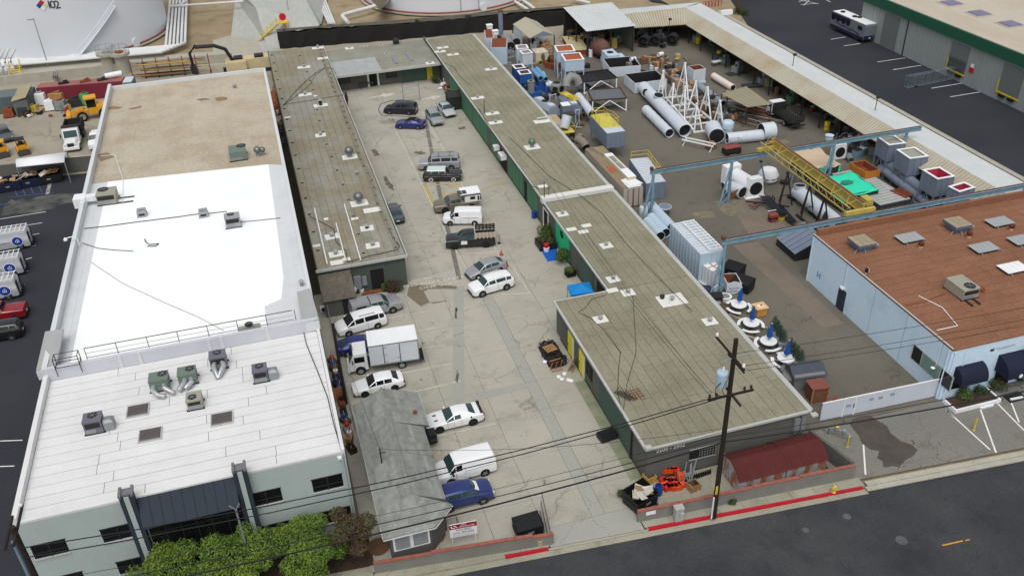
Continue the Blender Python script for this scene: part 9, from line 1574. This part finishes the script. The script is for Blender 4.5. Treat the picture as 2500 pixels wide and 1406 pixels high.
# rolling gate in the industrial lot, verge objects
g0,g1=P(2210,217),P(2335,192);d_=g1-g0;t=thing('rolling_gate','grey chain-link rolling gate standing open in the industrial lot','gate',g0,atan2(d_.y,d_.x));L_=d_.length
for dy in(-.25,.25):
 for z in(.15,2.0):obj('rail',MB().cyl((0,dy,z),(L_,dy,z),.045,6),M_GB,t)
 for i in range(8):obj('post',MB().cyl((L_*i/7,dy,.15),(L_*i/7,dy,2.0),.03,5),M_GB,t)
fm=MB()
for i in range(int(L_/.25)):fm.cyl((i*.25,-.25,.15),(min(L_,i*.25+.8),-.25,2.0),.016,3).cyl((i*.25,-.25,2.0),(min(L_,i*.25+.8),-.25,.15),.016,3)
tag(obj('wire_mesh',fm,GALV,t),kind='stuff');obj('counterweight',MB().bx(L_*.15,L_*.2,-.4,.0,0,.3),STEEL_D,t)
t=thing('red_bike_rack','red looped steel rack at the top of the photo','rack',P(1735,18))
for i in range(6):obj('loop',MB().tube([(-1.8+i*.7,0,0),(-1.8+i*.7,0,.9),(-1.6+i*.7,0,1.2),(-1.35+i*.7,0,1.2),(-1.2+i*.7,0,.9),(-1.2+i*.7,0,0)],.07,6),RED,t,True)
t=thing('concrete_barrier','white concrete block on the dirt verge','barrier',P(1772,37));obj('block',MB().frus(-1.3,1.3,-.5,.5,0,-1.25,1.25,-.35,.35,.9),WHITE,t);obj('foot',MB().bx(-1.35,1.35,-.55,.55,0,.12),CONC,t)
t=thing('office_box','pale building wall at the very top of the photo','building',P(1850,-8));obj('wall',MB().bx(-8,4,0,6,0,3),m_gw,t);obj('roof',MB().bx(-8.3,4.3,-.3,6.3,3,3.2),CONC,t)
# poles and lines along the street
pb=P(1742,1262);UP=thing('utility_pole','tall dark wooden utility pole with transformer on the sidewalk','utility pole',pb);CW=mat('creosote_wood',C(46,38,34),.9,.2,2)
obj('pole',MB().cyl((0,0,0),(0,0,16.4),.2,12,.15),CW,UP,True);obj('conduit',MB().cyl((-.22,-.08,0),(-.22,-.08,2.2),.06,6),WHITE,UP);obj('warning_strip',MB().bx(-.22,-.06,-.2,-.17,2.6,3.4),YELLOW,UP)
def arm(z,x0,x1,y,name='crossarm',ang=0):return obj(name,MB().box(((x0+x1)/2*cos(ang),y+(x0+x1)/2*sin(ang),z),(x1-x0,.12,.14),ang),CW,UP)
arm(11.9,-1.7,1.7,-.2);
obj('crossarm',MB().box((.2,0,11.7),(.12,2.4,.13)),CW,UP);obj('crossarm',MB().box((-.22,.2,15.2),(.12,3.8,.13)),CW,UP);obj('crossarm',MB().box((.28,.1,14.3),(.1,2.2,.12)),CW,UP)
tf=obj('transformer',MB().lathe([(.05,12.6),(.36,12.62),(.38,12.7),(.38,13.7),(.4,13.72),(.36,13.82),(.1,13.88)],(-.65,.1,0),18),mat('transformer_blue',C(176,200,216),.4,.05,1),UP,True);obj('bushing',MB().lathe([(.05,13.86),(.08,13.95),(.05,14.2)],(-.6,.1,0),8),WHITE,tf);obj('bracket',MB().box((-.25,.1,13.2),(.3,.1,.3)),GALV,UP)
obj('street_lamp_arm',MB().tube([(-.9,.1,14.6),(-.3,.05,14.8),(.6,-.05,15.0),(1.2,-.1,15.0)],.07,6),GALV,UP,True)
for x,y,z in((-.22,2.0,15.3),(-.22,-1.6,15.3),(-1.6,-.2,12.05),(-1.1,-.2,12.05),(1.5,-.2,12.05),(1.0,-.2,12.05)):obj('insulator',MB().lathe([(.05,0),(.11,.1),(.06,.16),(.1,.24),(.03,.32)],(x,y,z),8),WHITE if z>15 else BLACK_P,UP)
obj('drop_cable',MB().tube([(-.65,-.2,13.4),(-1.2,-.2,12.8),(-1.2,-.2,12.3),(-.6,-.2,11.9)],.03,5),BLACK_P,UP,True);obj('drop_cable',MB().tube([(-.5,-.3,13.3),(-.8,-.35,12.6),(-.5,-.3,12.0)],.025,5),BLACK_P,UP,True)
for z in range(4,11):obj('step_bolt',MB().cyl((-.3 if z%2 else .1,0,z+.3),(-.1 if z%2 else .3,0,z+.3),.02,4),GALV,UP)
LP=thing('utility_pole','dark utility pole at the lower left corner of the photo','utility pole',(-17.6,41.7,0));obj('pole',MB().cyl((0,0,0),(0,0,14.0),.2,12,.15),CW,LP,True);obj('conduit',MB().cyl((-.3,-.05,0),(-.3,-.05,13.0),.09,8),mat('conduit_blue',C(124,148,168),.6,.05,1),LP);obj('crossarm',MB().box((.1,.5,13.6),(.12,3.2,.14)),CW,LP);obj('crossarm',MB().box((-.5,.5,13.2),(.12,2.6,.14)),CW,LP);obj('insulator',MB().lathe([(.05,0),(.1,.12),(.03,.25)],(.1,1.9,13.67),8),WHITE,LP)
def span(label,a,b,sag,r,m=None,n=16,wob=0):
 a,b=Vector(a),Vector(b);pts=[a.lerp(b,i/n)-Vector((0,0,sag*4*(i/n)*(1-i/n)))+Vector((0,0,wob*sin(i*2.1)))for i in range(n+1)];return wire('power_line',pts,r,m or BLACK_P,label,'power line','overhead lines along the street')
ux,uy=pb.x,pb.y;RX_=75
span('twisted overhead cable from the pole crossarm to the left, upper',(ux-1.6,uy-.2,12.0),(-17.6,41.6,12.4),1.0,.035,wob=.02);span('twisted overhead cable from the pole crossarm to the left, lower',(ux-1.0,uy-.2,11.8),(-17.5,41.5,11.7),1.0,.035,wob=.02)
span('thick black overhead cable low on the pole to the left',(ux-.1,uy-.15,7.6),(-17.5,41.6,7.6),.75,.06);span('thin overhead cable just above the thick one',(ux-.1,uy-.2,8.1),(-17.5,41.6,8.6),.7,.03);span('thin grey overhead line above the cable bundle',(ux-.1,uy-.1,8.6),(-17.5,41.7,9.4),.7,.015)
span('thick black overhead cable low on the pole to the right',(ux+.1,uy-.15,7.6),(RX_,38.6,7.9),.9,.06);span('thin overhead line from the pole to the right, lower',(ux+.1,uy-.2,8.1),(RX_,38.6,8.9),.8,.025)
span('thin overhead line to the right from the upper crossarm, first',(ux+.3,uy-.9,14.4),(RX_,38.2,14.8),.8,.018);span('thin overhead line to the right from the upper crossarm, second',(ux+.3,uy-.4,14.4),(RX_,39.0,14.8),.8,.018);span('thin overhead line to the right from the upper crossarm, third',(ux+.3,uy+1.0,14.4),(RX_,40.2,14.8),.8,.018)
span('thin service line from the pole over the long shed roof',(ux-1.5,uy+.2,12.1),(29.2,87.5,6.0),.9,.018);span('second service line from the pole over the long shed roof',(ux-1.2,uy+.2,12.1),(30.4,88.2,5.2),1.1,.018);span('service line from the alley pole to the cottage ridge',(pb.x*0+P(845,985).x,P(845,985).y,8.4),(3.6,51.5,4.9),.2,.015)
span('thin line from the cottage to the front utility pole',(3.6,51.5,4.9),(ux-.1,uy,8.8),.8,.015);span('line from the alley pole along the fence',(P(845,985).x,P(845,985).y,8.3),(5.9,81.2,4.6),.3,.015)
t=thing('junction_box','grey splice box hanging on the thick overhead cable','junction box',(-14.4,41.55,7.1));obj('case',MB().bx(-.45,.45,-.08,.08,0,.25),STEEL_D,t);obj('clip',MB().bx(-.3,-.25,-.02,.02,.25,.4),GALV,t);obj('clip',MB().bx(.25,.3,-.02,.02,.25,.4),GALV,t)
for k,(px,py)in enumerate(((345,1385),(617,1392))):
 p=P(px,py,1.0);t=thing('flag_pole',['left','right'][k]+' pale grey pole in front of the storefront','pole',(p.x,p.y,0));obj('shaft',MB().cyl((0,0,0),(0,0,7.0),.09,8,.07),GALV,t,True);obj('fork',MB().tube([(-.35,0,7.5),(0,0,7.0),(.3,0,7.5)],.05,5),GALV,t)
# clutter heaps in the fabrication yard
HUE=dict(dark_steel='dark',dull_rust='rusty',rust='rusty',tan_scrap='tan',pallet_wood='wooden',weathered_wood='brown',crane_yellow='dull yellow',safety_yellow='yellow',pale_grey_steel='pale',white_paint='white',galvanised='silver',black_plastic='black',red_paint='red',strong_blue_steel='blue',slate_blue_steel='slate',light_blue_steel='light blue',dark_green_steel='dark green',crane_blue='crane-blue',cardboard='cardboard-brown',navy_cladding='navy')
def heap(seed,box,n,label,group,mats,smax=1.3,hmax=1.6):
 rr=random.Random(seed);x0,y0,x1,y1=box
 for k in range(n):
  p=P(rr.uniform(x0,x1),rr.uniform(y0,y1));m=rr.choice(mats);m2=rr.choice(mats);s=rr.uniform(.5,smax);h=rr.uniform(.35,hmax);q=rr.random()
  t=thing('scrap_item','%s %s %s %s'% ('large' if s>.55+smax*.3 else 'small',HUE.get(m.name,'grey'),'box' if q<.3 else 'pipe piece' if q<.55 else 'bundle of bars' if q<.75 else 'goal-shaped frame' if q<.88 else 'round tank',label),'scrap',p,rr.uniform(-1.5,1.5),group)
  if q<.3:obj('box',MB().bx(-s/2,s/2,-s*.4,s*.4,0,h*.7),m,t);obj('lip',MB().bx(-s*.53,s*.53,-s*.43,s*.43,h*.7,h*.7+.06),m2,t);obj('bar',MB().cyl((-s*.5,-.1,h*.8),(s*.6,.2,h*.85),.05,5),m2,t)
  elif q<.55:obj('drum',MB().pipe((-s*.6,0,s*.35),(s*.6,.1,s*.35),s*.34,14,.05),m,t,True);obj('flange',MB().pipe((s*.55,.09,s*.35),(s*.62,.1,s*.35),s*.42,14,.12),m2,t)
  elif q<.75:
   for i in range(4):obj('bar',MB().cyl((-s*1.2,-.3+i*.18,.06+.05*(i%2)),(s*1.3,-.25+i*.16,.08+.06*(i%2)),.045,5),rr.choice(mats),t)
  elif q<.88:obj('post',MB().bx(-.05,.05,-.05,.05,0,h*1.3),m,t);obj('post',MB().bx(s-.05,s+.05,-.05,.05,0,h*1.3),m,t);obj('beam',MB().box((s/2,0,h*1.3),(s+.2,.1,.1)),m,t);obj('brace',MB().cyl((0,0,.1),(s,0,h*1.2),.03,5),m2,t)
  else:obj('tank',MB().lathe([(s*.35,0),(s*.38,h*.2),(s*.38,h*.9),(s*.25,h*1.05),(.04,h*1.1)],n=12),m,t,True);obj('cap',MB().lathe([(.1,h*1.1),(.1,h*1.2)],n=8),m2,t)
DR=mat('dull_rust',C(120,86,66),.9,.3,2);DGY=MATS['duct_grey'];TN=mat('tan_scrap',C(176,160,128),.85,.2,2)
heap(1,(1240,118,1262,165),12,'in the tangle along the far shed edge','metal tangle along the far shed edge',[DGY,STEEL_D,GALV,M_PW,DR])
heap(2,(1305,112,1345,160),14,'between the white and light blue hoppers','pieces between the hoppers',[TN,DGY,WOOD_D,M_PW,M_CRY,STEEL_D])
heap(3,(1275,205,1345,250),12,'under the strong blue hoppers','fittings under the blue hoppers',[M_BL,DGY,M_GB,STEEL_D,M_PW])
heap(4,(1385,290,1425,350),10,'between the yellow platform and the slate casing','parts by the yellow platform',[DR,STEEL_D,DGY,M_PW])
heap(5,(1395,150,1440,225),9,'under the light blue hopper legs','parts under the hopper legs',[M_GB,STEEL_D,M_LB,GALV])
heap(6,(1380,80,1560,112),26,'heaped at the mouth of the white lean-to','scrap at the lean-to mouth',[DGY,STEEL_D,M_DG,TN,GALV,DR,WOOD_D],1.6,2.0)
heap(7,(1560,92,1700,118),16,'along the rear shed mouth','scrap along the rear shed',[STEEL_D,BLACK_P,DGY,WOOD_D,GALV],1.4,1.8)
heap(8,(1565,140,1690,185),22,'among the pallets of the scrap row','fittings among the pallets',[TN,DR,GALV,M_PW,WOOD_D,M_CRY,STEEL_D],1.1,1.2)
heap(9,(1700,225,1790,300),16,'beside the tripod frames','fittings beside the tripods',[TN,m_bx,DR,WOOD_D,GALV,STEEL_D],1.1,1.0)
heap(10,(2040,335,2140,395),24,'in the dark heap left of the slate hoppers','heap left of the slate hoppers',[STEEL_D,DGY,DR,GALV,M_PW,M_CRANE,WOOD_D],1.4,1.8)
heap(11,(1860,190,2140,330),0,'x','x',[DR])
for i in range(9):heap(20+i,(1850+i*32,200+i*16.5,1880+i*32,216+i*16.5),4,'at the open edge of the long shed','shop parts along the long shed edge',[STEEL_D,DGY,GALV,M_DG,DR,BLACK_P],1.2,1.7)
heap(12,(1990,545,2150,575),14,'behind the brown roof parapet','parts behind the brown roof',[STEEL_D,GALV,M_PW,RED,M_DG],1.3,1.8)
heap(13,(2180,440,2300,520),14,'under the slate hoppers','pump parts under the slate hoppers',[M_GB,STEEL_D,DGY,GALV],1.3,1.5)
heap(14,(1835,430,1960,540),10,'under the yellow crane','loose steel under the yellow crane',[STEEL_D,GALV,M_GB,DR,YELLOW],1.2,.8)
heap(15,(20,270,175,288),14,'in the row of gear by the maroon container','gear by the maroon container',[TN,WHITE,RUST,STEEL_D,GALV,YELLOW,WOOD],1.2,1.3)
heap(16,(1690,715,1760,750),8,'along the shed edge by the crane leg','oddments by the crane leg',[STEEL_D,BLACK_P,M_PW,M_NAVY],1.2,.8)
heap(17,(600,150,665,168),10,'behind the warehouse corner','pieces behind the warehouse corner',[TN,M_CRY,WOOD,STEEL_D],1.5,1.6)
heap(18,(1070,195,1100,232),8,'by the yellow wall panel','pots by the yellow panel',[RUST,STEEL_D,WHITE,BLACK_P],.8,.7)
heap(19,(845,205,905,214),7,'along the rear shed wall','items along the rear shed wall',[STEEL_D,YELLOW,BLACK_P,WOOD_D,M_DG],.8,1.2)
yd=bpy.data.objects['yard']
for a in(((1690,520),(1740,516),(1745,530),(1700,534)),((1740,490),(1790,485),(1830,520),(1780,530)),((1890,345),(1925,340),(1930,350),(1900,354)),((1470,300),(1500,296),(1510,310),(1480,314))):blob('worn_patch',a,mat('worn_asphalt',C(136,128,110),.9,.2,1.2,col2=C(112,106,92),thr=(.4,.6)),yd,.002,.2)
blob('concrete_strip',[(1790,600),(1850,590),(2060,790),(2010,800)],mat('pinkish_paving',C(126,114,102),.9,.12,.6,fine=.1),yd,.0018,.05);blob('concrete_strip',[(1780,490),(1860,480),(1925,560),(1830,575)],MATS['pinkish_paving'],yd,.0016,.05)
